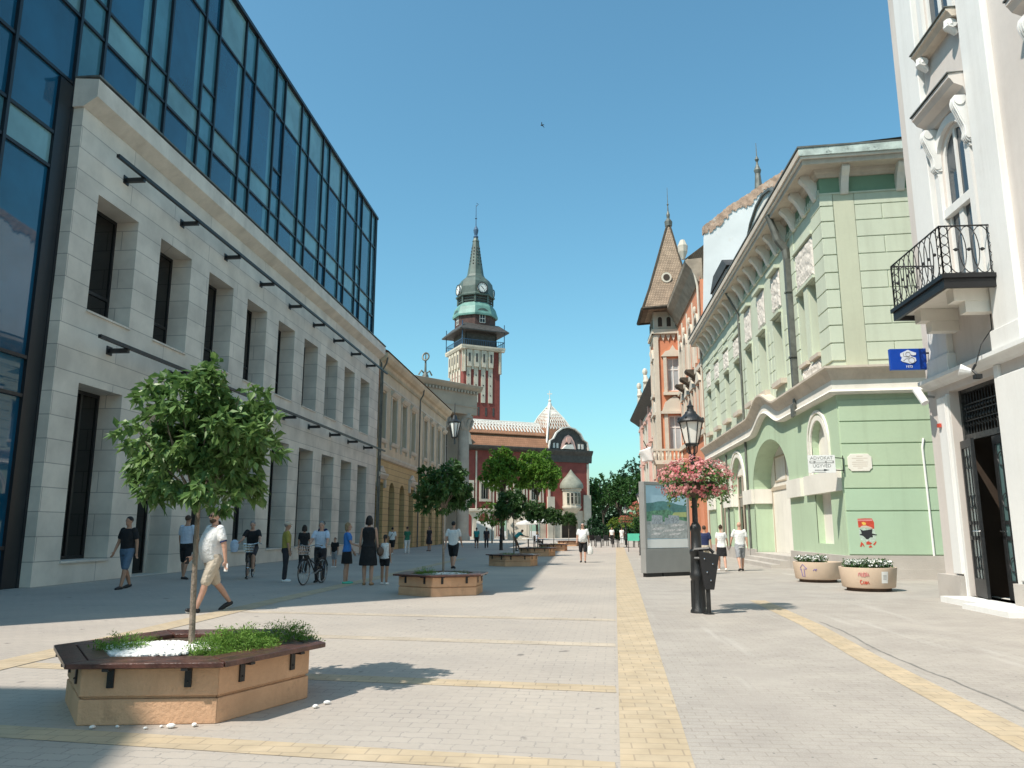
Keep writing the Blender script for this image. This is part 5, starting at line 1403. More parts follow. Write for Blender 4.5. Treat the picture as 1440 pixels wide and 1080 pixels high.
def make_ball(seed, pm, dens=1.0):
    o = thing('flower_basket', '', 'flower basket')
    r = random.Random(seed)
    b = MB()
    for _ in range(int(1000*dens)):
        d = rdir(r); d.z *= .8; q = r.uniform(.45,.98)
        p = V((d.x*.66*q, d.y*.66*q, 2.38+d.z*.36*q - .10*q*q*(1 if r.random() < .4 else 0)))
        leaf(b, p, d+rdir(r)*.9, r.uniform(.06,.10), .026, r)
    for _ in range(int(70*dens)):
        t = r.uniform(0,2*pi); q = r.uniform(.3,.64); p = V((q*cos(t), q*sin(t), 2.14)); n_ = r.randint(2,6)
        for k in range(n_): leaf(b, p-V((0,0,.045*k))+rdir(r)*.02, V((cos(t),sin(t),-.6))+rdir(r)*.8, .07, .022, r)
    b.build('foliage', M['leaf1'], o, recalc=False)
    b = MB()
    for _ in range(int(900*dens)):
        d = rdir(r); 
        if d.z < -.75: continue
        q = r.uniform(.82,1.06)
        if sin(5*d.x+seed)*cos(6*d.y)+.4*sin(9*d.z) < -.35 and r.random() < .75: continue
        p = V((d.x*.68*q, d.y*.68*q, 2.39+d.z*.37*q)) + V((0,0,-.08 if d.z < -.2 else 0))
        n_ = (d+rdir(r)*.35).normalized(); a = n_.cross(V((.3,.2,1))).normalized(); c = n_.cross(a)
        s_ = r.uniform(.015,.027)
        for m_ in range(r.randint(2,4)):
            pc = p + rdir(r)*.035; vs = [pc + n_*.004]
            for k in range(6):
                t = 2*pi*k/6; vs.append(pc + (a*cos(t)+c*sin(t))*s_ + n_*s_*r.uniform(-.1,.5))
            b.add(vs, [(0,k+1,(k+1)%6+1) for k in range(6)])
    b.build('blossoms', pm, o, recalc=False)
    b = MB(); b.lathe([(.12,2.02),(.34,2.1),(.40,2.28),(.36,2.3)], n=16); b.build('bowl', M['soil'], o)
    return o
F0 = make_ball(3, M['petal']); tag(F0, 'large ball of pink hanging flowers around the nearest lantern post', 'flower basket', 'flower balls on the lantern posts'); F0.location = (2.13,14.43,0)
F1 = make_ball(5, M['petalred'], .6); tag(F1, 'coral red flower ball showing just left of the advertising kiosk', 'flower basket', 'flower balls on the lantern posts'); F1.location = (3.55,46,.12)
for (x, y, lb) in ((4.42,76,'smaller looking orange pink flower ball above the far tables'), (-5.7,57,'dark coral flower ball on the slim lantern post in the shade')):
    c = copy_tree(F1, label=lb); c.location = (x,y,.05)
F1.scale = (1.25,1.25,1.25); F1.location = (3.75,46,-.35)
# litter bin on the nearest lamp
lb_ = thing('litter_bin', 'tapering black litter bin fixed beside the nearest lantern post', 'litter bin', (2.23,14.2,0))
b = MB(); c = V((2.23,14.20,0))
b.hexa([c+V(p) for p in ((-.06,-.05,.42),(.10,-.05,.42),(.10,.07,.42),(-.06,.07,.42),(-.14,-.12,1.08),(.20,-.12,1.02),(.20,.10,1.02),(-.14,.10,1.08))]); b.build('bin_body', M['plasticblack'], lb_, bevel=.01)
b = MB(); b.tube([c+V((0,.02,.0)), c+V((0,.02,.5))], .04, 8); b.lathe([(.10,0),(.10,.02),(.05,.03)], c+V((0,.02,0)), 8); b.tube([c+V((-.2,.1,.95)), c+V((.05,.0,.95))], .03, 6); b.tube([c+V((-.2,.1,1.1)), c+V((.05,.0,1.12)), c+V((.12,0,1.05))], .035, 6); b.build('bin_stand', M['lampiron'], lb_)
b = MB()
for x, z in ((-.06,.95),(.08,.86),(-.02,.72),(.04,.58)): b.ball(c+V((x,-.115+(.95-z)*.09,z)), .018, 6, 4)
b.build('bin_studs', M['chrome'], lb_)

# ================================================================== ADVERTISING KIOSK
kd = V((.80,.60,0)).normalized(); kn = V((kd.y,-kd.x,0))
kk = thing('advertising_kiosk', 'tall grey advertising kiosk with a poster of a town under hills', 'kiosk', (2.04,24.86,0))
kf = Fr((2.04,24.86), kd, kn); KW = 1.95
b = MB(); kf.box(b, 0, KW, .12, .86, -.24, 0); kf.box(b, 0, KW, .86, 2.96, -.24, -.05)
kf.box(b, 0, .09, .86, 2.96, -.049, .0); kf.box(b, KW-.09, KW, .86, 2.96, -.049, .0); kf.box(b, .09, KW-.09, 2.86, 2.96, -.049, .0); b.build('cabinet', M['kioskgrey'], kk, bevel=.01)
b = MB(); kf.box(b, .05, .7, .0, .12, -.2, -.04); kf.box(b, .75, KW-.05, 0, .12, -.2, -.04); b.build('foot', M['blackmetal'], kk)
def flat(name, poly, d, m, th_=.003):
    b = MB(); kf.ext(b, poly, d-.001, d+th_); return b
ps = MB(); kf.box(ps, .10, KW-.10, .88, 2.85, -.05, -.036); po = ps.build('poster', mat('poster_sky', (.42,.62,.74), .35, .12, .8, 0), kk)
def layer(poly, d, name, m):
    b = MB(); kf.ext(b, poly, d, d+.002); b.build(name, m, po)
x0, x1 = .105, KW-.105
layer([(x0,1.6),(x1,1.6),(x1,2.22),(1.5,2.25),(1.2,2.31),(.85,2.36),(.6,2.34),(.4,2.30),(x0,2.28)], -.0355, 'printed_hills', mat('poster_hills', (.10,.24,.24), .4, .25, 5, 0))
layer([(x0,1.5),(x1,1.5),(x1,1.98),(1.3,2.0),(1.0,2.1),(.7,2.06),(.4,2.05),(x0,2.0)], -.033, 'printed_woods', mat('poster_woods', (.12,.27,.17), .4, .45, 11, 0))
layer([(1.15,1.86),(x1,1.86),(x1,2.02),(1.3,2.0)], -.0305, 'printed_field', mat('poster_field', (.45,.50,.22), .4, .15, 6, 0))
layer([(x0,1.18),(x1,1.18),(x1,1.72),(1.4,1.78),(.9,1.7),(x0,1.72)], -.0305, 'printed_town', mat('poster_town', (.42,.44,.44), .4, .22, 9, 0))
b = MB()
for (a, c, z0, z1) in ((.30,.78,1.62,1.9),(1.0,1.5,1.64,1.9),(.85,1.0,1.6,1.82)):
    kf.ext(b, [(a,z0),(c,z0+.02),(c,z1),(a+.04,z1+.02)], -.028, -.026)
b.build('printed_blocks', mat('poster_blocks', (.34,.38,.42), .4, .35, 20, 0), po)
b = MB()
for (a, c, z) in ((.3,.9,1.44),(.75,1.35,1.38),(1.1,1.75,1.55),(.25,.8,1.28),(1.0,1.6,1.27),(1.3,1.78,1.40)):
    kf.ext(b, [(a,z),(c-.15,z+.02),(c,z+.09),(a+.15,z+.08)], -.028, -.026)
b.build('printed_roofs', mat('poster_roofs', (.62,.60,.60), .4, .25, 15, 0), po)
layer([(x0,.89),(x1,.89),(x1,1.17),(x0,1.15)], -.0255, 'printed_footer', M['signwhite'])

# ================================================================== ROUND FLOWER POTS
def make_pot():
    o = thing('round_planter', '', 'planter')
    b = MB(); b.lathe([(.50,0),(.50,.09)], n=40); b.build('foot', M['potfoot'], o)
    b = MB(); b.lathe([(.50,.075),(.585,.09),(.60,.11),(.655,.54),(.655,.56),(.585,.56),(.56,.45),(0.01,.45)], n=48); b.build('bowl', M['potconc'], o, smooth=True)
    b = MB(); b.lathe([(.556,.455),(.01,.47)], n=24); b.build('soil', M['soil'], o)
    return o
def flowers(loc, seed, n, xr, label):
    r = random.Random(seed); o = thing('white_petunias', label, 'flowers', loc)
    b = MB(); w_ = MB()
    for _ in range(n):
        x, y = r.uniform(*xr), r.uniform(-.5,.5)
        if hypot(x,y) > .55: continue
        h = r.uniform(.05,.19); c = V((x,y,.46+h*.9))
        for k in range(7): leaf(b, c+rdir(r)*.06, rdir(r)+V((0,0,.5)), .07, .02, r)
        if r.random() < .9:
            n_ = (V((x*.6,y*.6-.3,.8))+rdir(r)*.5).normalized(); a = n_.cross(V((.2,1,.1))).normalized(); q = n_.cross(a); pc = c+V((0,0,.05)); s_ = r.uniform(.025,.04)
            w_.add([pc]+[pc+(a*cos(2*pi*k/7)+q*sin(2*pi*k/7))*s_+n_*.01 for k in range(7)], [(0,k+1,(k+1)%7+1) for k in range(7)])
    b.build('foliage', M['leaf2'], o, world=False, recalc=False); w_.build('blossoms', M['petalwhite'], o, world=False, recalc=False)
Q0 = make_pot(); Q1 = copy_tree(Q0)
Q0.location = (6.98,20.0,0); tag(Q0, 'round sand coloured concrete planter with a white notice and red scrawls', 'planter', 'round concrete planters')
Q1.location = (6.72,23.2,0); tag(Q1, 'round sand coloured concrete planter with a violet painted arrow', 'planter', 'round concrete planters')
flowers((6.98,20.0,.04), 4, 330, (-.55,.5), 'white petunias filling the round planter with the white notice')
flowers((6.72,23.2,.04), 6, 190, (-.5,.15), 'white petunias on one side of the round planter with the painted arrow')
def onpot(pc, ang, z):
    r_ = .60+(z-.11)*(.055/.43)
    return V((pc[0]+(r_+.004)*cos(ang), pc[1]+(r_+.004)*sin(ang), z))
def patch(mb, pc, a0, a1, z0, z1, n=5, dz=0):
    for i in range(n):
        p, q = a0+(a1-a0)*i/n, a0+(a1-a0)*(i+1)/n
        mb.quad(onpot(pc,p,z0), onpot(pc,q,z0), onpot(pc,q,z1), onpot(pc,p,z1))
pc = (6.98,20.0)
b = MB(); patch(b, pc, R(-82), R(-67), .21, .48); o = b.build('notice', M['signwhite'], Q0, recalc=False)
for ob_ in (o,): ob_.location = V((0,0,0))
def rebase(o, root):
    for v in o.data.vertices: v.co -= V(root.location)
rebase(o, Q0)
b = MB()
for z in (.30,.33,.36,.39): 
    for i in range(4):
        p, q = R(-79)+i*R(2.2), R(-79)+(i+1)*R(2.2); b.quad(onpot((6.98,19.997),p,z),onpot((6.98,19.997),q,z),onpot((6.98,19.997),q,z+.008),onpot((6.98,19.997),p,z+.008))
n_ = b.build('notice_text', M['inkgrey'], o, recalc=False, world=False); rebase(n_, Q0)
def scribble(root, pc, strokes, m, name, w=.012):
    b = MB()
    for st_ in strokes: b.tube([onpot(pc, R(a), z) for a, z in st_], w*.5, 4)
    o = b.build(name, m, root, world=False); rebase(o, root)
scribble(Q0, pc, [[(-128,.37),(-127,.44),(-125,.45),(-124,.38)],[(-122,.45),(-122,.36),(-119,.37),(-119,.44)],[(-117,.36),(-117,.46),(-114,.44),(-114,.37),(-117,.36)],[(-112,.46),(-112,.37)],[(-110,.37),(-109,.45),(-107,.37)]], M['inkpink'], 'scrawl', .022)
scribble(Q0, pc, [[(-122,.27),(-125,.27),(-126,.22),(-124,.18),(-121,.20)],[(-119,.25),(-119,.19),(-116,.2),(-116,.25)],[(-114,.18),(-113,.25)],[(-112,.19),(-110,.25),(-108,.19)]], M['inkred'], 'scrawl', .022)
pc = (6.72,23.2)
scribble(Q1, pc, [[(-150,.40),(-142,.50),(-132,.38)],[(-139,.38),(-139,.17),(-146,.17),(-148,.38),(-151,.36)],[(-136,.37),(-133,.38)]], M['inkviolet'], 'painted_arrow', .022)
scribble(Q1, pc, [[(-116,.33),(-113,.38),(-110,.32),(-109,.38)],[(-112,.36),(-107,.37)]], M['inkviolet'], 'scrawl', .022)

# ================================================================== SIGNS
def text(name, body, size, m, parent, at, u, up=V((0,0,1)), align='CENTER', depth=.004, sx=1.0):
    cu = bpy.data.curves.new(name, 'FONT'); cu.body = body; cu.size = size; cu.align_x = align; cu.align_y = 'CENTER'; cu.extrude = depth
    t = bpy.data.objects.new(name, cu); col.objects.link(t)
    dg = bpy.context.evaluated_depsgraph_get(); me = bpy.data.meshes.new_from_object(t.evaluated_get(dg))
    bpy.data.objects.remove(t); u = V(u).normalized(); n = u.cross(up)
    off = BASE.get(parent, V((0,0,0)))
    for v in me.vertices: v.co = V(at) + u*v.co.x*sx + up*v.co.y + n*v.co.z - off
    me.materials.clear(); me.materials.append(m)
    o = bpy.data.objects.new(name, me); col.objects.link(o); o.parent = parent; BASE[o] = off.copy()
    return o
# blue projecting sign on the white house
bs = thing('projecting_sign', 'blue projecting sign with a silver crest on the white house corner', 'sign', (7.6,17.55,5.2))
pr = Fr((6.98,17.55), (1,.0), (0,-1))
b = MB(); pr.box(b, 0, .78, 4.95, 5.43, -.05, .05); b.build('panel', M['bluesign'], bs, bevel=.006)
b = MB(); b.tube([(7.76,17.55,5.33),(7.95,17.55,5.33)], .02, 6); b.tube([(7.76,17.55,5.05),(7.95,17.55,5.05)], .02, 6); b.build('arm', M['blackmetal'], bs)
b = MB()
cr = [(.22,5.32),(.30,5.36),(.39,5.40),(.47,5.36),(.56,5.33),(.55,5.28),(.49,5.27),(.44,5.29),(.45,5.25),(.54,5.22),(.55,5.15),(.50,5.10),(.42,5.08),(.33,5.11),(.26,5.13),(.22,5.16),(.25,5.22),(.22,5.26)]
pr.ext(b, cr, .05, .062); b.build('crest', M['silver'], bs)
b = MB()
for (cx, cz, r_) in ((.38,5.30,.05),(.45,5.16,.065)):
    b.tube([pr.P(cx+r_*cos(2*pi*i/16), cz+r_*sin(2*pi*i/16), .063) for i in range(17)], .007, 5, cap=False)
b.tube([pr.P(.29,5.33,.063),pr.P(.28,5.26,.063),pr.P(.36,5.24,.063),pr.P(.42,5.22,.063)], .006, 5); b.tube([pr.P(.27,5.15,.063),pr.P(.33,5.20,.063),pr.P(.39,5.20,.063)], .006, 5)
b.build('crest_lines', M['inkgrey'], bs)
text('year', '1973', .075, M['signwhite'], bs, pr.P(.39,5.015,.053), pr.u)
# lawyer's sign: ADVOKAT / ÜGYVÉD
ad = thing('lawyer_sign', 'white lawyer sign with an arrow projecting from the green corner', 'sign', (7.6,24.45,3.4))
af = Fr((7.02,24.42), (1,-.03), (-.03,-1))
b = MB(); af.box(b, 0, .80, 3.16, 3.70, -.02, .02); b.build('panel', M['signwhite'], ad)
text('lettering', 'ADVOKAT', .14, M['inkgrey'], ad, af.P(.40,3.61,.021), af.u)
text('lettering', 'ÜGYVÉD', .14, M['inkgrey'], ad, af.P(.40,3.37,.021), af.u)
b = MB(); af.ext(b, arch(.04,.76,3.455,3.53,2)[:2]+[(.76,3.53),(.04,3.53)], .02, .024); b.build('name_bar', M['inkgrey'], ad)
b = MB()
for a, c in ((.07,.16),(.22,.5),(.55,.72)): af.ext(b, [(a,3.475),(c,3.475),(c,3.512),(a,3.512)], .024, .026)
b.build('name_lines', M['signwhite'], ad)
b = MB(); af.ext(b, [(.18,3.235),(.45,3.235),(.45,3.215),(.62,3.245),(.45,3.275),(.45,3.25),(.18,3.25)], .02, .024); af.ext(b, [(.1,3.178),(.5,3.178),(.5,3.186),(.1,3.186)], .02, .024); b.build('arrow', M['ink'], ad)
b = MB(); b.tube([af.P(.78,3.62,0), af.P(1.12,3.62,-.25)], .016, 6); b.tube([af.P(.78,3.24,0), af.P(1.12,3.24,-.25)], .016, 6); b.tube([af.P(1.1,3.7,-.22), af.P(1.1,3.16,-.22)], .014, 6); b.build('arm', M['blackmetal'], ad)
# plaque with clipped corners
pq = thing('wall_plaque', 'pale clipped corner memorial plaque on the green side wall', 'plaque', tuple(sf.P(.53,3.47,0)))
b = MB(); k = .09
def clip(u0,u1,z0,z1,k): return [(u0+k,z0),(u1-k,z0),(u1-k*.6,z0+k*.6),(u1,z0+k),(u1,z1-k),(u1-k*.6,z1-k*.6),(u1-k,z1),(u0+k,z1),(u0+k*.6,z1-k*.6),(u0,z1-k),(u0,z0+k),(u0+k*.6,z0+k*.6)]
sf.ext(b, clip(.18,.88,3.22,3.75,k), .03, .065); b.build('tablet', M['ivory'], pq, bevel=.008)
b = MB()
for i, (a, c) in enumerate(((.44,.62),(.30,.76),(.42,.64),(.30,.76),(.30,.76),(.32,.74),(.45,.6))): sf.ext(b, [(a,3.665-i*.06),(c,3.665-i*.06),(c,3.683-i*.06),(a,3.683-i*.06)], .065, .067)
b.build('inscription', M['trimtan'], pq)
# street art paste-up: generic painted face with a red cap
sa = thing('wall_painting', 'small red and black street art stencil low on the green side wall', 'street art', tuple(sf.P(.6,1.3,0)))
U = lambda x, y: (.33 + (x-190)*.00104, 1.78 - (y-170)*.00118)
def art(name, pts, d, m):
    b = MB(); sf.ext(b, [U(*p) for p in pts], d, d+.002); b.build(name, m, sa)
art('cap', [(190,170),(400,160),(590,165),(640,260),(630,430),(420,400),(200,390)], .036, M['inkred'])
art('cap_edge', [(190,190),(590,185),(600,225),(190,230)], .0385, M['inkpink']); art('cap_badge', [(290,270),(350,250),(420,280),(400,330),(340,335)], .0385, M['inkyellow'])
art('cap_brim', [(220,400),(300,350),(420,345),(540,385),(600,410),(420,400)], .0385, M['creamlit'])
art('face', [(215,410),(620,420),(660,560),(640,700),(520,780),(350,770),(240,700),(200,560)], .0355, mat('stencil_grey', (.45,.55,.47), .8, .2, 20, 0))
art('mask', [(225,425),(320,470),(400,460),(580,430),(560,540),(690,570),(680,590),(570,585),(575,640),(500,640),(440,690),(385,685),(360,650),(300,600),(215,580),(225,560),(275,545),(255,470)], .0385, M['ink'])
art('mouth', [(380,760),(440,735),(540,785),(500,820),(380,820)], .0385, M['inkred'])
for q in ([(240,750),(300,800),(330,880),(300,870),(270,820),(240,880),(200,870)], [(560,820),(650,730),(660,770),(600,840)], [(450,860),(500,835),(540,890),(440,900)]): art('splash', q, .0385, M['inkred'])
# flood light and wall device on the white house, pipe at the joint
fd = thing('flood_light', 'small white flood light on a curved cable above the black door', 'lamp', (7.45,14.95,4.4))
b = MB(); b.tube([(7.46,15.05,4.40),(7.28,15.12,4.46)], [.05,.11], 10); b.build('lamp_head', M['signwhite'], fd)
b = MB(); b.tube([(7.5,14.95,4.52),(7.46,15.0,4.42),(7.52,14.93,4.3)], .025, 6); b.tube([(7.5,14.95,4.5),(7.62,14.9,4.9),(7.86,14.93,5.2),(7.88,14.96,5.62)], .010, 5); b.box(7.44,7.56,14.86,14.98,4.24,4.32); b.build('bracket', M['lampiron'], fd)
cam_ = thing('security_camera', 'white tube camera on the white house corner under the blue sign', 'camera', (7.7,17.75,4.3))
b = MB(); b.tube([(7.52,17.62,4.52),(7.60,17.42,4.18)], .085, 10); b.build('camera_body', M['signwhite'], cam_)
b = MB(); b.tube([(7.60,17.55,4.36),(7.88,17.6,4.34)], .03, 6); b.build('camera_arm', M['kioskgrey'], cam_)
b = MB(); b.box(7.74,7.79,17.2,17.3,3.62,3.70); o = b.build('alarm_beacon', M['inkred'], None); tag(o, 'small red alarm beacon on the white house wall', 'beacon')
b = MB(); b.tube([sf.P(2.42,4.2,.06), sf.P(2.36,3.9,.06), sf.P(2.38,2.5,.06), sf.P(2.40,.1,.06)], .032, 8); o = b.build('drain_pipe', M['signwhite'], None); tag(o, 'thin white pipe running down the joint between green and white house', 'pipe')
# ================================================================== FAR TABLES, CHAIRS, BOARDS
def make_chair():
    o = thing('cafe_chair', '', 'chair')
    for x in (-.22,.22):
        for y in (-.22,.22):
            b = MB(); b.tube([(x,y,0),(x*.95,y*.95,.66 if y < 0 else .98)], .035, 5); b.build('leg', M['blackmetal'], o)
    b = MB(); b.box(-.24,.24,-.24,.24,.43,.47); b.build('seat', M['blackmetal'], o)
    b = MB(); b.box(-.23,.23,.18,.23,.5,.98); b.box(-.27,-.2,-.24,.2,.62,.67); b.box(.2,.27,-.24,.2,.62,.67); b.build('backrest', M['blackmetal'], o)
    return o
C0 = make_chair()
chs = [(1.55,66.2,pi,'black cafe chair, nearest to the man with the white bag'),(3.0,66.6,R(70),'black cafe chair left of the low dark table'),(4.75,66.8,R(-80),'black cafe chair right of the low dark table'),(1.2,71.5,R(20),'black cafe chair in the back row, by the city hall corner'),(2.3,71.8,R(-20),'black cafe chair in the back row, before the park trees')]
for i, (x, y, rz, lb) in enumerate(chs):
    c = C0 if i == 0 else copy_tree(C0)
    c.location = (x,y,0); c.rotation_euler = (0,0,rz); tag(c, lb, 'chair', 'black cafe chairs at the far end of the street')
ct = thing('cafe_table', 'low dark cafe table between two black chairs', 'table', (3.9,66.4,0))
b = MB(); b.lathe([(.6,.70),(.6,.74)], (3.9,66.4,0), 16); b.build('tabletop', M['blackmetal'], ct)
b = MB(); b.lathe([(.3,0),(.3,.03),(.05,.06),(.05,.70)], (3.9,66.4,0), 10); b.build('pedestal', M['blackmetal'], ct)
gbd = thing('price_board', 'mint green board on thin black legs at the kiosk edge', 'board', (3.7,53.2,0))
b = MB(); b.box(3.2,4.12,53.16,53.2,.72,1.2); b.build('panel', M['mintboard'], gbd)
for x in (3.25,4.07):
    b = MB(); b.tube([(x,53.22,0),(x,53.22,1.2)], .02, 6); b.tube([(x,52.95,0),(x,53.5,0.02)], .02, 5); b.build('leg', M['blackmetal'], gbd)
def parasol(x, y, h, r_, label):
    o = thing('parasol', label, 'parasol', (x,y,0))
    b = MB(); b.tube([(x,y,0),(x,y,h+.25)], .03, 6); b.build('pole', M['kioskgrey'], o)
    b = MB(); b.lathe([(r_,h-.32),(r_,h-.14),(r_*.5,h+.05),(.03,h+.22)], (x,y,0), 8); b.build('canopy', M['parasol'], o)
parasol(-3.9,78,2.35,1.5,'low white parasol over the shaded cafe tables')
parasol(-5.6,84,2.3,1.2,'small grey white parasol behind the shaded cafe tables')
mb_ = thing('menu_board', 'tall white display stand with round pictures behind the third planter', 'board', (-7.0,88,0))
b = MB(); b.box(-8.1,-5.7,88,88.1,.3,3.0); b.build('panel', M['creamlit'], mb_)
b = MB()
for i, z in enumerate((1.0,1.7,2.4)): b.tube([(-7.2,88.0,z),(-7.2,87.97,z)], .24, 12)
b.build('pictures', M['trimtan'], mb_)
b = MB(); b.box(-11.6,-9.6,88,88.1,.2,2.4); wb = b.build('info_board', M['signwhite'], None); tag(wb, 'plain white information board beside the tall display stand', 'board')
for i, (x, y, lb) in enumerate(((-3.0,64,'white topped cafe table under the low white parasol'),(-4.3,66,'white topped cafe table left of the parasol pole'))):
    o = thing('cafe_table', lb, 'table', (x,y,0))
    b = MB(); b.lathe([(.55,.70),(.55,.74)], (x,y,0), 14); b.build('tabletop', M['signwhite'], o); b = MB(); b.lathe([(.3,0),(.3,.03),(.05,.06),(.05,.7)], (x,y,0), 8); b.build('pedestal', M['blackmetal'], o)

# ================================================================== TREES OF THE PARK AND THE SQUARE
def big_tree(name, label, x, y, cz, rad, lm, seed, n=170, L=.5, th0=.22, grp=None, bark='barkdark', per=9, lump=.38):
    o = thing(name, label, 'tree', (x,y,0), grp)
    b = MB(); limbs(b, (0,0,0), (0,0,cz-rad[2]*.75), th0, th0*.6, (0,0,cz), rad, 12, seed); b.build('trunk', M[bark], o, smooth=True, world=False)
    b = MB(); crown2(b, (0,0,cz), rad, int(n/4.5), 6, per-1, L*.85, L*.22, seed, droop=.45, flat=-.65, lr=.30); b.build('crown', lm, o, recalc=False, world=False)
    return o
big_tree('acacia_tree', 'bright green acacia before the city hall, left one of the pair', -10.9, 112, 9.6, (3.1,3.1,3.9), M['leafbright'], 41, 560, .62, .2)
big_tree('acacia_tree', 'bright green acacia before the city hall, right one of the pair', -6.0, 113, 9.4, (3.5,3.2,3.7), M['leafbright'], 43, 600, .62, .2)
big_tree('young_tree', 'small yellow green tree beside the theatre column', -9.6, 86, 2.9, (2.0,1.8,1.6), M['leafbright'], 47, 120, .36, .08)
pk_ = [(1.2,150,7.2,(3.6,3.4,4.6),'leafpark','park tree against the city hall corner'),
       (5.0,165,8.4,(4.2,4,5.6),'leafpark','tall dark park tree in the middle of the gap, with a bare trunk'),
       (8.2,158,8.3,(3.8,3.6,4.9),'leafpark','park tree right of the bare trunked one'),
       (11.2,150,7.6,(3.6,3.6,5.2),'leafpark','park tree closest to the pink house'),
       (2.6,180,7.5,(4.5,4,5.2),'leafdark','dark park tree in the second row, left'),
       (9.5,185,10.2,(5,4.5,5.6),'leafdark','dark park tree in the second row, right'),
       (14.5,188,14.5,(3.8,3.6,5.2),'leafdark','highest dark conifer like crown above the park')]
for i, (x, y, cz, rad, lm, lb) in enumerate(pk_):
    big_tree('park_tree', lb, x, y, cz, rad, M[lm], 60+i, 280, .75, .28, 'trees in the park beyond the city hall')
for i, (x, y, cz, rad, lm, lb) in enumerate([(5.9,122,2.6,(2.3,1.6,1.7),'leafyellow','sunlit yellow green bush at the park edge'),(2.4,130,2.2,(2.3,1.6,2.0),'leafdark','dark clipped bush at the park edge, left'),
        (8.9,128,2.4,(2.4,1.6,2.2),'leafpark','green bush at the park edge, right'),(12.2,128,2.6,(2.4,1.6,2.4),'leafpark','green bush behind the pink house corner'),(5,172,3.6,(13,2,3.6),'leafdark','long dark hedge under the park trees'),(5.2,108,1.3,(3.6,1.0,1.1),'leafdark','low dark hedge behind the black cafe chairs')]):
    o = thing('park_bush', lb, 'bush', (x,y,0)); b = MB(); crown(b, (0,0,cz*.75), rad, 150 if rad[0] < 5 else 1100, 9, .4 if rad[0] < 5 else .6, .12 if rad[0] < 5 else .2, 90+i, droop=.3, inner=.2, lump=.3, flat=-.95); b.build('foliage', M[lm], o, recalc=False, world=False)
    b = MB()
    for k in range(5): b.tube([(.1*k-.2,0,0),(.25*k-.5,.1,cz*.8)], .04, 5)
    b.build('stems', M['barkdark'], o, world=False)

# swift in the sky
bd = MB(); bd.ball((0,0,0), (.05,.10,.04), 8, 6); bd.add([(0,.04,.01),(-.16,-.02,.09),(-.19,-.12,.02),(-.05,-.05,0)], [(0,1,2,3)]); bd.add([(0,.04,.01),(.16,-.02,.05),(.20,-.1,-.05),(.05,-.05,0)], [(0,1,2,3)]); bd.add([(0,-.08,0),(-.04,-.17,0),(.04,-.17,0)], [(0,1,2)])
o = bd.build('bird', M['ink'], None, recalc=False); o.location = (-1.97,45,26.65); o.rotation_euler = (R(10),R(28),R(60)); md_ = o.modifiers.new('t','SOLIDIFY'); md_.thickness = .012; tag(o, 'small dark bird flying in the blue sky above the tower', 'bird')
# ================================================================== PEOPLE
SK = {k: mat('skin_'+k, c, .55, .08, 9, .05, 120, obj=True) for k, c in dict(fair=(.52,.30,.215), tan=(.42,.235,.155), brown=(.30,.165,.105)).items()}
HR = {k: mat('hair_'+k, c, .5, .3, 30, .5, 90, obj=True) for k, c in dict(black=(.016,.013,.012), brown=(.055,.033,.02), grey=(.25,.24,.23), fair=(.28,.19,.10)).items()}
def cloth(name, c, rough=.85): return mat('cloth_'+name, c, rough, .08, 7, .55, 8, obj=True, dist=.035)
CL = dict(black=cloth('black',(.015,.015,.017)), white=cloth('white',(.72,.72,.71)), pale=cloth('pale_blue',(.50,.58,.70)), beige=cloth('beige',(.52,.45,.36)),
          denim=cloth('denim',(.10,.16,.24)), yellow=cloth('mustard',(.36,.31,.07)), navy=cloth('navy',(.02,.03,.09)), blue=cloth('blue',(.05,.20,.55)),
          green=cloth('green',(.03,.17,.10)), teal=cloth('teal',(.03,.30,.30)), grey=cloth('grey',(.30,.31,.33)), brown=cloth('brown',(.12,.08,.06)), dark=cloth('charcoal',(.035,.033,.04)))
SHOE = dict(black=M['plasticblack'], white=M['signwhite'], teal=M['mintboard'], tan=mat('tan_leather',(.35,.2,.1),.6,.1,5,0))
def capsule(mb, p0, r0, p1, r1, n=10):
    p0, p1 = V(p0), V(p1); d = p1-p0; L = d.length
    if L < 1e-6: mb.ball(p0, r0, n, 6); return
    d /= L; pts = []; rs = []
    for a in (-80,-50,-20): pts.append(p0 + d*r0*sin(R(a))); rs.append(r0*cos(R(a)))
    for f in (.25,.5,.75): pts.append(p0+d*L*f); rs.append(r0+(r1-r0)*f)
    for a in (20,50,80): pts.append(p1 + d*r1*sin(R(a))); rs.append(r1*cos(R(a)))
    mb.tube(pts, rs, n)
def loft(mb, rings, T, n=18):
    """rings: (z, rx, ry, yoff)"""
    vs = []
    for z, rx, ry, yo in rings:
        for j in range(n):
            t = 2*pi*j/n; c, s_ = cos(t), sin(t)
            vs.append(T @ V((rx*math.copysign(abs(c)**.85, c), yo+ry*math.copysign(abs(s_)**.85, s_), z)))
    k = len(rings)
    mb.add(vs, [(i*n+j,i*n+(j+1)%n,(i+1)*n+(j+1)%n,(i+1)*n+j) for i in range(k-1) for j in range(n)] + [tuple(range(n))[::-1], tuple(range((k-1)*n,k*n))])
def fuse(mb, name, m, parent, vox, it=4):
    o = mb.build(name, m, None)
    r_ = o.modifiers.new('r','REMESH'); r_.mode = 'VOXEL'; r_.voxel_size = vox
    s_ = o.modifiers.new('s','SMOOTH'); s_.factor = .5; s_.iterations = it
    dg = bpy.context.evaluated_depsgraph_get(); me = bpy.data.meshes.new_from_object(o.evaluated_get(dg))
    bpy.data.objects.remove(o); me.shade_smooth(); me.materials.clear(); me.materials.append(m)
    o = bpy.data.objects.new(name, me); col.objects.link(o); o.parent = parent; BASE[o] = V((0,0,0))
    return o
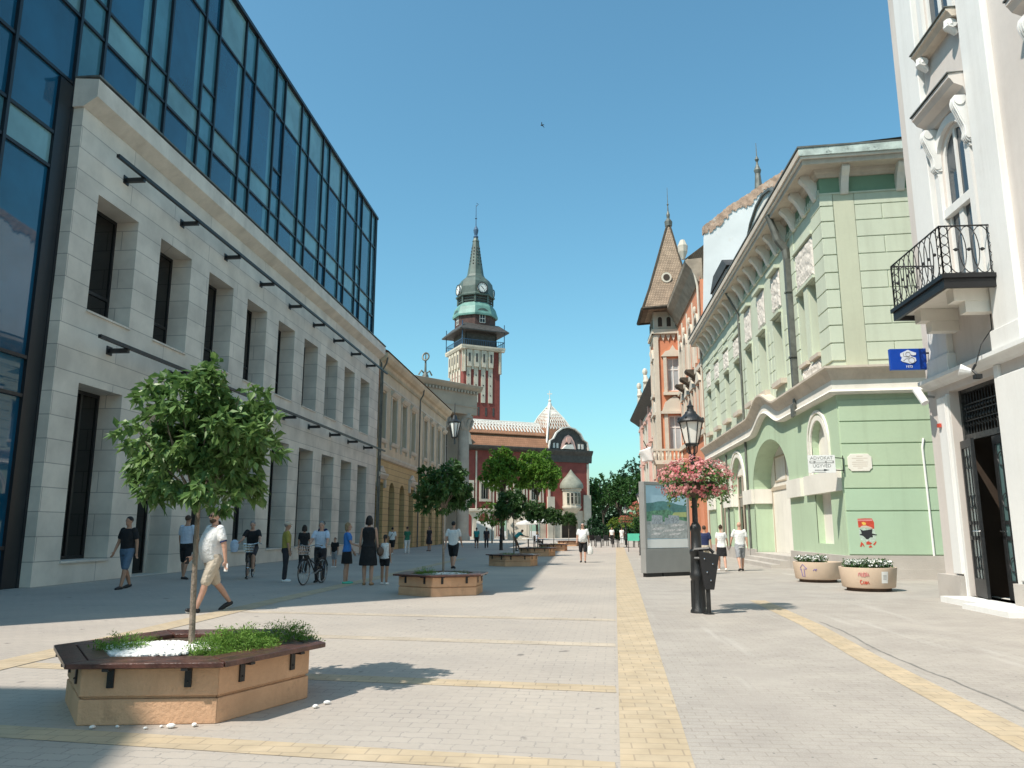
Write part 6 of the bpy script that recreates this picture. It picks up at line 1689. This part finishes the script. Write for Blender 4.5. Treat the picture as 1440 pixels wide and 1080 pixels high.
def person(label, x, y, rz, h, legs=(0,0,0,0), arms=((0,6,8),(0,6,8)), lean=0, skin='fair', hair='brown', hs='short', top='white', sleeve=.55, bottom='shorts', bc='black',
           shoes='black', fem=False, belly=0, wide=1.0, group=None, head=0, extra=(), feet=(0,0), vox=None, z=0, tiptoe=None, topz=.93, strap=None):
    root = thing('person', label, 'person', (0,0,0), group)
    d_ = hypot(x, y); vox = vox or (.0095 if d_ < 25 else .013 if d_ < 40 else .018)
    far = d_ > 40; s = h/1.76
    HZ = .93
    Tl = Matrix.Translation((0,0,HZ)) @ Matrix.Rotation(-R(lean),4,'X') @ Matrix.Translation((0,0,-HZ))
    sw = (.172 if fem else .195)*wide; hw = (.088)*wide
    J = {}
    for sd, i in ((-1,0),(1,1)):
        hip = V((sd*hw, 0, HZ-.01)); a, k = R(legs[2*i]), R(legs[2*i+1]); ft = R(feet[i])
        kn = hip + V((sd*.012, sin(a), -cos(a)))*.425; an = kn + V((-sd*.006, sin(a-k), -cos(a-k)))*.41
        fd_ = V((sd*.12, cos(a-k+ft), sin(a-k+ft))) if tiptoe else V((sd*.13, cos(ft), sin(ft)))
        J[sd] = (hip, kn, an, fd_.normalized())
    zmin = min(min((an+fd_*.15).z-.03, an.z-.075) for _, _, an, fd_ in (J[-1], J[1]))
    S = MB()
    A = {}
    # body
    if fem: tor = [(.84,.12,.10,0),(.93,.165,.118,-.01),(1.02,.148,.105,0),(1.12,.122,.09,0),(1.25,.145,.108,.008),(1.34,.150,.112,.008),(1.42,.135,.085,-.005),(1.47,.075,.062,-.01)]
    else: tor = [(.84,.12,.10,0),(.93,.158,.112+belly*.5,belly*.4),(1.04,.152,.110+belly*.9,belly*.8),(1.13,.155,.110+belly,belly*.9),(1.25,.165,.115+belly*.75,belly*.65),(1.36,.172,.112+belly*.3,belly*.2),(1.43,.150,.085,-.01),(1.48,.075,.065,-.01)]
    tor = [(z_, rx*wide, ry*wide**.5, yo) for z_, rx, ry, yo in tor]
    loft(S, tor, Tl)
    for sd, i in ((-1,0),(1,1)):
        hip, kn, an, fd_ = J[sd]
        capsule(S, hip+V((0,0,-.01)), .088*wide, kn, .055); capsule(S, kn, .055, kn+(an-kn)*.3+V((0,-.012,0)), .058); capsule(S, kn+(an-kn)*.3+V((0,-.012,0)), .058, an, .036)
        capsule(S, an+V((0,-.03,-.035)), .034, an+fd_*.15+V((0,0,-.045)), .03)
        sh = Tl @ V((sd*sw*.93, -.005, 1.415)); fl, ab, el = (R(q) for q in arms[i])
        ud_ = V((sd*sin(ab), sin(fl)*cos(ab), -cos(fl)*cos(ab))); fd2 = V((sd*sin(ab*.45), sin(fl+el), -cos(fl+el))).normalized()
        eb = sh + ud_*.285; wr = eb + fd2*.245; A[sd] = (sh, eb, wr, fd2)
        capsule(S, sh, (.052 if not fem else .043)*wide**.5, eb, (.042 if not fem else .034)*wide**.5); capsule(S, eb, .043 if not fem else .034, wr, .027 if not fem else .023)
        # hand: palm, four unequal bent fingers, thumb from the side of the palm
        pl = wr + fd2*.045; side = V((0,1,0)) - fd2*fd2.y; side = side.normalized() if side.length > .1 else V((0,0,1)); nrm = fd2.cross(side).normalized()*(-sd)
        rot = Matrix((side, nrm, fd2)).transposed()
        S.ball(pl, (.040,.017,.050), 10, 6, rot=rot)
        fr_ = max(.0085, vox*.72)
        for q, Lf in ((-1.5,.058),(-.5,.072),(.5,.076),(1.5,.066)):
            b0 = pl + side*q*.019 + fd2*.035; b1 = b0 + fd2*Lf*.55 - nrm*.006; b2 = b1 + (fd2*.75 - nrm*.65).normalized()*Lf*.5
            capsule(S, b0, fr_, b1, fr_*.95, 7); capsule(S, b1, fr_*.95, b2, fr_*.8, 7)
        t0 = pl + side*.032 - fd2*.02; t1 = t0 + (side*.6+fd2*.75-nrm*.2).normalized()*.042; t2 = t1 + (fd2*.9-nrm*.35).normalized()*.03
        capsule(S, t0, fr_*1.2, t1, fr_*1.05, 7); capsule(S, t1, fr_*1.05, t2, fr_*.85, 7)
    # neck and head with a face
    Hm = Tl @ Matrix.Translation((0,.012,1.635)) @ Matrix.Rotation(R(head),4,'Z')
    hp = lambda x_, y_, z_: Hm @ V((x_, y_, z_))
    capsule(S, Tl @ V((0,-.012,1.45)), .056 if not fem else .047, hp(0,-.01,-.05), .052 if not fem else .044)
    hr = Hm.to_3x3()
    S.ball(hp(0,-.008,.025), (.073,.093,.090), 14, 10, rot=hr); S.ball(hp(0,.018,-.045), (.054,.066,.068), 12, 8, rot=hr); S.ball(hp(0,.045,-.085), (.030,.032,.025), 8, 6, rot=hr)
    capsule(S, hp(0,.082,.018), .009, hp(0,.100,-.018), .0135, 7)
    for sd in (-1,1): S.ball(hp(sd*.073,-.005,-.005), (.012,.020,.030), 8, 6, rot=hr); S.ball(hp(sd*.03,.072,.033), (.018,.014,.008), 6, 5, rot=hr)
    S.ball(hp(0,.082,-.052), (.022,.011,.007), 8, 5, rot=hr)
    body = fuse(S, 'body', SK[skin], root, vox, 3)
    e = 4
    if not far and abs((math.degrees(rz)+360) % 360-180) < 100:
        b = MB()
        for sd in (-1,1): b.ball(hp(sd*.030,.0835,.012), (.010,.006,.006), 8, 5, rot=hr)
        b.build('eyes', M['ink'], root, smooth=True, world=False)
        b = MB(); b.ball(hp(0,.0915,-.052), (.020,.006,.003), 8, 5, rot=hr); b.build('lips', mat('lips',(.35,.13,.11),.5,.05,3,0) if 'lips' not in bpy.data.materials else bpy.data.materials['lips'], root, smooth=True, world=False)
    # hair
    if hs != 'bald':
        b = MB(); up = .030
        b.ball(hp(0,-.020,up+.012), (.081,.094,.090), 14, 10, rot=hr)
        if hs in ('long','bob'):
            b.ball(hp(0,-.050,-.03), (.085,.060,.11 if hs == 'bob' else .14), 12, 8, rot=hr)
            for sd in (-1,1): capsule(b, hp(sd*.072,-.02,.03), .024, hp(sd*.075,-.035,-.09), .026)
            if hs == 'long': capsule(b, hp(0,-.075,-.05), .06, hp(0,-.10,-.26), .045)
        if hs == 'bun': b.ball(hp(0,-.075,.105), .042, 10, 7)
        if hs == 'tail': capsule(b, hp(0,-.09,.06), .03, hp(0,-.135,-.12), .022)
        fuse(b, 'hair', HR[hair], root, max(vox,.010), 2)
    if hs == 'bald':
        pass
    # garments
    def garment(nm, c, fn, v=None):
        b = MB(); fn(b); return fuse(b, nm, CL[c], root, v or max(vox*1.15, .011), 5)
    g_ = .017
    def f_top(b):
        rr_ = [(z_, rx+g_, ry+g_, yo) for z_, rx, ry, yo in tor if z_ > topz-.1]
        rr_[0] = (topz-.04, rr_[0][1]+.01, rr_[0][2]+.012, rr_[0][3]); 
        loft(b, rr_[:-1] + [(1.465,.10,.075,-.008)], Tl)
        if sleeve > 0:
            for sd in (-1,1):
                sh, eb, wr, fd2 = A[sd]
                if sleeve <= 1: capsule(b, sh+V((-sd*.015,0,.010)), .074 if not fem else .060, sh+(eb-sh)*sleeve, (.076 if not fem else .056)-.008*sleeve)
                else: capsule(b, sh+V((-sd*.02,0,.006)), .066, eb, .052); capsule(b, eb, .052, eb+(wr-eb)*(sleeve-1), .04)
        else:
            for sd in (-1,1): capsule(b, Tl @ V((sd*.07,.03,1.40)), .03, Tl @ V((sd*.075,-.05,1.41)), .03)
    def legtube(b, to, r0, r1, flare=0):
        for sd in (-1,1):
            hip, kn, an, fd_ = J[sd]
            if to <= 1: capsule(b, hip+V((sd*.004,0,.0)), .104*wide**.75, hip+(kn-hip)*to, r0)
            else: capsule(b, hip+V((sd*.004,0,0)), .102*wide, kn, r0); capsule(b, kn, r0, kn+(an-kn)*(to-1), r1)
    def f_hip(b):
        loft(b, [(.83,.135*wide,.118,0),(.90,.178*wide,.133,-.003),(.97,.176*wide,.130+belly*.3,belly*.3),(1.02,.168*wide,.122+belly*.5,belly*.5)], Tl)
    if bottom == 'shorts': garment('shorts', bc, lambda b: (f_hip(b), legtube(b, .9, .088*wide**.3, 0)))
    elif bottom == 'minishorts': garment('shorts', bc, lambda b: (f_hip(b), legtube(b, .5, .092, 0)))
    elif bottom == 'trousers': garment('trousers', bc, lambda b: (f_hip(b), legtube(b, 1.93, .075, .062)))
    elif bottom == 'skirt': garment('skirt', bc, lambda b: loft(b, [(.58,.200,.165,.0),(.72,.195,.155,0),(.88,.182,.138,-.005),(1.0,.158,.118,0),(1.06,.14,.105,0)], Matrix.Identity(4)))
    elif bottom == 'dress':
        garment('skirt', bc, lambda b: loft(b, [(.50,.235,.19,.0),(.62,.23,.18,0),(.80,.205,.155,-.005),(.93,.190,.14,-.005),(1.05,.160,.115,0),(1.10,.14,.103,0)], Matrix.Identity(4)))
    if top: garment('top' if fem else 'shirt', top, f_top)
    for sd, i in ((-1,0),(1,1)):
        hip, kn, an, fd_ = J[sd]; b = MB()
        capsule(b, an+V((0,-.03,-.038)), .043, an+fd_*.08+V((0,0,-.042)), .044); capsule(b, an+fd_*.08+V((0,0,-.045)), .044, an+fd_*.165+V((0,0,-.052)), .034)
        fuse(b, 'shoe', SHOE[shoes], root, max(vox,.011), 2)
    if 'soles' in extra:
        for sd in (-1,1):
            hip, kn, an, fd_ = J[sd]; b = MB(); capsule(b, an+V((0,-.03,-.07)), .022, an+fd_*.17+V((0,0,-.074)), .022); fuse(b, 'shoe_sole', M['signwhite'], root, .011, 2)
    if 'glasses' in extra:
        b = MB()
        for sd in (-1,1): b.ball(hp(sd*.033,.088,.012), (.028,.010,.019), 10, 6, rot=hr); b.tube([hp(sd*.06,.08,.016), hp(sd*.078,-.01,.012)], .004, 5)
        b.build('sunglasses', M['plasticblack'], root, smooth=True, world=False)
    if 'beard' in extra:
        b = MB(); b.ball(hp(0,.026,-.064), (.060,.064,.050), 12, 8, rot=hr); b.ball(hp(0,.05,-.09), (.036,.034,.028), 8, 6, rot=hr); fuse(b, 'beard', HR[hair], root, .011, 2)
    if 'collar' in extra:
        b = MB(); b.tube([Tl @ V((.070*cos(t), -.006+.066*sin(t), 1.472-.018*max(0,sin(t)))) for t in [2*pi*i_/16 for i_ in range(17)]], .016, 6); b.build('collar', CL['navy'], root, smooth=True, world=False)
        for sd in (-1,1):
            sh, eb, wr, fd2 = A[sd]; c = sh+(eb-sh)*sleeve; dd_ = (eb-sh).normalized(); b = MB(); b.tube([c+dd_*.035, c+dd_*.062], .060, 12); b.build('sleeve_hem', CL['navy'], root, smooth=True, world=False)
    if 'cap' in extra:
        b = MB(); b.ball(hp(0,-.012,.055), (.086,.102,.075), 14, 8, rot=hr); b.ball(hp(0,.095,.045), (.062,.065,.010), 10, 5, rot=hr); fuse(b, 'cap', CL['beige'], root, .011, 2)
    if 'sash' in extra or strap:
        b = MB(); c = strap or 'black'
        b.tube([Tl @ V(p) for p in ((.11,.04,1.47),(.02,.155,1.30),(-.14,.11,1.08),(-.16,-.07,1.06),(-.02,-.150,1.28),(.10,-.085,1.455),(.11,.04,1.47))], .017, 6, sx=.5); b.build('bag_strap', CL[c], root, smooth=True, world=False)
    if 'backstraps' in extra:
        b = MB()
        for sd in (-1,1): b.tube([Tl @ V(p) for p in ((sd*.10,-.06,1.455),(sd*.045,-.118,1.40),(sd*.0,-.135,1.32))], .014, 6)
        b.build('top_straps', CL['black'], root, smooth=True, world=False)
    for v_ in []: pass
    root.scale = (s, s, s); root.location = (x, y, z - zmin*s); root.rotation_euler = (0,0,rz)
    Mw = Matrix.Translation(root.location) @ Matrix.Rotation(rz,4,'Z') @ Matrix.Scale(s,4)
    return {'L': Mw @ (A[-1][2]+A[-1][3]*.10), 'R': Mw @ (A[1][2]+A[1][3]*.10), 'root': root, 'M': Mw}
STAND = (2,3,-2,2)
W1 = (24,8,-20,18)      # left leg forward
W2 = (-18,16,22,8)
pw1 = person('heavy set man in white polo and beige shorts striding past the nearest planter', -6.70,13.95, R(140), 1.88, (21,4,-19,20), ((-12,12,6),(16,10,25)), skin='fair', hair='brown', top='white', bc='beige', belly=.05, wide=1.22, feet=(12,-30), extra=('glasses','beard','collar','soles'), head=8, vox=.0085, topz=.90)
b = MB(); c = pw1['L']; b.box(c.x-.035,c.x+.035,c.y-.006,c.y+.006,c.z-.085,c.z+.055); o = b.build('mobile_phone', M['signwhite'], None, bevel=.006); tag(o, 'white mobile phone in the hand of the striding man in the white polo', 'phone')
b = MB(); c = pw1['R']; b.box(c.x-.05,c.x+.02,c.y-.02,c.y+.02,c.z-.05,c.z+.06); o = b.build('wallet', M['plasticblack'], None, bevel=.01); tag(o, 'small black pouch in the front hand of the striding man in the white polo', 'pouch')
person('man in black polo and denim shorts walking along the limestone wall', -11.38,19.0, R(168), 1.82, (16,4,-12,14), ((-10,9,10),(10,9,14)), skin='tan', hair='black', top='black', bc='denim', shoes='black', feet=(0,-10))
person('man seen from behind in pale blue shirt and black shorts before the recessed doorway', -11.75,22.7, R(-8), 1.90, (8,3,-8,8), ((5,8,10),(15,8,50)), skin='tan', hair='brown', top='pale', bc='black', feet=(0,-6), extra=('soles',))
person('person in pale blue top half hidden by the nearest tree trunk', -10.7,22.5, R(5), 1.72, STAND, skin='brown', hair='black', hs='short', top='pale', bc='black', fem=True, bottom='shorts')
cy = person('man in black T-shirt sitting astride a dark bicycle', -10.0,23.4, R(195), 1.76, (62,70,10,14), ((42,14,30),(42,14,30)), lean=14, skin='fair', hair='grey', top='black', bc='dark', shoes='black')
person('man with beige cap and mustard shirt in dark trousers', -8.38,21.96, R(-60), 1.69, STAND, ((8,5,15),(2,7,10)), skin='tan', hair='grey', top='yellow', bottom='trousers', bc='dark', shoes='white', extra=('cap',), sleeve=.8)
person('woman all in black standing beside the man in the mustard shirt', -9.35,26.1, R(20), 1.63, STAND, skin='tan', hair='black', hs='bob', top='black', bottom='trousers', bc='black', fem=True)
b2_ = person('grey haired man in pale blue shirt holding a bicycle in front of him', -7.30,21.75, R(185), 1.70, STAND, ((38,10,25),(38,10,25)), skin='fair', hair='grey', top='pale', bottom='trousers', bc='dark', shoes='black')
person('man in navy shirt standing behind the cyclists by the wall', -9.75,29.2, R(150), 1.78, STAND, ((10,8,60),(6,6,10)), skin='tan', hair='black', top='navy', bottom='trousers', bc='black')
person('small child in black top beside the limestone wall', -9.6,30.3, R(170), 1.16, STAND, skin='fair', hair='brown', top='black', bc='grey', head=0, wide=1.05, shoes='white')
person('fair haired woman in bright blue top and black skirt facing the woman in black', -6.38,21.25, R(-75), 1.66, STAND, ((10,6,20),(25,6,45)), skin='fair', hair='fair', hs='bob', top='blue', bottom='skirt', bc='black', shoes='teal', fem=True)
wb = person('tall dark haired woman in black strappy dress seen from behind', -5.66,20.8, R(3), 1.84, (3,3,-3,3), ((0,9,8),(4,8,12)), skin='fair', hair='black', hs='bob', top='black', sleeve=0, bottom='dress', bc='black', shoes='tan', fem=True, wide=1.06, extra=('backstraps',), topz=1.0)
person('girl in white top and black shorts beside the woman in the black dress', -5.28,21.1, R(-5), 1.33, STAND, skin='tan', hair='black', hs='tail', top='white', sleeve=0, bottom='minishorts', bc='black', shoes='white', fem=True)
bg = MB(); c = wb['R']; 
b = MB(); b.ball(c+V((.06,-.02,.05)), (.09,.15,.13), 12, 8); b.tube([c+V((.05,-.06,.14)), c+V((-.02,-.04,.30)), c+V((.05,.05,.15))], .012, 6); o = b.build('handbag', CL['brown'], None, smooth=True); tag(o, 'dark brown handbag hanging from the hand of the woman in the black dress', 'handbag')
person('walker in white T-shirt with a dark shoulder strap by the arched doors', -11.1,46.0, R(5), 1.66, W1, skin='tan', hair='black', top='white', bc='black', shoes='white', extra=('sash',), feet=(0,-10))
person('woman in green top and white trousers by the arched doors', -10.53,47.5, R(12), 1.70, W2, skin='fair', hair='brown', top='green', bottom='trousers', bc='white', shoes='white', fem=True, feet=(-10,0))
person('woman in dark dress at the far arched doors', -10.4,53.9, R(160), 1.72, STAND, skin='fair', hair='black', hs='bob', top='dark', bottom='dress', bc='dark', fem=True, topz=1.0)
person('broad walker in white T-shirt and black shorts behind the second planter tree', -4.78,29.6, R(-4), 1.83, W1, ((-12,9,10),(14,9,20)), skin='fair', hair='black', top='white', bc='black', shoes='black', wide=1.14, feet=(0,-12))
person('person in green teal T-shirt in the shade before the small yellow green tree', -8.22,62.5, R(5), 1.68, W2, skin='tan', hair='black', top='teal', bc='dark', feet=(-8,0))
person('person in dark clothes next to the green teal T-shirt', -7.4,62.3, R(8), 1.70, W1, skin='tan', hair='black', top='dark', bottom='trousers', bc='dark')
cm = person('man in white shirt and black shorts carrying a white plastic bag down the street', .14,35.84, R(176), 1.78, (10,3,-8,8), ((-4,10,8),(4,10,10)), skin='fair', hair='grey', hs='short', top='white', bc='black', shoes='black', belly=.05, wide=1.08, extra=('sash','glasses'), feet=(0,-6))
b = MB(); c = cm['L']; rr = random.Random(2)
b.lathe([(.03,.12),(.05,.02),(.13,-.10),(.16,-.25),(.13,-.36),(.05,-.38)], c+V((.03,0,-.05)), 12, sy=.6); b.tube([c+V((-.03,0,.0)), c+V((.03,0,.08)), c+V((.08,0,.0))], .012, 6)
o = b.build('plastic_bag', M['parasol'], None, smooth=True); tag(o, 'white plastic bag hanging from the hand of the man in the white shirt', 'bag')
person('young woman with bun in white top and short black skirt, walking hand in hand', 5.07,28.9, R(-2), 1.65, (14,4,-14,14), ((-4,5,8),(12,16,6)), skin='fair', hair='brown', hs='bun', top='white', bottom='skirt', bc='black', shoes='white', fem=True, feet=(0,-12), sleeve=.45)
person('bald man in white T-shirt and grey shorts, walking hand in hand', 5.74,28.95, R(2), 1.76, (-14,14,14,4), ((12,18,4),(-8,10,10)), skin='fair', hs='bald', top='white', bc='grey', shoes='black', feet=(-12,0), wide=1.05, topz=.88)
person('man in navy T-shirt half hidden behind the nearest lantern post', 4.72,30.4, R(-6), 1.66, W2, ((4,8,8),(-6,10,8)), skin='tan', hair='brown', top='navy', bc='beige', shoes='black', feet=(-8,0))
person('person in teal shirt bending over behind the third planter', -4.48,54.4, R(-70), 1.72, (30,10,10,12), ((50,8,30),(55,8,20)), lean=48, skin='tan', hair='brown', top='teal', bottom='trousers', bc='brown')
person('distant person in white shirt by the pink flower ball', 3.25,80, R(180), 1.72, STAND, skin='tan', hair='black', top='white', bottom='trousers', bc='black', vox=.022)
person('distant person in white shirt and white trousers by the far tables', 4.35,82, R(0), 1.70, STAND, skin='tan', hair='brown', top='white', bottom='trousers', bc='white', vox=.022)
person('person in pale top sitting at the white topped table under the parasol', -3.45,64.3, R(-100), 1.70, (85,88,85,85), ((30,8,50),(35,8,50)), skin='fair', hair='fair', hs='bob', top='pale', bottom='trousers', bc='grey', fem=True, vox=.02)
o = copy_tree(C0, label='black cafe chair under the person sitting by the parasol'); o.location = (-3.48,64.3,0); o.rotation_euler = (0,0,R(80))

# ================================================================== BICYCLES
def bicycle(label, x, y, rz, fm, basket=True):
    o = thing('bicycle', label, 'bicycle')
    # local: forward = +Y
    for yc, nm in ((.52,'wheel'),(-.52,'wheel')):
        b = MB(); b.tube([(0, yc+.32*cos(2*pi*i/28), .335+.32*sin(2*pi*i/28)) for i in range(29)], .016, 6, cap=False); w = b.build(nm, M['plasticblack'], o, smooth=True, world=False)
        b = MB(); b.tube([(0, yc+.298*cos(2*pi*i/28), .335+.298*sin(2*pi*i/28)) for i in range(29)], .011, 5, cap=False)
        for i in range(14): t = 2*pi*i/14; b.tube([(.02*(-1)**i, yc, .335),(0, yc+.295*cos(t), .335+.295*sin(t))], .0025, 3)
        b.tube([(-.04,yc,.335),(.04,yc,.335)], .022, 8); b.build('rim', M['chrome'], w, world=False)
        b = MB(); b.tube([(0, yc+.355*cos(t), .335+.355*sin(t)) for t in [R(20+i*14) for i in range(11)]], .022, 6); b.build('mudguard', fm, w, world=False)
    b = MB()
    for p in (((0,.40,.86),(0,-.05,.36)),((0,-.05,.30),(0,-.18,.90)),((0,.40,.74),(0,-.12,.52)),((-.05,-.52,.335),(-.03,-.15,.72)),((.05,-.52,.335),(.03,-.15,.72)),((-.05,-.52,.335),(-.02,-.05,.30)),((.05,-.52,.335),(.02,-.05,.30)),((0,.39,.98),(0,.42,.70)),((-.05,.42,.70),(-.05,.52,.335)),((.05,.42,.70),(.05,.52,.335)),((-.05,.42,.70),(.05,.42,.70))): b.tube(p, .017, 7)
    b.build('frame', fm, o, smooth=True, world=False)
    b = MB(); b.tube([(-.29,.18,1.04),(-.24,.34,1.06),(0,.39,1.0),(.24,.34,1.06),(.29,.18,1.04)], .012, 6); b.tube([(-.29,.18,1.04),(-.30,.10,1.035)], .018, 7); b.tube([(.29,.18,1.04),(.30,.10,1.035)], .018, 7); b.build('handlebar', M['chrome'], o, smooth=True, world=False)
    b = MB(); b.ball((0,-.22,.955), (.09,.13,.04), 10, 6); b.tube([(0,-.18,.85),(0,-.2,.94)], .014, 6); b.build('saddle', M['plasticblack'], o, smooth=True, world=False)
    b = MB(); b.tube([(-.06,-.05,.3),(.06,-.05,.3)], .02, 7); b.tube([(.06,-.05,.3),(.07,.1,.22),(.14,.1,.22)], .01, 5); b.tube([(-.06,-.05,.3),(-.07,-.2,.38),(-.14,-.2,.38)], .01, 5); b.build('crank', M['chrome'], o, world=False)
    if basket:
        b = MB()
        for z in (.80,.88,.96,1.03): 
            k = .11+.05*(z-.8)/.23; b.tube([(-k,.46,z),(k,.46,z),(k,.66,z),(-k,.66,z),(-k,.46,z)], .006, 4)
        for i in range(7):
            f = i/6; b.tube([(-.11+.22*f,.66,.80),(-.16+.32*f,.66,1.03)], .005, 4); b.tube([(-.11+.22*f,.46,.80),(-.16+.32*f,.46,1.03)], .005, 4)
        b.build('basket', M['chrome'], o, world=False)
    o.location = (x,y,0); o.rotation_euler = (0,0,rz); return o
bicycle('dark bicycle under the seated man in the black T-shirt', -10.0,23.35, R(195), M['barkdark'])
bicycle('black bicycle with bright handlebar and basket held by the grey haired man', -7.25,21.05, R(172), M['plasticblack'])
b = MB(); b.lathe([(.10,.0),(.14,.2),(.12,.30),(.04,.36)], (-10.28,22.75,.80), 10, sy=.7); o = b.build('shopping_bag', CL['pale'], None, smooth=True); tag(o, 'pale blue shopping bag hanging at the handlebar of the dark bicycle', 'bag')
# ================================================================== LIGHT, SKY, CAMERA
sd = V((-.54,-.54,1.0)).normalized()            # towards the sun: behind the viewer on the left
el = math.asin(sd.z); az = math.atan2(sd.x, sd.y)
w = bpy.data.worlds.new('World'); sc.world = w; w.use_nodes = True
nt = w.node_tree; sky = nt.nodes.new('ShaderNodeTexSky'); sky.sky_type = 'NISHITA'; sky.sun_disc = False
sky.sun_elevation = el; sky.sun_rotation = az % (2*pi); sky.altitude = 100; sky.air_density = 1.3; sky.dust_density = 1.3; sky.ozone_density = 7.0
bg = nt.nodes['Background']; bg.inputs[1].default_value = .15
mx = nt.nodes.new('ShaderNodeMix'); mx.data_type = 'RGBA'; mx.blend_type = 'MULTIPLY'; mx.inputs[0].default_value = 1; mx.inputs[7].default_value = (.85,1.18,1.0,1)
nt.links.new(sky.outputs[0], mx.inputs[6]); nt.links.new(mx.outputs[2], bg.inputs[0])
ld = bpy.data.lights.new('sun', 'SUN'); ld.energy = 4.8; ld.angle = R(.53); ld.color = (1.0,.92,.82)
lo = bpy.data.objects.new('sun', ld); col.objects.link(lo); lo.rotation_euler = (-sd).to_track_quat('-Z','Y').to_euler()
cd = bpy.data.cameras.new('camera'); cd.sensor_width = 36; cd.lens = 1085/1440*36; cd.clip_end = 3000; cd.clip_start = .05
co = bpy.data.objects.new('camera', cd); col.objects.link(co); co.location = (0,0,1.45); co.rotation_euler = (R(90+10.699),0,R(4.917)); sc.camera = co
sc.view_settings.view_transform = 'Standard'; sc.view_settings.look = 'None'; sc.view_settings.gamma = 1; sc.view_settings.exposure = .24
sc.cycles.max_bounces = 6; sc.cycles.diffuse_bounces = 3; sc.cycles.glossy_bounces = 3; sc.cycles.use_denoising = True
